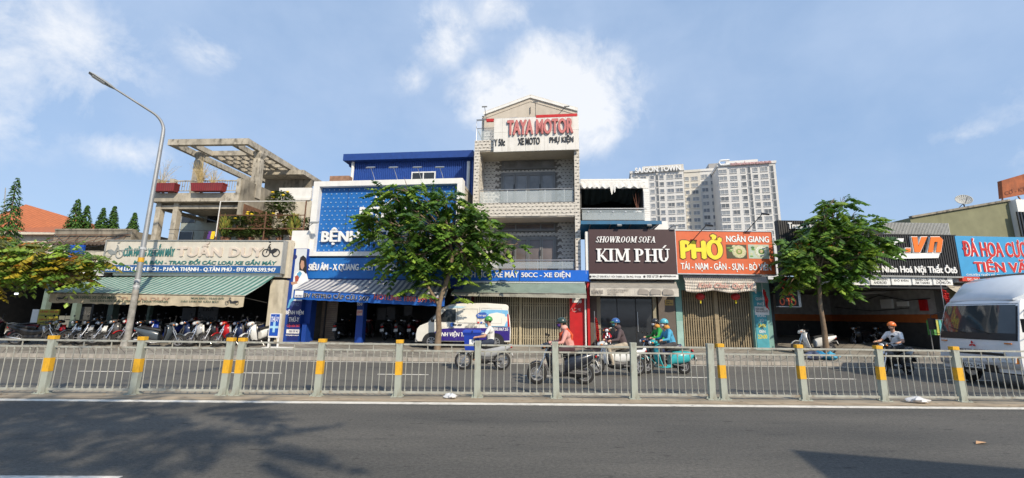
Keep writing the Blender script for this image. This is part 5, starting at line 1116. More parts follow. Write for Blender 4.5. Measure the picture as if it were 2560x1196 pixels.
stuff(mb.build('corrugated_sheet', mat('grey_sheet', (.42, .42, .40), .5, .3, var=.1, dirt=.3), f6.e))
boxes('side_post', M_alu, f6.e, (u1 - .1, u1 + .12, -.3, .25, zG6, zt6 + .1)); boxes('side_post', M_black, f6.e, (u0 - .15, u0 + .05, -.1, .25, zG6, zt6 + .2))
hsn = thing('hanging_sign', 'black hanging box sign with orange letters beside the noodle shop poster', 'sign', f6.W(P6(1970, 730, -1.)[0], -1., 0)); q = f6.rect(1944, 692, 1993, 766, -1.); uo = P6(1970, 730, -1.)[0]
hb = boxes('sign_box', M_black, hsn, (q[0] - uo, q[1] - uo, -.0, .22, q[2], q[3])); boxes('sign_rim', M_steel, hb, (q[0] - uo - .02, q[1] - uo + .12, -.02, .2, q[2] - .04, q[2] - .002), (q[1] - uo + .003, q[1] - uo + .12, -.02, .2, q[2], q[3])); boxes('hanger', M_metal_dk, hb, (q[0] - uo + .2, q[0] - uo + .25, .08, .12, q[3], q[3] + .6), (q[1] - uo - .25, q[1] - uo - .2, .08, .12, q[3], q[3] + .6))
for s_, y0, y1, x0, x1 in (('RỬA', 694, 714, 1948, 1986), ('XE', 718, 738, 1954, 1980), ('Ô TÔ', 740, 764, 1948, 1990)):
    q = f6.rect(x0, y0, x1, y1, -1.); text(hb, s_, q[0] - uo, q[1] - uo, q[2], q[3], -.002, mat('letter_neon', (.70, .12, .05), .5), depth=.02, bold=1)

# ================================================================== right: granite shop, green block behind
f7 = Frame(2480, 20.0, -1, 'granite_shop_building', 'stone shop at the right edge with light blue sign, behind the truck', 'building')
P7 = f7.P; zG7 = swz(20)
q = f7.rect(2397, 593, 2640, 705, -.5); sg7 = boxes('blue_sign', mat('sky_blue_sign', (.045, .30, .58), .5, var=.06), f7.e, (q[0], q[1], -.5, -.3, q[2] + .22, q[3])); boxes('red_strip', mat('strip_red', (.55, .05, .02), .5), sg7, (q[0], q[1], -.5, -.3, q[2], q[2] + .217))
for m_, b_, v_ in ((M_txtw, 2.6, -.505), (M_txtr, 1.1, -.516)):
    ftext(f7, 'ĐÁ HOA CƯƠNG', 2406, 598, 2605, 643, v_, m_, sg7, depth=.008, bold=b_); ftext(f7, 'TIẾN VĂN', 2434, 643, 2592, 681, v_, m_, sg7, depth=.008, bold=b_)
ftext(f7, 'CHUYÊN THIẾT KẾ, THI CÔNG ĐÁ HOA CƯƠNG', 2416, 684, 2600, 692, -.505, M_txtw, sg7, depth=.006, bold=.3); ftext(f7, 'ĐC: 546 LŨY BÁN BÍCH', 2418, 695, 2500, 702, -.505, M_txtw, sg7, depth=.006, bold=.3)
u0, u1 = P7(2396, 850)[0], P7(2760, 850)[0]; zt7 = P7(2480, 708)[1]
room(f7, u0 + .1, u1, zG7, zt7, 5, M_roomd, M_floor); boxes('wall', mat('grey_column', (.30, .32, .35), .7), f7.e, f7.box(2384, 594, 2397, 706, -.35, .2)); boxes('upper_wall', M_greypaint, f7.e, (u0, u1, .0, .24, zt7, P7(2480, 592)[1]))
awning(f7, ((2362, 712), (2480, 716)), ((2400, 735), (2560, 748)), -.1, -1.2, mat('beige_tarp', (.40, .36, .29), .8, var=.1), rods=False)
M_olive = mat('olive_plaster', (.215, .215, .13), .9, var=.12, scale=1.5, dirt=.6, dirtcol=(.14, .14, .09))
og = thing('green_block_building', 'plain olive-green rendered building behind the light blue granite sign', 'building', atY(2400, 590, 25)); og.location.z = 0; ox = og.location.x
a = atY(2275, 545, 25); c = atY(2520, 503, 25)
MB().prism([(a.x - ox, 0), (c.x - ox, 0), (c.x - ox, c.z), (a.x - ox, a.z)], 0, 9).build('wall', M_olive, og); MB().bar((a.x - ox, -.03, a.z + .04), (c.x - ox, -.03, c.z + .04), .2, .12).build('parapet_cap', M_concd, og)
boxes('white_wall', M_white, og, (c.x - ox + .003, c.x - ox + 6, -.4, 9, 0, c.z)); qd = atY(2545, 560, 24.6); wd = boxes('window', M_glass, og, (qd.x - ox, qd.x - ox + 1.5, -.43, -.401, atY(2545, 592, 24.6).z, atY(2545, 530, 24.6).z)); mb = MB()
for k in range(7): mb.box(qd.x - ox + .2 * k, qd.x - ox + .2 * k + .04, -.47, -.431, atY(2545, 592, 24.6).z, atY(2545, 530, 24.6).z)
mb.build('window_bars', M_black, wd)
ds = thing('satellite_dish', 'pale round satellite dish on the olive-green roof', 'satellite dish', atY(2412, 518, 25.5)); s_ = 25.5 / 1050
mb = MB(); R_ = 17 * s_; rr = []
for k in range(7):
    t = k / 6 * 1.0; rr.append([(R_ * t * math.cos(b), R_ * .32 * t * t - R_ * .1, R_ * t * math.sin(b)) for b in [6.283 * j / 22 for j in range(22)]])
for k in range(1, 7):
    for j in range(22):
        j2 = (j + 1) % 22; mb.quad(rr[k - 1][j], rr[k - 1][j2], rr[k][j2], rr[k][j])
d_ = mb.build('dish', mat('dish_pale', (.50, .50, .47), .6, var=.1, dirt=.5), ds, (0, 0, .45), (R(30), 0, R(150)), smooth=60, fix=False); sm = d_.modifiers.new('s', 'SOLIDIFY'); sm.thickness = .02
MB().tube([(0, 0, -.2), (0, .05, .4)], .035, 6).tube([(-.3, .3, -.2), (0, .05, .25)], .02, 5).build('mast', M_metal_dk, ds); MB().tube([(0, -.05, .2), (-.25, -.45, .5)], .015, 5).build('feed_arm', M_metal_dk, ds)
bb = thing('rusty_billboard', 'old rust-orange billboard on legs at the top right edge', 'billboard', atY(2540, 500, 26)); bx0 = bb.location
p = [atY(x, y, 26) - bx0 for x, y in ((2504, 452), (2600, 424), (2604, 478), (2508, 496))]
bd = MB().prism([(v.x, v.z) for v in p], 0, .25).build('board', mat('rust_orange', (.30, .085, .03), .8, var=.3, scale=2, dirt=1, dirtcol=(.1, .05, .03)), bb); mb = MB(); mb.bar(p[3] + Vector((.1, .12, 0)), p[3] + Vector((-.3, .12, -1.2)), .06, .06); mb.bar(p[3] + Vector((1., .12, 0)), p[3] + Vector((1., .12, -1.2)), .06, .06); mb.bar(p[3] + Vector((1.2, .12, .2)), p[3] + Vector((1.9, .12, -1.2)), .06, .06); mb.build('legs', M_rust, bb)
a = MATS['rust_orange']; o = text(bd, 'CƠ - KTO', p[3].x + .15, p[3].x + 2.0, p[3].z + .15, p[3].z + .45, -.005, mat('rust_letter', (.14, .04, .02), .8), depth=.01)
for w in o.data.vertices: w.co.z += (w.co.x - p[3].x) * .25

# ================================================================== apartment towers far behind
M_apt = mat('tower_wall', (.66, .65, .63), .8, var=.05, scale=.2, dirt=.25, dirtcol=(.4, .38, .34)); M_apt2 = mat('tower_wall_cream', (.60, .57, .51), .8, var=.05, scale=.2)
M_win = mat('tower_window', (.13, .14, .15), .2, var=.3); M_winp = mat('tower_pane_pale', (.27, .29, .31), .25, var=.2)
def tower(label, px, Y, parts_, seed):
    fr = Frame(px, Y, 15, 'apartment_tower', label, 'building'); fr.e['group'] = 'apartment towers behind the shops'; random.seed(seed)
    for (pa_, pb_, ptop, v, depth, m_, cols, rows, y0r, y1r) in parts_:
        ua, ub, _, top = fr.rect(pa_, ptop, pb_, 520, v)
        wl = boxes('wall', m_, fr.e, (ua, ub, v, v + depth, 0, top)); boxes('parapet', m_, wl, (ua - .25, ub + .25, v - .25, v + depth, top + .02, top + .8))
        zt_, zb_ = fr.P((pa_ + pb_) / 2, y0r, v)[1], fr.P((pa_ + pb_) / 2, y1r, v)[1]
        for r in range(rows):
            z = zt_ + (zb_ - zt_) * r / (rows - 1)
            for cpos, w_, h_, kind in cols:
                u = ua + (ub - ua) * cpos; key = (w_, h_, kind, random.randint(0, 3))
                if key not in wins:
                    mb = MB().box(-w_ / 2, w_ / 2, -.06, .0, -h_ / 2, h_ / 2, 0 if kind else (1, 1, 0, 3)[key[3]])
                    nb = max(1, int(w_ / .75))
                    for k in range(nb + 1): xx = -w_ / 2 + w_ * k / nb; mb.box(xx - .04, xx + .04, -.12, -.061, -h_ / 2, h_ / 2, 2)
                    mb.box(-w_ / 2 - .1, w_ / 2 + .1, -.15, -.062, h_ / 2 + .01, h_ / 2 + .12, 2); mb.box(-w_ / 2 - .1, w_ / 2 + .1, -.2, -.0, -h_ / 2 - .16, -h_ / 2 - .01, 2)
                    wins[key] = mb.mesh('window', [M_win, M_winp, M_apt, M_winb])
                link('window', wins[key], fr.e, (u, v, z))
    return fr
M_winb = mat('tower_pane_grey', (.18, .20, .23), .2, var=.3); wins = {}
cA = [(.10, 1.2, 1.1, 0), (.24, 1.8, 1.1, 0), (.41, 1.2, 1.1, 0), (.50, .8, 1.9, 1), (.59, 1.2, 1.1, 0), (.75, 1.9, 1.1, 0), (.91, 2.0, 1.1, 0)]
tA = tower('grey-white apartment tower with large rooftop letters behind the brown sign', 1640, 128, [(1578, 1711, 431, 0, 14, M_apt, cA, 11, 444, 622), (1711.5, 1752, 431, 5, 9, M_apt2, [(.18, 1.2, 1.15, 0), (.66, 1.9, 1.15, 0)], 11, 447, 622)], 21)
cB = [(.08, 2.2, 1.15, 0), (.27, 1.8, 1.15, 0), (.44, 1.2, 1.15, 0), (.54, .8, 1.9, 1), (.65, 1.2, 1.15, 0), (.80, 1.8, 1.15, 0), (.93, .9, 1.9, 1)]
tB = tower('white apartment tower with small red rooftop lettering behind the orange sign', 1870, 122, [(1798, 1944, 413, -3, 22, M_apt, cB, 11, 426, 602), (1751, 1797.5, 428, 5, 12, M_apt, [(.26, 1.8, 1.15, 0), (.74, 1.8, 1.15, 0)], 11, 441, 614)], 22)
ftext(tA, 'SAIGON TOWN', 1587, 418, 1701, 431, -.4, M_txtw, depth=.6, bold=1.2); q = tA.rect(1606, 414, 1709, 428, 0); boxes('letter_board', M_apt2, tA.e, (q[0], q[1], -.1, 3, q[2] - .3, q[3]))
ftext(tB, 'TRƯỜNG MẦM NON SUNFLOWER', 1824, 403, 1928, 412, -3.4, mat('letter_palered', (.62, .38, .38), .6), depth=.4, bold=.8); q = tB.rect(1815, 401, 1895, 413, 2); boxes('roof_room', M_apt, tB.e, (q[0], q[1], 2, 12, q[2] - .5, q[3])); q = tB.rect(1772, 409, 1800, 428, 6); boxes('roof_room', mat('tower_grey', (.35, .34, .33), .8), tB.e, (q[0], q[1], 6, 14, q[2] - 1, q[3]))
u_, z_ = tB.P(1797, 408, -3.4); MB().tube([(u_ + 3, -3.4, z_ + .7), (u_ + .4, -3.4, z_ + .7), (u_, -3.4, z_), (u_ + .4, -3.4, z_ - .7), (u_ + 3.4, -3.4, z_ - .7)], .3, 6).build('emblem', M_txtw, tB.e)
# ================================================================== motorbikes
M_tyre = mat('tyre', (.022, .022, .023), .85, var=.1, bump=.2, bscale=80)
M_chrome = mat('chrome', (.62, .62, .63), .22, .95, var=.05)
M_alloy = mat('alloy', (.42, .42, .43), .4, .8, var=.1)
M_engine = mat('engine_dark', (.055, .055, .058), .5, .5, var=.2)
M_seat = mat('seat_vinyl', (.02, .02, .021), .55, var=.1)
M_lens = mat('lamp_lens', (.62, .65, .68), .12, var=0, spec=.8, coat=.5)
M_amber = mat('amber_lens', (.65, .20, .02), .25); M_redlens = mat('red_lens', (.42, .01, .01), .25)
M_plate = mat('number_plate', (.70, .70, .68), .5, var=.05)
def paint(key, col): return mat('paint_' + key, col, .28, .0, var=.04, coat=.6, spec=.5)
def ring(cx_, cz, r, tw, n=22, m=0, mb=None, prof=((-1, -.55), (-1, .1), (-.45, .85), (.45, .85), (1, .1), (1, -.55))):
    """wheel section swept round the axle: prof is (across, out) in units of tw"""
    mb = mb or MB(); rings = []
    for k in range(n):
        a = 6.28318 * k / n; rings.append([(cx_ + (r + o * tw) * math.cos(a), s * tw * .95, cz + (r + o * tw) * math.sin(a)) for s, o in prof])
    i = len(mb.v); p = len(prof)
    for q in rings: mb.v += q
    for k in range(n):
        k2 = (k + 1) % n
        for j in range(p): mb.f.append((i + k * p + j, i + k * p + (j + 1) % p, i + k2 * p + (j + 1) % p, i + k2 * p + j)); mb.m.append(m)
    return mb
_w = {}
def wheel(parent, x, R_, tw, spokes=5):
    key = (R_, tw, spokes)
    if key not in _w:
        t = ring(0, R_, R_ - tw * .9, tw).mesh('wheel', M_tyre, smooth=50)
        m = ring(0, R_, R_ - tw * 1.75, tw * .8, 22, 0, None, ((-1, 0), (-1, .6), (1, .6), (1, 0), (.5, -.35), (-.5, -.35)))
        for k in range(spokes):
            a = 6.283 * k / spokes; m.bar((0, 0, R_), ((R_ - tw * 1.9) * math.cos(a), 0, R_ + (R_ - tw * 1.9) * math.sin(a)), .03, .045, up=(0, 1, 0))
        m.tube([(0, -.06, R_), (0, .06, R_)], .06, 10); m.tube([(0, .045, R_), (0, .052, R_)], R_ * .30, 14)
        _w[key] = (t, m.mesh('rim', M_alloy, smooth=40))
    w = link('wheel', _w[key][0], parent, (x, 0, 0)); link('rim', _w[key][1], w); return w
def vloft(secs, n=12, pw=2.6):
    """lofted shell: sections (x, z, half width, half height) along the length"""
    rr = []
    for x, z, w, h in secs:
        r = []
        for k in range(n):
            a = 6.28318 * (k + .5) / n; c, s = math.cos(a), math.sin(a)
            r.append((x, w * math.copysign(abs(c) ** (2 / pw), c), z + h * math.copysign(abs(s) ** (2 / pw), s)))
        rr.append(r)
    return MB().loft(rr)
def shield(pts, n=8):
    """leg shield: curved sheet through (x, z, half width) with thickness"""
    f_, b_ = [], []
    for x, z, w in pts:
        row = []; row2 = []
        for k in range(n + 1):
            t = -1 + 2 * k / n; row.append((x - .10 * abs(t) ** 2, w * t, z)); row2.append((x - .045 - .08 * abs(t) ** 2, w * t * .96, z))
        f_.append(row + row2[::-1])
    return MB().loft(f_)
def motorbike(label, loc, heading, style='scooter', body=None, trim=None, steer=0., lean=0., group=None, rack=False, windshield=False, name='motorbike', stand=True):
    """x forward, y left. style: scooter | cub | retro"""
    t = thing(name, label, 'motorbike', loc, heading, group); t.rotation_euler = (lean, 0, heading)
    trim = trim or M_black; R_ = .27 if style != 'retro' else .235; tw = .062 if style == 'scooter' else (.055 if style == 'cub' else .062)
    if style == 'cub': R_ = .29
    wb = .63 if style != 'retro' else .60
    wheel(t, -wb, R_, tw, 5 if style != 'cub' else 6)
    fr_ = bpy.data.objects.new('front_assembly', None); fa = t
    wheel(fa, wb, R_, tw, 5 if style != 'cub' else 6)
    hx, hz = wb - .27, .92
    mb = MB()
    for s in (-1, 1): mb.tube([(wb, s * .075, R_), (hx + .06, s * .07, .72)], [.022, .026], 8)
    mb.tube([(hx + .08, 0, .68), (hx, 0, hz)], .03, 8); mb.build('fork', M_chrome if style != 'retro' else M_engine, fa, smooth=40)
    fd = MB(); n = 9; sec = []
    for k in range(n):
        a = R(35 + 130 * k / (n - 1)); r1 = R_ + .03; sec.append([(wb + r1 * math.cos(a), y * .075, R_ + (r1 + .028 * (1 - abs(y))) * math.sin(a)) for y in (-1, -.6, 0, .6, 1)] + [(wb + (r1 - .012) * math.cos(a), y * .07, R_ + (r1 - .012) * math.sin(a)) for y in (1, 0, -1)])
    fd.loft(sec).build('front_fender', body, fa, smooth=50)
    if style == 'cub':
        shield([(.36, .34, .12), (.40, .5, .19), (.40, .66, .20), (.34, .80, .13)]).build('leg_shield', trim if trim is not M_black else body, t, smooth=50)
        vloft([(.38, .74, .07, .13), (.14, .55, .09, .13), (-.1, .52, .11, .15), (-.32, .56, .14, .17), (-.62, .67, .14, .13), (-.94, .78, .06, .06)]).build('body', body, t, smooth=50)
        vloft([(-.02, .70, .07, .05), (-.2, .735, .11, .05), (-.5, .765, .12, .045), (-.84, .80, .08, .035)]).build('seat', M_seat, t, smooth=50)
        vloft([(.34, .40, .09, .08), (.14, .34, .13, .13), (-.12, .32, .13, .13), (-.36, .36, .08, .08)]).build('engine', M_engine, t, smooth=50)
        hb = vloft([(hx - .10, .93, .09, .05), (hx + .02, .955, .13, .075), (hx + .13, .93, .10, .075), (hx + .17, .92, .07, .05)]).build('headset', body, fa, smooth=50)
    elif style == 'retro':
        shield([(.24, .25, .20), (.33, .45, .235), (.38, .68, .22), (.33, .86, .14), (.30, .93, .09)]).build('leg_shield', body, t, smooth=50)
        vloft([(.26, .24, .17, .05), (.0, .22, .19, .05), (-.15, .25, .2, .07)]).build('floorboard', body, t, smooth=50)
        vloft([(-.14, .42, .17, .18), (-.25, .50, .20, .21), (-.5, .52, .225, .21), (-.74, .54, .19, .17), (-.90, .58, .10, .09)], 14, 2.3).build('body', body, t, smooth=60)
        vloft([(-.05, .73, .13, .045), (-.25, .765, .15, .05), (-.5, .79, .15, .05), (-.78, .80, .10, .04)]).build('seat', M_seat, t, smooth=50)
        vloft([(-.3, .26, .07, .08), (-.62, .25, .09, .09)]).build('engine', M_engine, t, smooth=50)
        hb = vloft([(hx - .08, .97, .11, .05), (hx + .02, .99, .15, .075), (hx + .10, .97, .11, .07), (hx + .13, .96, .07, .05)]).build('headset', body, fa, smooth=50)
    else:
        shield([(.26, .26, .16), (.34, .45, .21), (.40, .66, .22), (.38, .84, .16), (.30, .95, .10)]).build('leg_shield', body, t, smooth=50)
        shield([(.215, .27, .15), (.27, .5, .19), (.29, .72, .19), (.25, .88, .12)]).build('inner_shield', trim, t, smooth=50)
        vloft([(.26, .25, .13, .05), (.0, .24, .15, .05), (-.15, .28, .14, .08)]).build('floorboard', trim, t, smooth=50)
        vloft([(-.08, .46, .14, .20), (-.25, .53, .18, .22), (-.5, .60, .19, .18), (-.75, .70, .14, .12), (-.97, .79, .06, .05)]).build('body', body, t, smooth=50)
        vloft([(-.35, .44, .10, .09), (-.62, .47, .12, .06), (-.8, .58, .08, .06)]).build('side_cover', trim, t, smooth=50)
        vloft([(-.02, .72, .10, .05), (-.2, .77, .14, .055), (-.45, .80, .15, .055), (-.62, .84, .13, .05), (-.86, .86, .08, .035)]).build('seat', M_seat, t, smooth=50)
        vloft([(-.16, .30, .10, .10), (-.42, .29, .15, .13), (-.70, .28, .13, .10)]).build('engine', M_engine, t, smooth=50)
        hb = vloft([(hx - .10, .98, .08, .04), (hx + .0, 1.0, .15, .07), (hx + .11, .96, .12, .08), (hx + .15, .93, .08, .05)]).build('headset', body, fa, smooth=50)
    zb_ = .985 if style == 'cub' else 1.02
    mb = MB()
    for s in (-1, 1): mb.tube([(hx, s * .05, zb_ - .03), (hx - .03, s * .2, zb_ + .02), (hx - .10, s * .33, zb_)], .014, 7)
    mb.build('handlebar', M_chrome, fa, smooth=40)
    for s in (-1, 1):
        MB().tube([(hx - .055, s * .24, zb_ + .012), (hx - .11, s * .36, zb_ - .002)], .019, 8).build('grip', M_black, fa, smooth=40)
        MB().tube([(hx - .02, s * .17, zb_ + .02), (hx + .0, s * .25, zb_ + .2)], .007, 5).ell((hx - .01, s * .27, zb_ + .24), (.018, .06, .042), 10, 6).build('mirror', M_black, fa, smooth=50)
        MB().ell((hx + .09, s * .13, zb_ - .06), (.04, .03, .025), 8, 5).build('indicator', M_amber, fa, smooth=60)
    MB().ell((hx + (.13 if style != 'cub' else .145), 0, zb_ - .065), (.055, .085, .065), 12, 8).build('headlight', M_lens, fa, smooth=60)
    MB().ell((-.93 if style != 'retro' else -.9, 0, .72 if style != 'cub' else .74), (.04, .08, .05), 10, 6).build('tail_light', M_redlens, t, smooth=60)
    MB().box(-.012, .012, -.095, .095, -.07, .07).build('number_plate', M_plate, t, (-.96, 0, .54), (0, .35, 0))
    vloft([(-.80, .60, .03, .05), (-.95, .52, .07, .02), (-1.0, .42, .07, .03)]).build('rear_fender', M_black, t, smooth=50)
    MB().tube([(.1, -.12, .26), (-.25, -.16, .22), (-.42, -.17, .28), (-.86, -.18, .36)], [.018, .022, .05, .055], 10).build('exhaust', M_alloy if style != 'cub' else M_chrome, t, smooth=50)
    MB().tube([(-wb, .13, R_), (-.2, .14, .3)], [.03, .04], 8).build('swing_arm', M_engine, t, smooth=50)
    if rack:
        MB().tube([(-.62, .11, .86), (-.95, .11, .92), (-.98, 0, .93), (-.95, -.11, .92), (-.62, -.11, .86)], .011, 6).build('grab_rail', M_chrome, t, smooth=40)
    if stand: MB().tube([(-.08, .12, .24), (-.14, .24, .02)], .012, 6).build('side_stand', M_chrome, t)
    return t

# colours
PW, PK, PR, PB, PS, PG = paint('white', (.72, .72, .70)), paint('black', (.016, .016, .018)), paint('red', (.42, .008, .012)), paint('blue', (.015, .045, .28)), paint('silver', (.38, .39, .40)), paint('grey', (.09, .09, .095))
PN, PT, PWN, PM = paint('navy', (.012, .022, .075)), paint('turquoise', (.04, .42, .45)), paint('wine', (.14, .012, .018)), paint('slate', (.06, .075, .09))
# ---- parked outside the motorbike shop
def park(px, Y, head, style, body, trim, label, lean=.10, **k):
    x = atY(px, 860, Y).x; return motorbike(label, (x, Y, swz(Y)), R(head), style, body, trim, lean=lean, group='motorbikes parked outside the shop', **k)
HD = -112                                   # fronts towards the street, turned left
rows = [(8, 19.3, -150, 'scooter', PWN, None, 'dark red scooter parked at the far left end of the row'),
        (88, 19.0, 12, 'cub', PK, M_chrome, 'black motorbike parked side-on left of the yellow drinks board'),
        (172, 19.7, HD, 'cub', PK, PR, 'black motorbike with red front panel under the yellow drinks board'),
        (212, 19.6, HD, 'cub', PK, M_chrome, 'black motorbike with chrome forks, second right of the drinks board'),
        (243, 19.6, HD, 'cub', PK, PS, 'black motorbike with silver side stripe beside the white leg shield one'),
        (276, 19.5, HD, 'cub', PK, PW, 'motorbike with tall white leg shield left of the lamp post'),
        (303, 19.6, HD, 'scooter', PG, None, 'grey scooter right behind the lamp post on its left side'),
        (336, 19.9, HD, 'scooter', PR, None, 'bright red scooter half hidden behind the lamp post'),
        (372, 19.8, HD, 'cub', PK, M_black, 'black motorbike with silver headset right of the lamp post'),
        (404, 19.9, HD, 'scooter', PB, None, 'royal blue scooter behind the dark side-on scooter'),
        (402, 18.6, 8, 'scooter', PM, PK, 'dark slate scooter parked side-on in front of the row'),
        (478, 19.5, HD, 'retro', PN, None, 'navy blue retro scooter with rounded shield'),
        (511, 19.5, HD, 'scooter', PS, PW, 'silver-white scooter beside the navy retro scooter'),
        (547, 19.7, HD, 'scooter', PK, PWN, 'black and wine scooter between the silver and the red ones'),
        (579, 19.5, HD, 'scooter', PR, PS, 'bright red scooter fourth from the blue veterinary sign'),
        (609, 19.7, HD, 'scooter', PN, None, 'dark navy scooter behind the white one'),
        (643, 19.4, HD, 'scooter', PW, PK, 'white scooter at the right end next to the veterinary sign')]
random.seed(14)
for px_, Y, h, st_, bd_, tr_, lab in rows: park(px_, Y, h + random.uniform(-7, 7), st_, bd_, tr_, lab, lean=.10 + random.uniform(-.04, .05), rack=random.random() < .5)
for k, (px_, Y, bd_) in enumerate(((262, 21.3, PK), (330, 21.5, PG), (420, 21.4, PK), (500, 21.6, PWN), (570, 21.5, PK), (630, 21.4, PN))):
    park(px_, Y, HD + random.uniform(-6, 6), ('cub', 'scooter')[k % 2], bd_, None, ('black motorbike in the shade behind the white leg shield one', 'grey scooter in the shade behind the lamp post', 'black motorbike in the shade behind the royal blue scooter', 'wine scooter in the shade behind the navy retro scooter', 'black motorbike in the shade behind the bright red scooter', 'navy scooter in the shade behind the white end scooter')[k])
# ---- inside the hospital passage, seen from behind
for k, (px_, Y, bd_, lab) in enumerate(((858, 22.6, PK, 'dark motorbike in the blue hospital left of the numbered pillar'), (917, 22.8, PWN, 'dark red motorbike in the hospital right of the numbered pillar'), (975, 22.6, PK, 'black motorbike in the middle of the hospital bay'), (1008, 22.7, PG, 'grey motorbike in the hospital bay, third from the pillar'), (1040, 22.9, PWN, 'wine motorbike in the hospital bay nearest the van'))):
    x = atY(px_, 850, Y).x; motorbike(lab, (x, Y, .42), R(82 + random.uniform(-8, 8)), 'scooter', bd_, None, lean=-.1, group='motorbikes inside the hospital bay')
x = atY(1522, 850, 19.0).x; motorbike('red motorbike parked in front of the sofa showroom glass', (x, 19.1, swz(19.1)), R(-100), 'cub', PWN, PR, lean=.1)
x = atY(2042, 870, 18.7).x; motorbike('white and black scooter parked behind the tree by the workshop', (x, 18.9, swz(18.9)), R(168), 'scooter', PW, PK, lean=.08)
for k, (px_, Y) in enumerate(((2150, 23.5), (2205, 24), (2270, 24.2))):
    motorbike(('dark scooter deep in the workshop, leftmost', 'dark scooter deep in the workshop, middle', 'dark scooter deep in the workshop, rightmost')[k], (atY(px_, 850, Y).x, Y, .36), R(200), 'scooter', PK, None, group='scooters inside the workshop')

# ================================================================== riders
def capsule(mb, a, b, ra, rb, n=10, flat=1.):
    a, b = Vector(a), Vector(b); d = b - a; L_ = d.length; d.normalize(); pts, rad = [], []
    for k in range(4): t = math.sin(math.pi / 2 * (k / 3 - 1)); pts.append(a + d * ra * t * .98); rad.append(max(.001, ra * math.cos(math.asin(max(-1, t)))))
    for k in range(1, 4): pts.append(a + d * L_ * k / 4); rad.append(ra + (rb - ra) * k / 4)
    for k in range(4): t = math.sin(math.pi / 2 * k / 3); pts.append(b + d * rb * t * .98); rad.append(max(.001, rb * math.cos(math.asin(min(1, t)))))
    mb.tube(pts, rad, n)
def body_mesh(segs, extra, voxel=.011):
    """one continuous skin from tapered limbs; every face takes the cloth of its nearest limb"""
    mb = MB(); mats, idx = [], []
    for a, b, ra, rb, m in segs: capsule(mb, a, b, ra, rb)
    for c, r, m in extra: mb.ell(c, r, 14, 10)
    o = mb.build('tmp', M_skin); md = o.modifiers.new('r', 'REMESH'); md.mode = 'VOXEL'; md.voxel_size = voxel
    sm = o.modifiers.new('s', 'SMOOTH'); sm.factor = .5; sm.iterations = 3
    dg = bpy.context.evaluated_depsgraph_get(); dg.update(); me = bpy.data.meshes.new_from_object(o.evaluated_get(dg)); bpy.data.objects.remove(o)
    me.materials.clear(); order = []
    prim = [(Vector(a), Vector(b), max(ra, rb), m) for a, b, ra, rb, m in segs] + [(Vector(c) - Vector((0, 0, r[2] * .4)), Vector(c) + Vector((0, 0, r[2] * .4)), max(r), m) for c, r, m in extra]
    for p in prim:
        if p[3] not in order: order.append(p[3])
    for m in order: me.materials.append(m)
    mi = []
    for f in me.polygons:
        c = f.center; best = 9e9; bi = 0
        for a, b, r, m in prim:
            d = b - a; l2 = d.length_squared; t = max(0, min(1, (c - a).dot(d) / l2)) if l2 > 1e-9 else 0
            q = (c - a - d * t).length - r
            if q < best: best = q; bi = order.index(m)
        mi.append(bi)
    me.polygons.foreach_set('material_index', mi); me.polygons.foreach_set('use_smooth', [True] * len(mi)); me.update(); return me
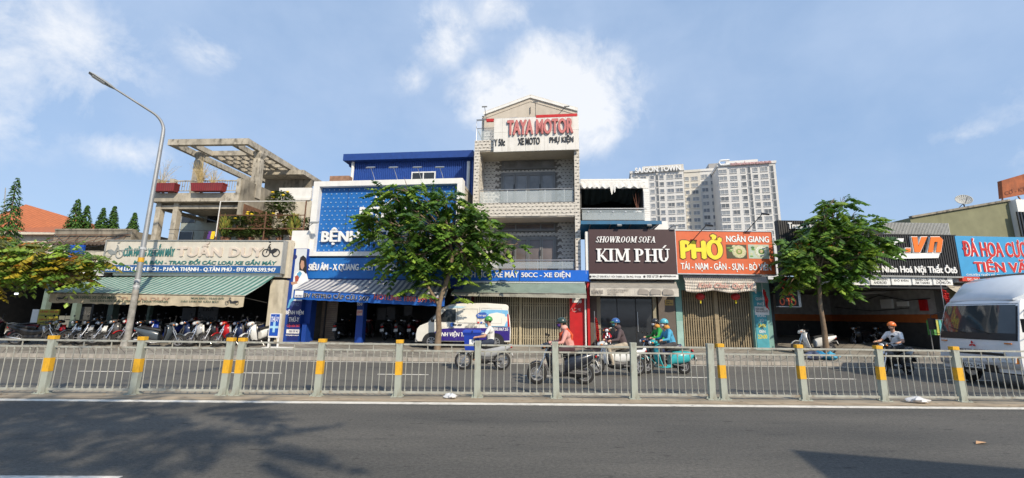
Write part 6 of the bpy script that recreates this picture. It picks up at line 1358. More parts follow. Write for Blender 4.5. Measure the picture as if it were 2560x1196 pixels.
def rider(label, bike, shirt, trousers, shoes, sleeve='short', gloves=None, seat=(-.25, .80), grip=(.255, .33, 1.02), lean=.06, helm=None, brim=True, mask=None, hood=None, vest=None, look=0., foot=(.12, .17, .30), scale=1., headf=0.):
    """seated figure in the bike's own frame (x forward), then placed where the bike stands"""
    S = scale; hx, hz = seat; hip = Vector((hx, 0, hz + .10)); chest = Vector((hx + .05 + lean, 0, hz + .42 * S)); neck = Vector((hx + .09 + lean * 1.6 + headf * .5, 0, hz + .62 * S)); head = neck + Vector((.035 + headf, 0, .155))
    segs = [(hip + Vector((0, -.07, 0)), hip + Vector((0, .07, 0)), .135, .135, trousers), (hip + Vector((.01, 0, .1)), chest, .135, .155, shirt), (chest + Vector((0, -.09, .05)), chest + Vector((0, .09, .05)), .125, .125, shirt), (chest + Vector((.01, -.13, .12)), chest + Vector((.01, .13, .12)), .075, .075, shirt), (neck - Vector((.01, 0, .09)), head - Vector((.01, 0, .04)), .058, .055, M_skin)]
    ext = [(head, (.098, .078, .122), M_skin), (head + Vector((.085, 0, -.03)), (.03, .045, .05), M_skin), (head + Vector((.108, 0, -.005)), (.018, .013, .022), M_skin)]
    for s in (-1, 1):
        sh = chest + Vector((.015, s * .185, .115)); hd = Vector((grip[0], s * grip[1], grip[2] + .015)); el = (sh + hd) * .5 + Vector((-.07, s * .06, -.10)); wr = hd + (el - hd).normalized() * .075 + Vector((0, 0, .01))
        low = shirt if sleeve == 'long' else M_skin
        md = sh + (el - sh) * .62
        segs += [(sh, md, .068, .056, shirt), (md, el, .052, .046, shirt if sleeve == 'long' else M_skin), (el, wr, .045, .031, low)]
        hm = gloves or M_skin
        segs += [(wr, hd + Vector((.005, 0, .012)), .030, .034, hm)]
        for j in range(4):                       # fingers closed round the grip
            y = hd.y + s * (-.033 + .021 * j); l = (.9, 1., .96, .8)[j]; k0 = Vector((hd.x + .028, y, hd.z + .018)); k1 = k0 + Vector((.024 * l, 0, -.022)); k2 = k1 + Vector((-.016, 0, -.026 * l))
            segs += [(k0, k1, .0105, .0098, hm), (k1, k2, .0098, .0085, hm)]
        th = Vector((hd.x - .012, hd.y - s * .036, hd.z + .008)); segs += [(th, th + Vector((.022, -s * .022, -.016)), .012, .0105, hm), (th + Vector((.022, -s * .022, -.016)), th + Vector((.036, -s * .012, -.036)), .0105, .009, hm)]
        hp = hip + Vector((.02, s * .10, -.01)); kn = Vector((foot[0] + .14, s * .185, hz + .04)); an = Vector((foot[0], s * foot[1], foot[2] + .075))
        segs += [(hp, kn, .098, .068, trousers), (kn, kn.lerp(an, .55), .066, .058, trousers), (kn.lerp(an, .5), an, .056, .043, trousers), (an + Vector((-.045, 0, -.035)), an + Vector((.15, s * .01, -.045)), .042, .034, shoes)]
    me = body_mesh(segs, ext)
    p = tag(link('person', me), label, 'person', 'motorbike riders on the far carriageway'); p.location = bike.location; p.rotation_euler = bike.rotation_euler
    for s in (-1, 1):
        MB().ell(head + Vector((0.0, s * .08, -.005)), (.02, .012, .032), 8, 6).build('ear', M_skin, p, smooth=60); MB().ell(head + Vector((.088, s * .033, .012)), (.012, .014, .008), 8, 5).build('eye', M_hair, p, smooth=60)
    MB().ell(head + Vector((-.02, 0, .02)), (.095, .088, .11), 12, 8, z0=-.75).build('hair', M_hair, p, smooth=60)
    if helm:
        hm, h2 = helm; hl = MB().ell(head + Vector((-.008, 0, .035)), (.136, .118, .125), 18, 10, z0=-.22).build('helmet', hm, p, smooth=60)
        MB().ell(head + Vector((-.008, 0, .015)), (.139, .121, .02), 18, 4).build('helmet_trim', h2, hl, smooth=60)
        if brim:
            b = MB(); r0, r1 = [], []
            for k in range(9): a = R(-60 + 15 * k); r0.append((head.x + .125 * math.cos(a), .108 * math.sin(a), head.z + .035)); r1.append((head.x + .125 + .085 * math.cos(a) ** 1.0 - .04, .12 * math.sin(a), head.z + .015))
            ring_ = r0 + r1[::-1]; b.loft([ring_, [(x, y, z + .012) for x, y, z in ring_]]).build('helmet_peak', h2, hl, smooth=50)
        MB().tube([(head.x + .01, .09, head.z + .02), (head.x + .045, .07, head.z - .1), (head.x + .05, 0, head.z - .125), (head.x + .045, -.07, head.z - .1), (head.x + .01, -.09, head.z + .02)], .007, 5).build('chin_strap', M_black, hl)
    if mask: MB().ell(head + Vector((.055, 0, -.05)), (.066, .072, .062), 12, 8).build('face_mask', mask, p, smooth=60)
    if hood: MB().ell(neck + Vector((-.035, 0, .03)), (.105, .115, .085), 12, 8).build('hood', hood, p, smooth=60)
    if vest:
        v_ = MB(); 
        for s in (-1, 1): v_.tube([chest + Vector((-.13, s * .05, -.2)), chest + Vector((-.15, s * .09, .05)), chest + Vector((-.03, s * .12, .21)), chest + Vector((.13, s * .08, .08)), chest + Vector((.14, s * .05, -.15))], [.03, .04, .03, .035, .03], 8)
        v_.build('vest_straps', vest, p, smooth=60)
    return p
cloth = lambda k, c: mat('cloth_' + k, c, .9, var=.12, scale=9, bump=.25, bscale=14)
MOV = 'motorbikes moving on the far carriageway'
def moving(label, px, py, style, body, trim, head=180, **k):
    g = ground(px, py); return motorbike(label, (g.x, g.y, 0), R(head), style, body, trim, group=MOV, lean=0, stand=False, **k)
JEAN, DKT, KHAKI = cloth('jeans', (.03, .04, .07)), cloth('darktrousers', (.02, .02, .022)), cloth('khaki', (.40, .34, .26))
SHOE, SAND = cloth('shoe', (.03, .03, .03)), cloth('sandal', (.22, .10, .05))
b1 = moving('grey and black motorbike carrying the blue bin in front of the van', 1206, 925, 'cub', PS, PK)
rider('rider in white tee and green helmet holding the blue bin on the bike', b1, cloth('whitetee', (.70, .69, .66)), JEAN, SAND, helm=(paint('hgreen', (.06, .30, .05)), M_black), brim=True, lean=-.02)
b2 = moving('black scooter with silver wheel rims ridden in front of the red pillar', 1402, 961, 'scooter', paint('blueblack', (.014, .017, .028)), PK)
rider('rider in pink hooded jacket, orange-red vest and dark green helmet', b2, cloth('pink', (.62, .30, .26)), cloth('plum', (.06, .03, .035)), SHOE, 'long', cloth('pinkglove', (.62, .34, .30)), helm=(paint('hdark', (.02, .045, .035)), M_black), mask=cloth('purple', (.30, .06, .28)), hood=cloth('pinkhood', (.65, .36, .31)), vest=cloth('orangevest', (.62, .09, .03)))
b3 = moving('white and black motorbike ridden by the person in the brown hoodie', 1540, 940, 'cub', PW, PW)
rider('rider in brown hoodie and beige trousers with blue-green helmet', b3, cloth('brownhoodie', (.085, .06, .065)), KHAKI, SHOE, 'long', helm=(paint('hblue', (.03, .10, .30)), paint('hgreen2', (.10, .40, .05))), mask=cloth('teal', (.05, .18, .22)), hood=cloth('brownhood', (.09, .065, .07)))
b4 = moving('dark motorbike on the far side of the turquoise scooter', 1640, 920, 'cub', PN, PK)
rider('rider in green jacket and black helmet behind the blue-jacketed rider', b4, cloth('green', (.03, .30, .06)), DKT, SHOE, 'long', helm=(PK, M_black), mask=cloth('whitemask', (.65, .65, .66)), brim=True, hood=cloth('orangecollar', (.6, .28, .06)))
b5 = moving('turquoise retro scooter with large rear body', 1664, 935, 'retro', PT, None)
rider('rider in light blue jacket and sky blue helmet on the turquoise scooter', b5, cloth('skyblue', (.07, .33, .52)), cloth('charcoal', (.05, .05, .055)), SAND, 'long', helm=(paint('hsky', (.10, .42, .50)), paint('hsky2', (.06, .30, .36))), mask=cloth('whitemask', (.65, .65, .66)), hood=cloth('orangecollar', (.6, .28, .06)), foot=(.08, .15, .24), grip=(.225, .33, 1.02))
b6 = moving('black scooter ridden beside the white truck', 2240, 938, 'scooter', PK, PG, 196)
rider('rider in white tee and orange helmet beside the truck', b6, cloth('whitetee2', (.74, .74, .74)), DKT, cloth('whiteshoe', (.5, .5, .48)), helm=(paint('horange', (.75, .17, .02)), PG), brim=False, lean=.0)
# blue bin carried on the first bike
bn_ = thing('blue_bin', 'blue lidded plastic bin carried in front of the rider in white', 'bin', b1.location + Vector((-.36, -.02, .62)), math.pi); 
M_bin = mat('bin_blue', (.010, .045, .36), .45, var=.06)
MB().loft([[(sx * w * .5, sy * w * .42, z) for sx, sy in ((-1, -1), (1, -1), (1, 1), (-1, 1))] for w, z in ((.42, 0), (.54, .50), (.58, .51), (.58, .55))]).build('tub', M_bin, bn_)
MB().loft([[(sx * w * .5, sy * w * .43, z) for sx, sy in ((-1, -1), (1, -1), (1, 1), (-1, 1))] for w, z in ((.62, .552), (.62, .60), (.52, .66))]).build('lid', M_bin, bn_); MB().box(-.08, .08, .205, .212, .2, .36).build('label', M_txtw, bn_)
MB().tube([(-.31, -.2, .6), (-.37, -.2, .6), (-.37, .2, .6), (-.31, .2, .6)], .018, 6).build('handle', M_bin, bn_)

# ================================================================== van
VY = 19.2; xa, xb = atY(1037, 860, VY).x, atY(1277, 860, VY).x; VL = xb - xa
van = thing('delivery_van', 'white and purple animal hospital van parked behind the tree', 'van', ((xa + xb) / 2, VY + .82, swz(VY)), math.pi)
k_ = VL / 4.3; HW = .82
def vw(z): return HW if z < 1.1 else HW - (z - 1.1) * .13
prof = [(-2.13, .32), (-2.15, .75), (-2.12, 1.15), (-2.02, 1.92), (-1.9, 1.985), (-1.0, 2.03), (.2, 2.0), (.72, 1.93), (.98, 1.80), (1.62, 1.14), (1.98, 1.0), (2.10, .86), (2.15, .62), (2.15, .42), (2.05, .30)]
prof = [(x * k_, z) for x, z in prof]
PVW = paint('vanwhite', (.74, .72, .66))
mb = MB(); n = len(prof); rr = []
for x, z in prof:
    w = vw(z) * (1 if x < 1.5 * k_ else 1 - .10 * (x / k_ - 1.5) / .65); rr.append([(x, -w, z), (x, -w * .6, z + (.02 if z > 1.8 else 0)), (x, w * .6, z + (.02 if z > 1.8 else 0)), (x, w, z)])
for a in range(n):
    b = (a + 1) % n
    for j in range(3): mb.quad(rr[a][j], rr[b][j], rr[b][j + 1], rr[a][j + 1])
for side in (0, 3): i = len(mb.v); mb.v += [rr[a][side] for a in range(n)]; mb.f.append(tuple(range(i, i + n))); mb.m.append(0)
bm = bmesh.new(); me = mb.mesh('body', PVW); bm.from_mesh(me); bmesh.ops.remove_doubles(bm, verts=bm.verts, dist=.001); bmesh.ops.triangulate(bm, faces=[f for f in bm.faces if len(f.verts) > 4]); bmesh.ops.recalc_face_normals(bm, faces=bm.faces); bm.to_mesh(me); bm.free()
vb_ = link('body', me, van); bv = vb_.modifiers.new('b', 'BEVEL'); bv.width = .035; bv.segments = 2; bv.limit_method = 'ANGLE'; bv.angle_limit = R(28)
def vside(name, pts, m, parent, off=.006, sgn=1):
    """panel lying on the van's left side; (x, z) outline in van units"""
    i = MB(); P_ = [(x * k_, sgn * (vw(z) + off), z) for x, z in pts]; Q_ = [(x * k_, sgn * (vw(z) - .01), z) for x, z in pts]; nn = len(pts)
    i.v = P_ + Q_; i.f = [tuple(range(nn)), tuple(range(nn, 2 * nn))[::-1]] + [(a, (a + 1) % nn, nn + (a + 1) % nn, nn + a) for a in range(nn)]; i.m = [0] * len(i.f); return i.build(name, m, parent)
PPU = paint('purple', (.035, .018, .20))
vside('purple_panel', [(1.42, .36), (1.30, .72), (1.1, .86), (.6, .90), (-1.0, .93), (-2.10, .98), (-2.1, .4), (-1.5, .36), (-1.5, .36)], PPU, vb_)
vside('door_window', [(1.30, 1.18), (.92, 1.62), (.78, 1.72), (.38, 1.74), (.36, 1.18)], M_glass, vb_, .008)
vside('quarter_window', [(1.48, 1.16), (1.34, 1.16), (1.34, 1.3)], M_glass, vb_, .008)
for x0, x1, z0, z1 in ((.28, -.62, 1.15, 1.76), (-.80, -1.72, 1.13, 1.8)):
    for a, b in (((x0, z0), (x1, z0)), ((x1, z0), (x1, z1)), ((x1, z1), (x0, z1)), ((x0, z1), (x0, z0))): vside('panel_crease', [(a[0], a[1]), (b[0], b[1]), (b[0] + (.012 if a[0] == b[0] else 0), b[1] + (.012 if a[1] == b[1] else 0)), (a[0] + (.012 if a[0] == b[0] else 0), a[1] + (.012 if a[1] == b[1] else 0))], mat('van_crease', (.42, .40, .36), .5), vb_, .004)
for x in (.32, -.70): vside('door_gap', [(x, .42), (x, 1.84), (x - .014, 1.84), (x - .014, .42)], M_greypaint, vb_, .0075)
for x in (.18, .42): vside('door_handle', [(x - .1, 1.04), (x + .08, 1.04), (x + .08, 1.08), (x - .1, 1.08)], M_black, vb_, .03)
vside('blue_swirl', [(-1.02, 1.0), (-.95, 1.25), (-1.02, 1.5), (-.72, 1.62), (-.8, 1.72), (-1.5, 1.74), (-2.0, 1.72), (-2.05, 1.0)], mat('swirl_blue', (.16, .42, .68), .4), vb_, .005)
vside('cloud_print', [(-1.1, 1.02), (-1.0, 1.3), (-1.15, 1.55), (-1.5, 1.62), (-1.85, 1.55), (-1.95, 1.25), (-1.85, 1.02)], PVW, vb_, .0075)
vside('speech_bubble', [(-.62, 1.36), (-.55, 1.5), (-.68, 1.6), (-.95, 1.62), (-1.08, 1.52), (-1.02, 1.40), (-.85, 1.34)], mat('bubble_blue', (.02, .09, .40), .4), vb_, .009)
vside('arc_print', [(.7, 1.78), (.1, 1.80), (-.1, 1.86), (.5, 1.9), (.75, 1.85)], mat('swirl_pale', (.40, .60, .74), .4), vb_, .005)
VB = (Vector((-1, 0, 0)), Vector((0, 0, 1)), Vector((0, 1, 0)))
def vtext(s, x0, x1, z0, z1, m, **k): return text(vb_, s, -x0 * k_, -x1 * k_, z0, z1, vw((z0 + z1) / 2) + .012, m, depth=.006, basis=VB, **k)
vtext('BỆNH VIỆN THÚ Y PETPRO', 1.22, -1.25, .50, .78, M_txtw, bold=1.1, shear=.15); vtext('HOTLINE', -.22, -.52, 1.06, 1.12, MATS['letter_grey'], bold=.3); vtext('1800 599 947', -.08, -.62, .92, 1.02, MATS['letter_grey'], bold=.4); vtext('1800.067.55', -1.3, -2.02, .82, .95, M_txtw, bold=.8); vtext('Quét ngay!', -.62, -1.02, 1.42, 1.53, M_txtw, bold=.3, shear=.2)
vtext('PETPRO', .62, .42, .92, .97, PPU, bold=.5); MB().tube([(.52 * k_, HW, 1.06), (.52 * k_, HW + .012, 1.06)], .09, 14).build('round_emblem', mat('bubble_blue', (.02, .09, .4)), vb_)
for j, (x, c) in enumerate(((-.62, (.5, .03, .03)), (-.76, (.03, .1, .4)), (-.9, (.55, .55, .55)))): vside('social_icon', [(x, 1.13), (x - .09, 1.13), (x - .09, 1.2), (x, 1.2)], mat('icon%d' % j, c, .5), vb_, .009)
wsq = [(1.58, 1.19), (1.03, 1.76)]; w0, w1 = .70, .64
ws_ = MB().quad((wsq[0][0] * k_ + .03, -w0, wsq[0][1]), (wsq[0][0] * k_ + .03, w0, wsq[0][1]), (wsq[1][0] * k_ + .03, w1, wsq[1][1]), (wsq[1][0] * k_ + .03, -w1, wsq[1][1])).build('windshield', M_glass, vb_); sm = ws_.modifiers.new('s', 'SOLIDIFY'); sm.thickness = .02
for s in (-1, 1):
    MB().loft([[(x * k_, s * y, z) for x, y, z in q] for q in ([(2.07, .72, .72), (2.13, .5, .72), (2.11, .5, .88), (1.96, .72, .95)], [(2.05, .74, .72), (2.15, .5, .72), (2.12, .5, .88), (1.9, .755, .95)])]).build('headlight', M_lens, vb_)
    MB().ell((1.42 * k_, s * .98, 1.28), (.05, .08, .1), 10, 6).tube([(1.42 * k_, s * .78, 1.2), (1.42 * k_, s * .95, 1.25)], .02, 6).build('wing_mirror', M_black, vb_, smooth=60)
boxes('bumper', mat('bumper_grey', (.22, .22, .22), .6), vb_, (2.06 * k_, 2.17 * k_, -.7, .7, .28, .46)); boxes('grille', M_black, vb_, (2.10 * k_, 2.16 * k_, -.45, .45, .52, .7)); vside('tail_light', [(-2.0, 1.0), (-2.09, 1.0), (-2.03, 1.55), (-1.97, 1.55)], M_redlens, vb_, .012)
vside('rear_hinge', [(-2.05, 1.55), (-2.1, 1.55), (-2.06, 1.8), (-2.02, 1.8)], M_black, vb_, .012)
for x in (1.42, -1.45):
    for s in (-1, 1):
        key = 'van_tyre'
        t_ = ring(0, .31, .255, .062).build('wheel', M_tyre, van, (x * k_, s * (HW - .045), 0), smooth=50)
        m = ring(0, .31, .17, .05, 22, 0, None, ((-1, 0), (-1, .6), (1.4, .6), (1.4, 0), (.8, -.3), (-.5, -.35)))
        for k in range(8): a = 6.283 * k / 8; m.bar((0, s * .05, .31), (.19 * math.cos(a), s * .05, .31 + .19 * math.sin(a)), .03, .035, up=(0, 1, 0))
        m.tube([(0, -.03, .31), (0, s * .07, .31)], .05, 10); m.build('rim', M_alloy, t_, smooth=40)
    i = MB(); pts = [(x * k_ + .40 * math.cos(a), .31 + .40 * math.sin(a)) for a in [math.pi * j / 14 for j in range(15)]] + [(x * k_ - .40, .26), (x * k_ + .40, .26)]
    i.prism(pts, HW - .2, HW + .007).build('wheel_arch', M_black, vb_)

# ================================================================== truck
TX, TY0, TY1 = 13.55, 11.0, 13.05
trk = thing('box_truck', 'white light box truck with roof fairing at the right edge', 'truck', (TX, (TY0 + TY1) / 2, 0), math.pi); W2 = (TY1 - TY0) / 2
lv = [(.42, 0., 1.), (.75, .015, 1.), (1.05, .0, 1.), (1.28, -.03, 1.), (1.5, -.09, .99), (1.9, -.20, .965), (2.25, -.31, .935), (2.34, -.38, .91), (2.40, -.5, .86)]
def fx(z):
    for (a, xa_, wa), (b, xb_, wb_) in zip(lv[:-1], lv[1:]):
        if a <= z <= b + 1e-6: t = (z - a) / (b - a); return xa_ + (xb_ - xa_) * t, (wa + (wb_ - wa) * t) * W2
    return lv[-1][1], lv[-1][2] * W2
def tpt(z, t, off=0.):                       # t -1..1 across the front
    x, w = fx(z); return (x - .10 * abs(t) ** 3 + off, w * t * (1 if abs(t) < .99 else 1), z)
PTR = paint('truckwhite', (.70, .71, .72))
rr = []
for z, _, _ in lv:
    x, w = fx(z); r = [tpt(z, -1 + 2 * k / 10) for k in range(11)]; r += [(x - .22, w + .0, z), (-1.62, w, z), (-1.7, w - .06, z), (-1.7, -w + .06, z), (-1.62, -w, z), (x - .22, -w, z)]; rr.append(r)
cab = MB().loft(rr).build('cab', PTR, trk, smooth=40)
def tpatch(name, z0, z1, t0, t1, m, off=.008, nz=4, nt=10, parent=None):
    mb = MB()
    for a in range(nz):
        for b in range(nt):
            za, zb = z0 + (z1 - z0) * a / nz, z0 + (z1 - z0) * (a + 1) / nz; ta, tb = t0 + (t1 - t0) * b / nt, t0 + (t1 - t0) * (b + 1) / nt
            mb.quad(tpt(za, ta, off), tpt(za, tb, off), tpt(zb, tb, off), tpt(zb, ta, off))
    me = mb.mesh(name, m, fix=False); bm = bmesh.new(); bm.from_mesh(me); bmesh.ops.remove_doubles(bm, verts=bm.verts, dist=.0005); bmesh.ops.recalc_face_normals(bm, faces=bm.faces); bm.to_mesh(me); bm.free()
    me.polygons.foreach_set('use_smooth', [True] * len(me.polygons)); return link(name, me, parent or cab)
M_wsg = mat('truck_glass', (.045, .055, .06), .05, var=.25, scale=1.5, spec=.8)
tpatch('windshield_seal', 1.27, 2.27, -.97, .97, M_black, .006); tpatch('windshield', 1.46, 2.23, -.94, .94, M_wsg, .018)
tpatch('cowl', 1.28, 1.455, -.95, .95, M_black, .022, 2); tpatch('grille', .86, .93, -.72, .72, M_black, .012, 1)
TB = (Vector((0, 1, 0)), Vector((0, 0, 1)), Vector((1, 0, 0)))
text(cab, 'MITSUBISHI', -.42, .42, .945, 1.0, .02, M_alloy, depth=.01, basis=TB, bold=1)
c_ = Vector((.02, 0, 1.13))
for k in range(3):
    a = R(90 + 120 * k); d = Vector((0, math.cos(a), math.sin(a))); e = Vector((0, -math.sin(a), math.cos(a))); mb = MB(); p = [c_, c_ + d * .05 + e * .03, c_ + d * .10, c_ + d * .05 - e * .03]
    mb.loft([[tuple(q) for q in p], [tuple(q + Vector((.012, 0, 0))) for q in p]]).build('emblem', MATS['letter_red'], cab)
bp = tpatch('bumper', .40, .68, -1.0, 1.0, mat('bumper_truck', (.50, .50, .50), .5, var=.1, dirt=.4), .05, 2); boxes('bumper_recess', M_black, bp, (.03, .056, -.55, .55, .42, .60))
np_ = boxes('number_plate', M_plate, bp, (.056, .066, -.26, .26, .48, .62)); text(np_, '51D-254.71', -.24, .24, .505, .595, .068, M_txtk, depth=.004, basis=TB, bold=.5)
for s in (-1, 1):
    mb = MB().loft([[(x + o_, s * y, z) for x, y, z in ((.03, .60, .70), (-.02, .95, .70), (-.04, .96, .84), (.03, .60, .84))] for o_ in (0, .03)]); mb.build('headlight', M_lens, cab)
    mb = MB().loft([[(x + o_, s * y, z) for x, y, z in ((-.045, .93, .68), (-.13, 1.0, .68), (-.13, 1.0, .86), (-.045, .93, .86))] for o_ in (0, .028)]); mb.build('indicator', M_amber, cab)
    MB().tube([(-.35, s * 1.0, 1.35), (-.15, s * 1.22, 1.4), (-.15, s * 1.22, 1.95), (-.5, s * .98, 2.1)], .013, 6).build('mirror_arm', M_black, cab); MB().box(-.2, -.12, s * 1.22 - .09, s * 1.22 + .09, 1.5, 1.85).build('mirror', M_black, cab)
    MB().tube([(fx(1.46)[0] + .03, s * .3 + .1, 1.45), (fx(1.62)[0] + .03, s * .3 - .35, 1.60)], .012, 5).build('wiper', M_black, cab)
    vd = MB(); P_ = [(-.35, 1.4), (-.62, 2.15), (-1.45, 2.15), (-1.45, 1.4)]; vd.v = [(x, s * (fx(z)[1] + .006), z) for x, z in P_]; vd.f = [(0, 1, 2, 3)]; vd.m = [0]; o = vd.build('door_window', M_glass, cab); sm = o.modifiers.new('s', 'SOLIDIFY'); sm.thickness = .01
    boxes('door_handle', M_black, cab, (-1.35, -1.2, s * (W2 + .005) - .01, s * (W2 + .005) + .01, 1.15, 1.19)); boxes('marker_light', M_amber, cab, (-.06, -.03, s * (W2 * .80) - .08, s * (W2 * .80) + .08, 1.18, 1.21))
rr = []
for x, z0, z1, w in ((-.42, 2.36, 2.40, .82), (-.62, 2.37, 2.62, .90), (-.95, 2.38, 2.92, .94), (-1.35, 2.38, 3.06, .95), (-1.62, 2.38, 3.10, .95)): rr.append([(x, -w, z0), (x, -w, z1 - .12 * (z1 > 2.5)), (x, -w * .85, z1), (x, 0, z1 + .03), (x, w * .85, z1), (x, w, z1 - .12 * (z1 > 2.5)), (x, w, z0)])
MB().loft(rr).build('roof_fairing', paint('fairing', (.62, .66, .70)), cab, smooth=50)
bx_ = boxes('cargo_box', mat('cargo_sheet', (.55, .56, .56), .5, .2, var=.06, dirt=.4), trk, (-6.4, -1.88, -1.08, 1.08, .92, 3.12)); boxes('box_edge', M_alu, bx_, (-6.42, -1.86, -1.1, 1.1, 3.122, 3.2), (-1.90, -1.84, -1.1, -1.082, .9, 3.12), (-1.90, -1.84, 1.082, 1.1, .9, 3.12))
boxes('chassis', M_black, trk, (-6.2, -.1, -.45, .45, .5, .9)); boxes('underrun', M_black, trk, (-1.2, -.15, -.9, .9, .38, .55))
for x in (-.75, -4.6):
    for s in (-1, 1):
        t_ = ring(0, .39, .30, .1).build('wheel', M_tyre, trk, (x, s * .88, 0), smooth=50); MB().tube([(0, -.06, .39), (0, .06, .39)], .21, 16).tube([(0, -.09, .39), (0, .09, .39)], .08, 10).build('rim', M_alloy, t_, smooth=40)
# things on the dashboard, seen through the glass edge
# ================================================================== street lamp
M_galv = mat('galvanised', (.36, .37, .38), .5, .5, var=.12, scale=2)
M_galvd = mat('pole_base_paint', (.30, .29, .27), .8, .1, var=.35, scale=6, dirt=1.2, dirtcol=(.5, .47, .42))
def street_lamp(label, loc, H_, arm, group='street lamps'):
    t = thing('street_lamp', label, 'street lamp', loc, 0, group); n = 8
    MB().tube([(0, 0, 0), (0, 0, 2.4)], [.125, .115], 14).build('pole_base', M_galvd, t, smooth=50)
    pts, rad = [(0, 0, 2.4), (0, 0, H_ * .5), (0, 0, H_ - .1)], [.114, .095, .075]
    p0 = Vector((0, 0, H_)); ex = Vector(arm)
    for k in range(1, 9): 
        a = k / 8; pts.append(tuple(p0 + Vector((ex.x * .42 * (1 - math.cos(a * 1.25)), ex.y * .42 * (1 - math.cos(a * 1.25)), ex.z * .62 * math.sin(a * 1.25))))); rad.append(.07 - .02 * a)
    pts.append(tuple(p0 + ex)); rad.append(.04)
    MB().tube(pts, rad, 12).build('pole', M_galv, t, smooth=50)
    d = (Vector(pts[-1]) - Vector(pts[-3])).normalized(); e = p0 + ex; s = d.cross(Vector((0, 0, 1))).normalized(); up = s.cross(d)
    rr = []
    for l, w, h in ((0, .05, .04), (.15, .11, .06), (.35, .17, .065), (.75, .17, .05), (.92, .12, .025)):
        c = e + d * l; rr.append([c + s * w * a + up * h * b for a, b in ((-1, -.6), (-.7, .7), (0, 1), (.7, .7), (1, -.6), (.6, -1), (-.6, -1))])
    hd = MB().loft(rr).build('lamp_head', M_galvd if False else M_greypaint, t, smooth=40)
    MB().loft([[e + d * l + s * w * a - up * .075 for a in (-1, 1)] + [e + d * l + s * w * a - up * .066 for a in (1, -1)] for l, w in ((.34, .12), (.78, .12))]).build('lens', M_lens, hd)
    MB().loft([[(sx * w, sy * w, z) for sx, sy in ((-1, -1), (1, -1), (1, 1), (-1, 1))] for w, z in ((.22, 0), (.22, .03), (.14, .05), (.13, .3))]).build('base_plate', M_galvd, t)
    return t
lx = ground(316, 866, .25); lx = Vector((atY(316, 862, 18.6).x, 18.6, swz(18.6)))
top = atY(393, 330, 18.6); tip = atY(287, 222, 17.2)
sl = street_lamp('tall grey street lamp with curved arm in front of the green awning', lx, top.z - lx.z, (tip.x - lx.x, tip.y - lx.y, tip.z - top.z))
zb_ = atY(345, 650, 18.6).z - lx.z; MB().tube([(0, 0, zb_ - .1), (0, 0, zb_ + .1)], .112, 14).build('yellow_band', M_yel, sl); z_ = atY(350, 625, 18.6).z - lx.z; MB().tube([(-.9, 0, z_ - .03), (.9, 0, z_ + .03)], .02, 6).build('cross_bar', M_greypaint, sl)
for dz, w in ((1.1, .1), (.85, .08), (-.55, .1)): MB().tube([(0, 0, zb_ - dz - .1), (0, 0, zb_ - dz)], .117, 14).build('sticker', mat('sticker_pale', (.5, .52, .55), .6, var=.3, scale=14), sl)

# ================================================================== trees
def leafmat(name, col, col2):
    m = mat(name, col, .45, var=.2, scale=1.5, island=.5, spec=.45)
    if 'tr' not in m: 
        nt = m.node_tree; N, L = nt.nodes, nt.links; p = N['Principled BSDF']; out = N['Material Output']
        tr = N.new('ShaderNodeBsdfTranslucent'); tr.inputs[0].default_value = (*col2, 1); mx = N.new('ShaderNodeMixShader'); mx.inputs[0].default_value = .28
        L.new(p.outputs[0], mx.inputs[1]); L.new(tr.outputs[0], mx.inputs[2]); L.new(mx.outputs[0], out.inputs[0]); m['tr'] = 1
    return m
LG1 = leafmat('leaf_deep', (.048, .105, .026), (.09, .22, .02)); LG2 = leafmat('leaf_fresh', (.095, .180, .034), (.17, .36, .03)); LG3 = leafmat('leaf_light', (.21, .31, .05), (.32, .50, .06))
LY = leafmat('leaf_yellow', (.36, .28, .03), (.45, .35, .04)); LO = leafmat('leaf_orange', (.34, .13, .02), (.4, .18, .03)); LYG = leafmat('leaf_olive', (.14, .15, .03), (.22, .24, .04))
def frond(mb, base, d, l, n, lf, mi, droop=.35):
    """compound leaf: paired leaflets hanging along a drooping stalk"""
    d = d.normalized(); s = d.cross(Vector((0, 0, 1))); s = s.normalized() if s.length > .05 else Vector((1, 0, 0))
    for k in range(n):
        t = (k + 1) / n; p = base + d * l * t - Vector((0, 0, droop * l * t * t)); sz = lf * (.65 + .5 * math.sin(math.pi * min(1, t * .9 + .1)))
        for sg in (-1, 1):
            q = s * sg + d * .35 + Vector((0, 0, -.8 + random.uniform(-.3, .3))); leafquad(mb, p, q, sz, sz * .40, mi, .1)
    e = base + d * l - Vector((0, 0, droop * l)); leafquad(mb, e, d + Vector((0, 0, -.5)), lf, lf * .3, mi, .1)
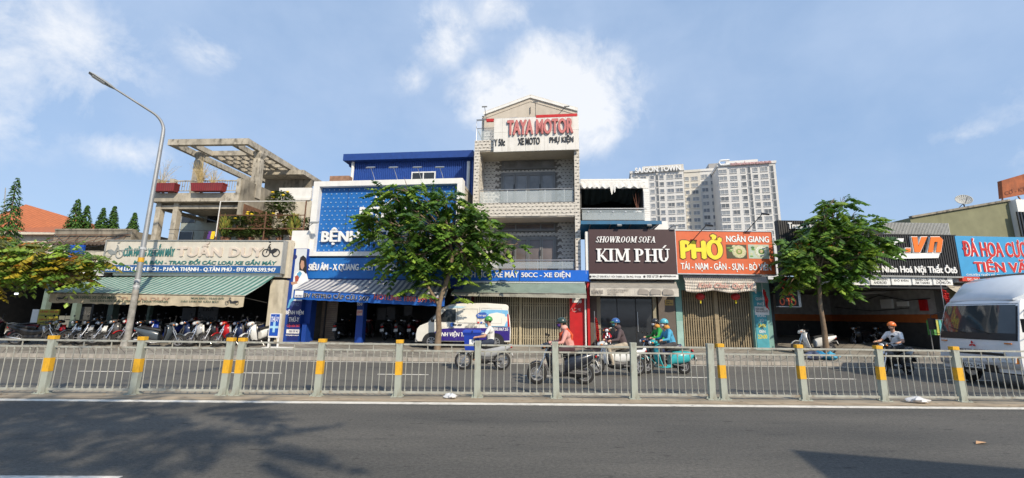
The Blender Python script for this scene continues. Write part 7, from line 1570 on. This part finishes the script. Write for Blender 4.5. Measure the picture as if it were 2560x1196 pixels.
def street_tree(label, loc, trunk, tips, n, mats, weights, seed, lf=.2, fl=(.55, 1.0), crown=None, rt=.13, group='street trees', droop=.35, name='street_tree', sides=(0, 0)):
    """trunk: list of points; tips: clump centres (x,y,z,r) in tree space"""
    random.seed(seed); t = thing(name, label, 'tree', loc, 0, group); tr = MB(); nT = len(trunk)
    tr.tube(trunk, [rt * (1 - .45 * k / (nT - 1)) * (1.25 if k == 0 else 1) for k in range(nT)], 10); top = Vector(trunk[-1]); br = MB()
    lv_ = MB()
    tot = sum(c[3] ** 2 for c in tips)
    for c in tips:
        p = Vector(c[:3]); r = c[3]; st = Vector(trunk[-1]) if random.random() < .7 else Vector(trunk[-2]).lerp(top, random.random())
        mid = st.lerp(p, .5) + Vector((random.uniform(-.2, .2), random.uniform(-.2, .2), random.uniform(.0, .25)))
        br.tube([st, st.lerp(mid, .5) + Vector((0, 0, .08)), mid, mid.lerp(p, .6), p], [rt * .5, rt * .38, rt * .27, rt * .17, .012], 6)
        for q in range(5):
            a = Vector((random.gauss(0, 1), random.gauss(0, 1), random.gauss(0, .6))).normalized() * r * .8; s0 = mid.lerp(p, random.uniform(.3, 1)); br.tube([s0, s0.lerp(p + a, .55) + Vector((0, 0, .06)), p + a], [.022, .014, .005], 4)
        for q in range(max(4, int(n * r * r / tot))):
            a = Vector((random.gauss(0, 1), random.gauss(0, 1), random.gauss(0, .75))).normalized(); rad = r * random.uniform(.25, 1.0)
            b0 = p + Vector((a.x * rad, a.y * rad, a.z * rad * .75)); mi = random.choices(range(len(mats)), weights)[0]
            dd = Vector((a.x, a.y, a.z * .5 + random.uniform(-.3, .45)))
            frond(lv_, b0, dd, random.uniform(*fl), random.randint(4, 6), lf * random.uniform(.75, 1.2), mi, droop * random.uniform(.6, 1.4))
    tr.build('trunk', M_bark, t, smooth=60); br.build('branches', M_bark, t, smooth=60); lv_.build('crown', mats, t, fix=False); return t
def tips_from_px(pts, base, Y):
    """clump centres read off the crown outline, spread in depth"""
    o = []
    for x, y, r, dy in pts: p = atY(x, y, Y + dy); o.append((p.x - base.x, p.y - base.y, p.z - base.z, r))
    return o
TYc = 18.6; tb = Vector((atY(1093, 870, TYc).x, TYc, swz(TYc)))
pts1 = [(975, 490, .75, .2), (1010, 470, .6, -.5), (1070, 500, .8, .5), (1120, 500, .7, -.6), (1150, 520, .6, .4), (940, 540, .7, -.3), (1000, 540, .9, .6), (1060, 560, .95, -.8), (1130, 560, .9, .2), (1190, 560, .75, -.4), (950, 590, .75, .5), (1010, 610, .9, -.7), (1080, 610, .9, .9), (1150, 610, .9, -.5), (1220, 590, .7, .3), (1260, 610, .5, -.2), (980, 640, .6, .3), (1040, 660, .7, -.5), (1190, 640, .75, .5), (1100, 660, .6, .3), (1020, 510, .7, 1.2), (1140, 650, .5, .6), (1000, 655, .6, 0), (1060, 685, .45, .4), (1170, 665, .5, -.3), (1215, 640, .5, .2), (1200, 525, .45, .1), (925, 555, .35, .3), (1290, 612, .3, .1)]
tk = [(0, 0, 0), (.04, 0, .9), (-.02, 0, 1.6), (.03, 0, 2.1), (.20, .02, 2.7), (.42, .05, 3.4), (.48, .05, 4.1), (.35, 0, 4.8)]
tA_ = street_tree('large leafy street tree in front of the van and blue hospital', tb, tk, tips_from_px(pts1, tb, TYc), 700, [LG1, LG2, LG3], (4, 4, 2.0), 41, lf=.25, fl=(.4, .8), droop=.5)
MB().tube([(0, 0, 1.95), (-.25, .02, 2.3), (-.55, .05, 2.75), (-.8, 0, 3.3), (-1.2, -.1, 3.9)], [.085, .07, .06, .05, .02], 8).build('limb', M_bark, tA_, smooth=60)
random.seed(77); lo = MB()
for px_, py_ in ((1030, 722), (1060, 735), (1005, 730), (1150, 745), (1080, 705), (1050, 690), (1170, 702)):
    p = atY(px_, py_, TYc - .2) - tb
    for q in range(4): a = random.uniform(0, 6.28); frond(lo, p, Vector((math.cos(a), math.sin(a), .1)), .55, 6, .19, random.choice((1, 2, 2)), .4)
    lo.tube([p, p + Vector(((.0 - p.x) * .4, 0, -.1 if p.z > 2.5 else .2))], [.012, .02], 4, m=1)
lo.build('low_sprays', [LG1, LG2, LG3], tA_, fix=False)
TYr = 18.4; tr_ = Vector((atY(2066, 880, TYr).x, TYr, swz(TYr)))
pts2 = [(2085, 525, .45, 0), (2110, 505, .35, .2), (2060, 540, .5, -.3), (2130, 545, .55, .4), (2170, 565, .5, -.2), (2050, 580, .7, .5), (2110, 585, .8, -.6), (2170, 600, .7, .4), (2210, 600, .4, 0), (1990, 605, .5, .2), (2030, 625, .8, -.5), (2090, 635, .9, .6), (2150, 640, .75, -.4), (1975, 645, .45, .3), (2000, 665, .7, -.3), (2060, 680, .8, .2), (2120, 680, .65, -.3), (1980, 700, .45, .1), (2085, 705, .5, .3), (2195, 610, .4, .2), (2040, 555, .4, .1), (2075, 505, .3, .1), (2118, 730, .28, 0)]
street_tree('bushy street tree in front of the car workshop', tr_, [(0, 0, 0), (.02, 0, 1.2), (-.03, 0, 2.2), (.05, 0, 3.2), (.12, 0, 4.1)], tips_from_px(pts2, tr_, TYr), 560, [LG1, LG2, LG3], (3, 5, 2.4), 43, lf=.24, rt=.11, fl=(.35, .65), droop=.5)
tl_ = Vector((atY(-70, 870, 17.5).x, 17.5, swz(17.5)))
pts3 = [(-60, 640, .9, 0), (-10, 630, .7, .3), (30, 625, .6, -.3), (75, 640, .6, .3), (120, 630, .55, -.2), (165, 645, .5, .2), (205, 650, .4, 0), (240, 655, .3, .1), (20, 670, .6, .2), (70, 675, .55, -.3), (115, 680, .5, .3), (160, 670, .45, -.1), (-30, 690, .6, .3), (195, 690, .3, .1), (215, 705, .22, 0), (255, 650, .25, 0), (-80, 590, .8, .4)]
street_tree('yellow-leaved tree reaching in from the left edge over the cafe', tl_, [(0, 0, 0), (.05, 0, 1.3), (.1, 0, 2.3), (.25, 0, 3.0)], tips_from_px(pts3, tl_, 17.5), 620, [LYG, LG3, LY, LO, LG2], (4, 4.5, 3.2, .9, 2.5), 47, lf=.21, fl=(.5, .9))
# trees behind the camera that throw the dappled shade over the road
cl = [(-4.5, .6, 6.0, 1.2), (-3.6, 1.6, 5.6, 1.1), (-2.6, .2, 6.6, 1.2), (-1.6, 1.7, 5.9, 1.1), (-.6, .4, 6.4, 1.2), (.6, 1.3, 5.8, .9), (1.6, .3, 6.2, .9), (-5.5, -.4, 6.2, 1.1), (-3.0, -1.0, 6.6, 1.3), (-.5, -1.2, 6.8, 1.3), (1.4, -1.1, 6.4, 1.1), (2.5, -.4, 5.7, .8)]
bx0 = Vector((-1.2, -3.2, .14)); street_tree('spreading street tree on the near pavement behind the viewpoint', bx0, [(0, 0, 0), (.05, .1, 2), (-.3, .3, 3.6), (-.8, .6, 4.6)], [(x - .9, y + 3.2, z - .14, r * .9) for x, y, z, r in cl], 300, [LG1, LG2], (1, 1), 51, lf=.24, fl=(.6, 1.1), rt=.17)
street_lamp('street lamp on the near pavement behind the viewpoint', (-2.3, -2.1, .14), 10.2, (1.2, 2.0, 1.3))
caster = thing('shade_caster', 'unseen flat sheet on posts added right of the viewpoint to cast shade on the road', 'shade caster', (6.2, 2.4, 0), R(-16))  # unseen sheet, added only for the straight-edged shadow it casts on the road
boxes('sheet', M_greypaint, caster, (0, 8, -4.5, 0, 3.15, 3.22)); boxes('post', M_steel, caster, (.4, .5, -4.4, -4.3, 0, 3.15)); boxes('post', M_steel, caster, (7.4, 7.5, -4.4, -4.3, 0, 3.15))
# pointed trees behind the cafe
def cone_tree(label, px, ytop, ybase, Y, wpx, seed, lean=0):
    random.seed(seed); b0 = atY(px, ybase, Y); tp = atY(px + lean, ytop, Y); z0 = 0; H_ = tp.z; w = wpx * Y / 1050 / 2
    t = thing('pointed_tree', label, 'tree', (b0.x, Y, 0), 0, 'pointed trees behind the cafe'); MB().tube([(0, 0, 0), (tp.x - b0.x, 0, H_ * .97)], [.16, .02], 7).build('trunk', M_bark, t)
    lv_ = MB(); zb = b0.z - 1.2
    for k in range(520):
        u = random.random(); z = zb + (H_ - zb) * u; r = w * (1 - u) ** .75 * random.uniform(.45, 1.25) + .04; a = random.uniform(0, 6.28)
        d = Vector((math.cos(a), math.sin(a), -.5)); c = Vector(((tp.x - b0.x) * z / H_ + math.cos(a) * r * .55, math.sin(a) * r * .55, z + .1))
        for j in range(6): leafquad(lv_, c + d * (.09 * j * (1.1 - u)), Vector((math.cos(a + random.uniform(-1, 1)), math.sin(a + random.uniform(-1, 1)), -.9)), (.24 - .16 * u) * Y / 30, (.05 - .02 * u) * Y / 30, random.choice((0, 0, 1)), .2)
    lv_.build('crown', [LG1, LG2], t, fix=False)
cone_tree('tall pointed dark tree at the far left edge', 22, 448, 600, 28, 66, 61, 22)
cone_tree('pointed tree above the concrete parapet, left of a twin', 190, 500, 580, 32, 34, 62, 6); cone_tree('shorter tree leaning right beside the pointed one above the parapet', 216, 516, 580, 32.5, 28, 63, 4)
cone_tree('small pointed tree above the parapet, third from the left', 256, 522, 580, 33, 24, 64, 4); cone_tree('small pointed tree fourth from the left above the parapet', 280, 518, 580, 33.5, 24, 65, 8)
cone_tree('smallest pointed tree just left of the lamp pole', 336, 534, 590, 33, 24, 66, 2)
# ================================================================== small things
def bag(label, loc, s, col, seed, cat='plastic bag', alpha=1.):
    random.seed(seed); mb = MB(); n, m = 14, 8; rr = []
    for k in range(m + 1):
        t = k / m; r = []
        for j in range(n): a = 6.283 * j / n; q = math.sin(math.pi * (t * .92 + .04)) ** .6 * (1 + .25 * math.sin(3 * a + seed + 4 * t) + random.uniform(-.12, .12)); r.append((s[0] * q * math.cos(a), s[1] * q * math.sin(a), s[2] * t * (1 + .2 * math.sin(a * 2 + seed))))
        rr.append(r)
    o = mb.loft(rr).build('plastic_bag', mat('bag_%s' % str(col), col, .3, var=.15, spec=.6), None, loc, smooth=25); tag(o, label, cat); return o
bag('crumpled white plastic bag on the median at the centre left', (ground(1126, 1000, .012).x, 9.35, .014), (.13, .1, .10), (.66, .67, .68), 3)
bag('larger crumpled white plastic bag under the right-hand fence section', (ground(2286, 1006, .012).x, 9.32, .014), (.24, .12, .12), (.68, .68, .69), 5)
for k, (px_, c, s, lab) in enumerate(((2034, (.10, .12, .2), (.3, .25, .3), 'dark rubbish bag at the foot of the right-hand tree'), (2050, (.04, .26, .50), (.34, .26, .28), 'bright blue rubbish bag left of the right-hand tree trunk'), (2076, (.06, .36, .58), (.3, .25, .3), 'light blue rubbish bag right of the tree trunk'), (2042, (.6, .6, .6), (.2, .18, .2), 'white rubbish bag in front of the blue ones'))):
    Y = 17.3 + .25 * (k % 2); bag(lab, (atY(px_, 885, Y).x, Y, swz(Y)), s, c, 10 + k)
lf_ = MB(); g = ground(2452, 1110); lf_.quad((-.13, -.02, .012), (0, -.05, .03), (.14, .01, .012), (0, .05, .03)); o = lf_.build('fallen_leaf', mat('dry_leaf', (.50, .30, .16), .8), None, g, (0, 0, .2), fix=False); tag(o, 'single dry orange leaf lying on the near road', 'leaf')
# veterinary box sign on posts
vx = atY(683, 860, 18.9); vt_ = thing('veterinary_sign', 'small standing blue sign with light cross beside the white end scooter', 'sign', (vx.x, 18.9, swz(18.9)), -R(6)); z0, z1 = atY(683, 843, 18.9).z - swz(18.9), atY(683, 784, 18.9).z - swz(18.9); w = 13 * 18.9 / 1050
boxes('frame', M_white, vt_, (-w, w, -.06, .06, z0 - .02, z1)); fb = boxes('face', M_blue, vt_, (-w * .85, w * .85, -.068, -.061, z0 + .05, z1 - .03)); text(fb, 'THÚ-Y', -w * .75, w * .75, z1 - .36, z1 - .08, -.069, M_txtw, depth=.004); zc_ = z0 + (z1 - z0) * .42
mb = MB().box(-.05, .05, -.076, -.0685, zc_ - .22, zc_ + .22).box(-.19, .19, -.0755, -.0685, zc_ - .05, zc_ + .05); mb.build('cross', mat('cross_pale', (.35, .60, .75), .5), fb)
boxes('leg', M_white, vt_, (-w, -w + .05, -.03, .03, 0, z0 - .022)); boxes('leg', M_white, vt_, (w - .05, w, -.03, .03, 0, z0 - .022)); boxes('foot', M_white, vt_, (-w - .1, w + .6, -.25, .25, .0, .04))
# flags
def flag(label, px, ytop, ybot, Y, wpx, star, seed, lean=.25):
    a = atY(px, ytop, Y); H_ = a.z - atY(px, ybot, Y).z; w = wpx * Y / 1050; t = thing('flag', label, 'flag', a, 0, 'national flags on the shopfronts'); mb = MB(); n = 10
    f_ = lambda i, j: (w * i / n * (.55 + .45 * (j / n)) + w * .6 * (j / n) * .4, .06 * math.sin(i * 1.1 + j * .5) + .05 * math.sin(j), -H_ * j / n - .18 * H_ * i / n)
    for i in range(n):
        for j in range(n): mb.quad(f_(i, j), f_(i + 1, j), f_(i + 1, j + 1), f_(i, j + 1))
    o = mb.build('cloth', mat('flag_red', (.50, .015, .015), .8, var=.08), t, smooth=60, fix=False); sm = o.modifiers.new('s', 'SOLIDIFY'); sm.thickness = .006
    MB().tube([(-.02, .05, -H_ * 1.25), (-.03, .02, .25)], .014, 6).build('staff', M_steel, t)
    if star:
        c = f_(n * .55, n * .5); ps = [(c[0] + (.14 if k % 2 == 0 else .055) * math.sin(6.283 * k / 10), c[2] + (.14 if k % 2 == 0 else .055) * math.cos(6.283 * k / 10)) for k in range(10)]; MB().prism(ps, c[1] - .10, c[1] - .085).build('star', M_yl, t)
flag('red flag with yellow star hanging beside the truck', 2356, 722, 790, 19.3, 22, True, 1); flag('rolled red flag beside the noodle shop poster', 1908, 722, 768, 19.6, 9, False, 2); flag('red flag furled against the sofa showroom wall', 1488, 792, 852, 19.6, 10, False, 3)
# green clothing rack by the truck
ck = thing('clothes_rack', 'rack of green and yellow garments beside the truck cab', 'rack', (atY(2352, 820, 18.2).x, 18.2, swz(18.2))); zz = atY(2352, 800, 18.2).z - swz(18.2); MB().tube([(-.5, 0, 0), (-.5, 0, zz), (.6, 0, zz), (.6, 0, 0)], .02, 6).build('rail', M_steel, ck)
for k in range(7): MB().loft([[(-.42 + .14 * k + sx * .05, sy * .14, z) for sx, sy in ((-1, -1), (1, -1), (1, 1), (-1, 1))] for z in (zz - .02, zz - .3, zz - .65)]).build('garment', cloth(*((('gr', (.10, .30, .08)), ('ye', (.45, .45, .10)), ('tq', (.10, .35, .35)))[k % 3])), ck)
# overhead cables along the shops
for k, (ya, yb, px0, px1, Y) in enumerate(((586, 628, 135, 262, 20.2), (596, 612, 40, 262, 20.5))):
    a, c = atY(px0, ya, Y), atY(px1, yb, Y); o = MB().tube([a.lerp(c, q / 10) - Vector((0, 0, .35 * math.sin(math.pi * q / 10))) for q in range(11)], .014, 5).build('cable', M_black); tag(o, ('thin black cable sagging over the cafe parapet', 'second thin cable running below the parapet to the cream sign')[k], 'cable')
random.seed(99); lt_ = MB()
for k in range(240):
    x = random.uniform(-24, 24); y = random.choice((random.uniform(9.1, 9.5), random.uniform(16.75, 18.6))); z = (.018 if y < 10 else swz(y) + .006); a = random.uniform(0, 6.28); leafquad(lt_, Vector((x, y, z + .004)), Vector((math.cos(a), math.sin(a), 0)), random.uniform(.04, .09), .018, random.randint(0, 1), 0)
stuff(lt_.build('leaf_litter', [mat('litter_a', (.30, .18, .09), .9), mat('litter_b', (.22, .17, .10), .9)], fix=False))
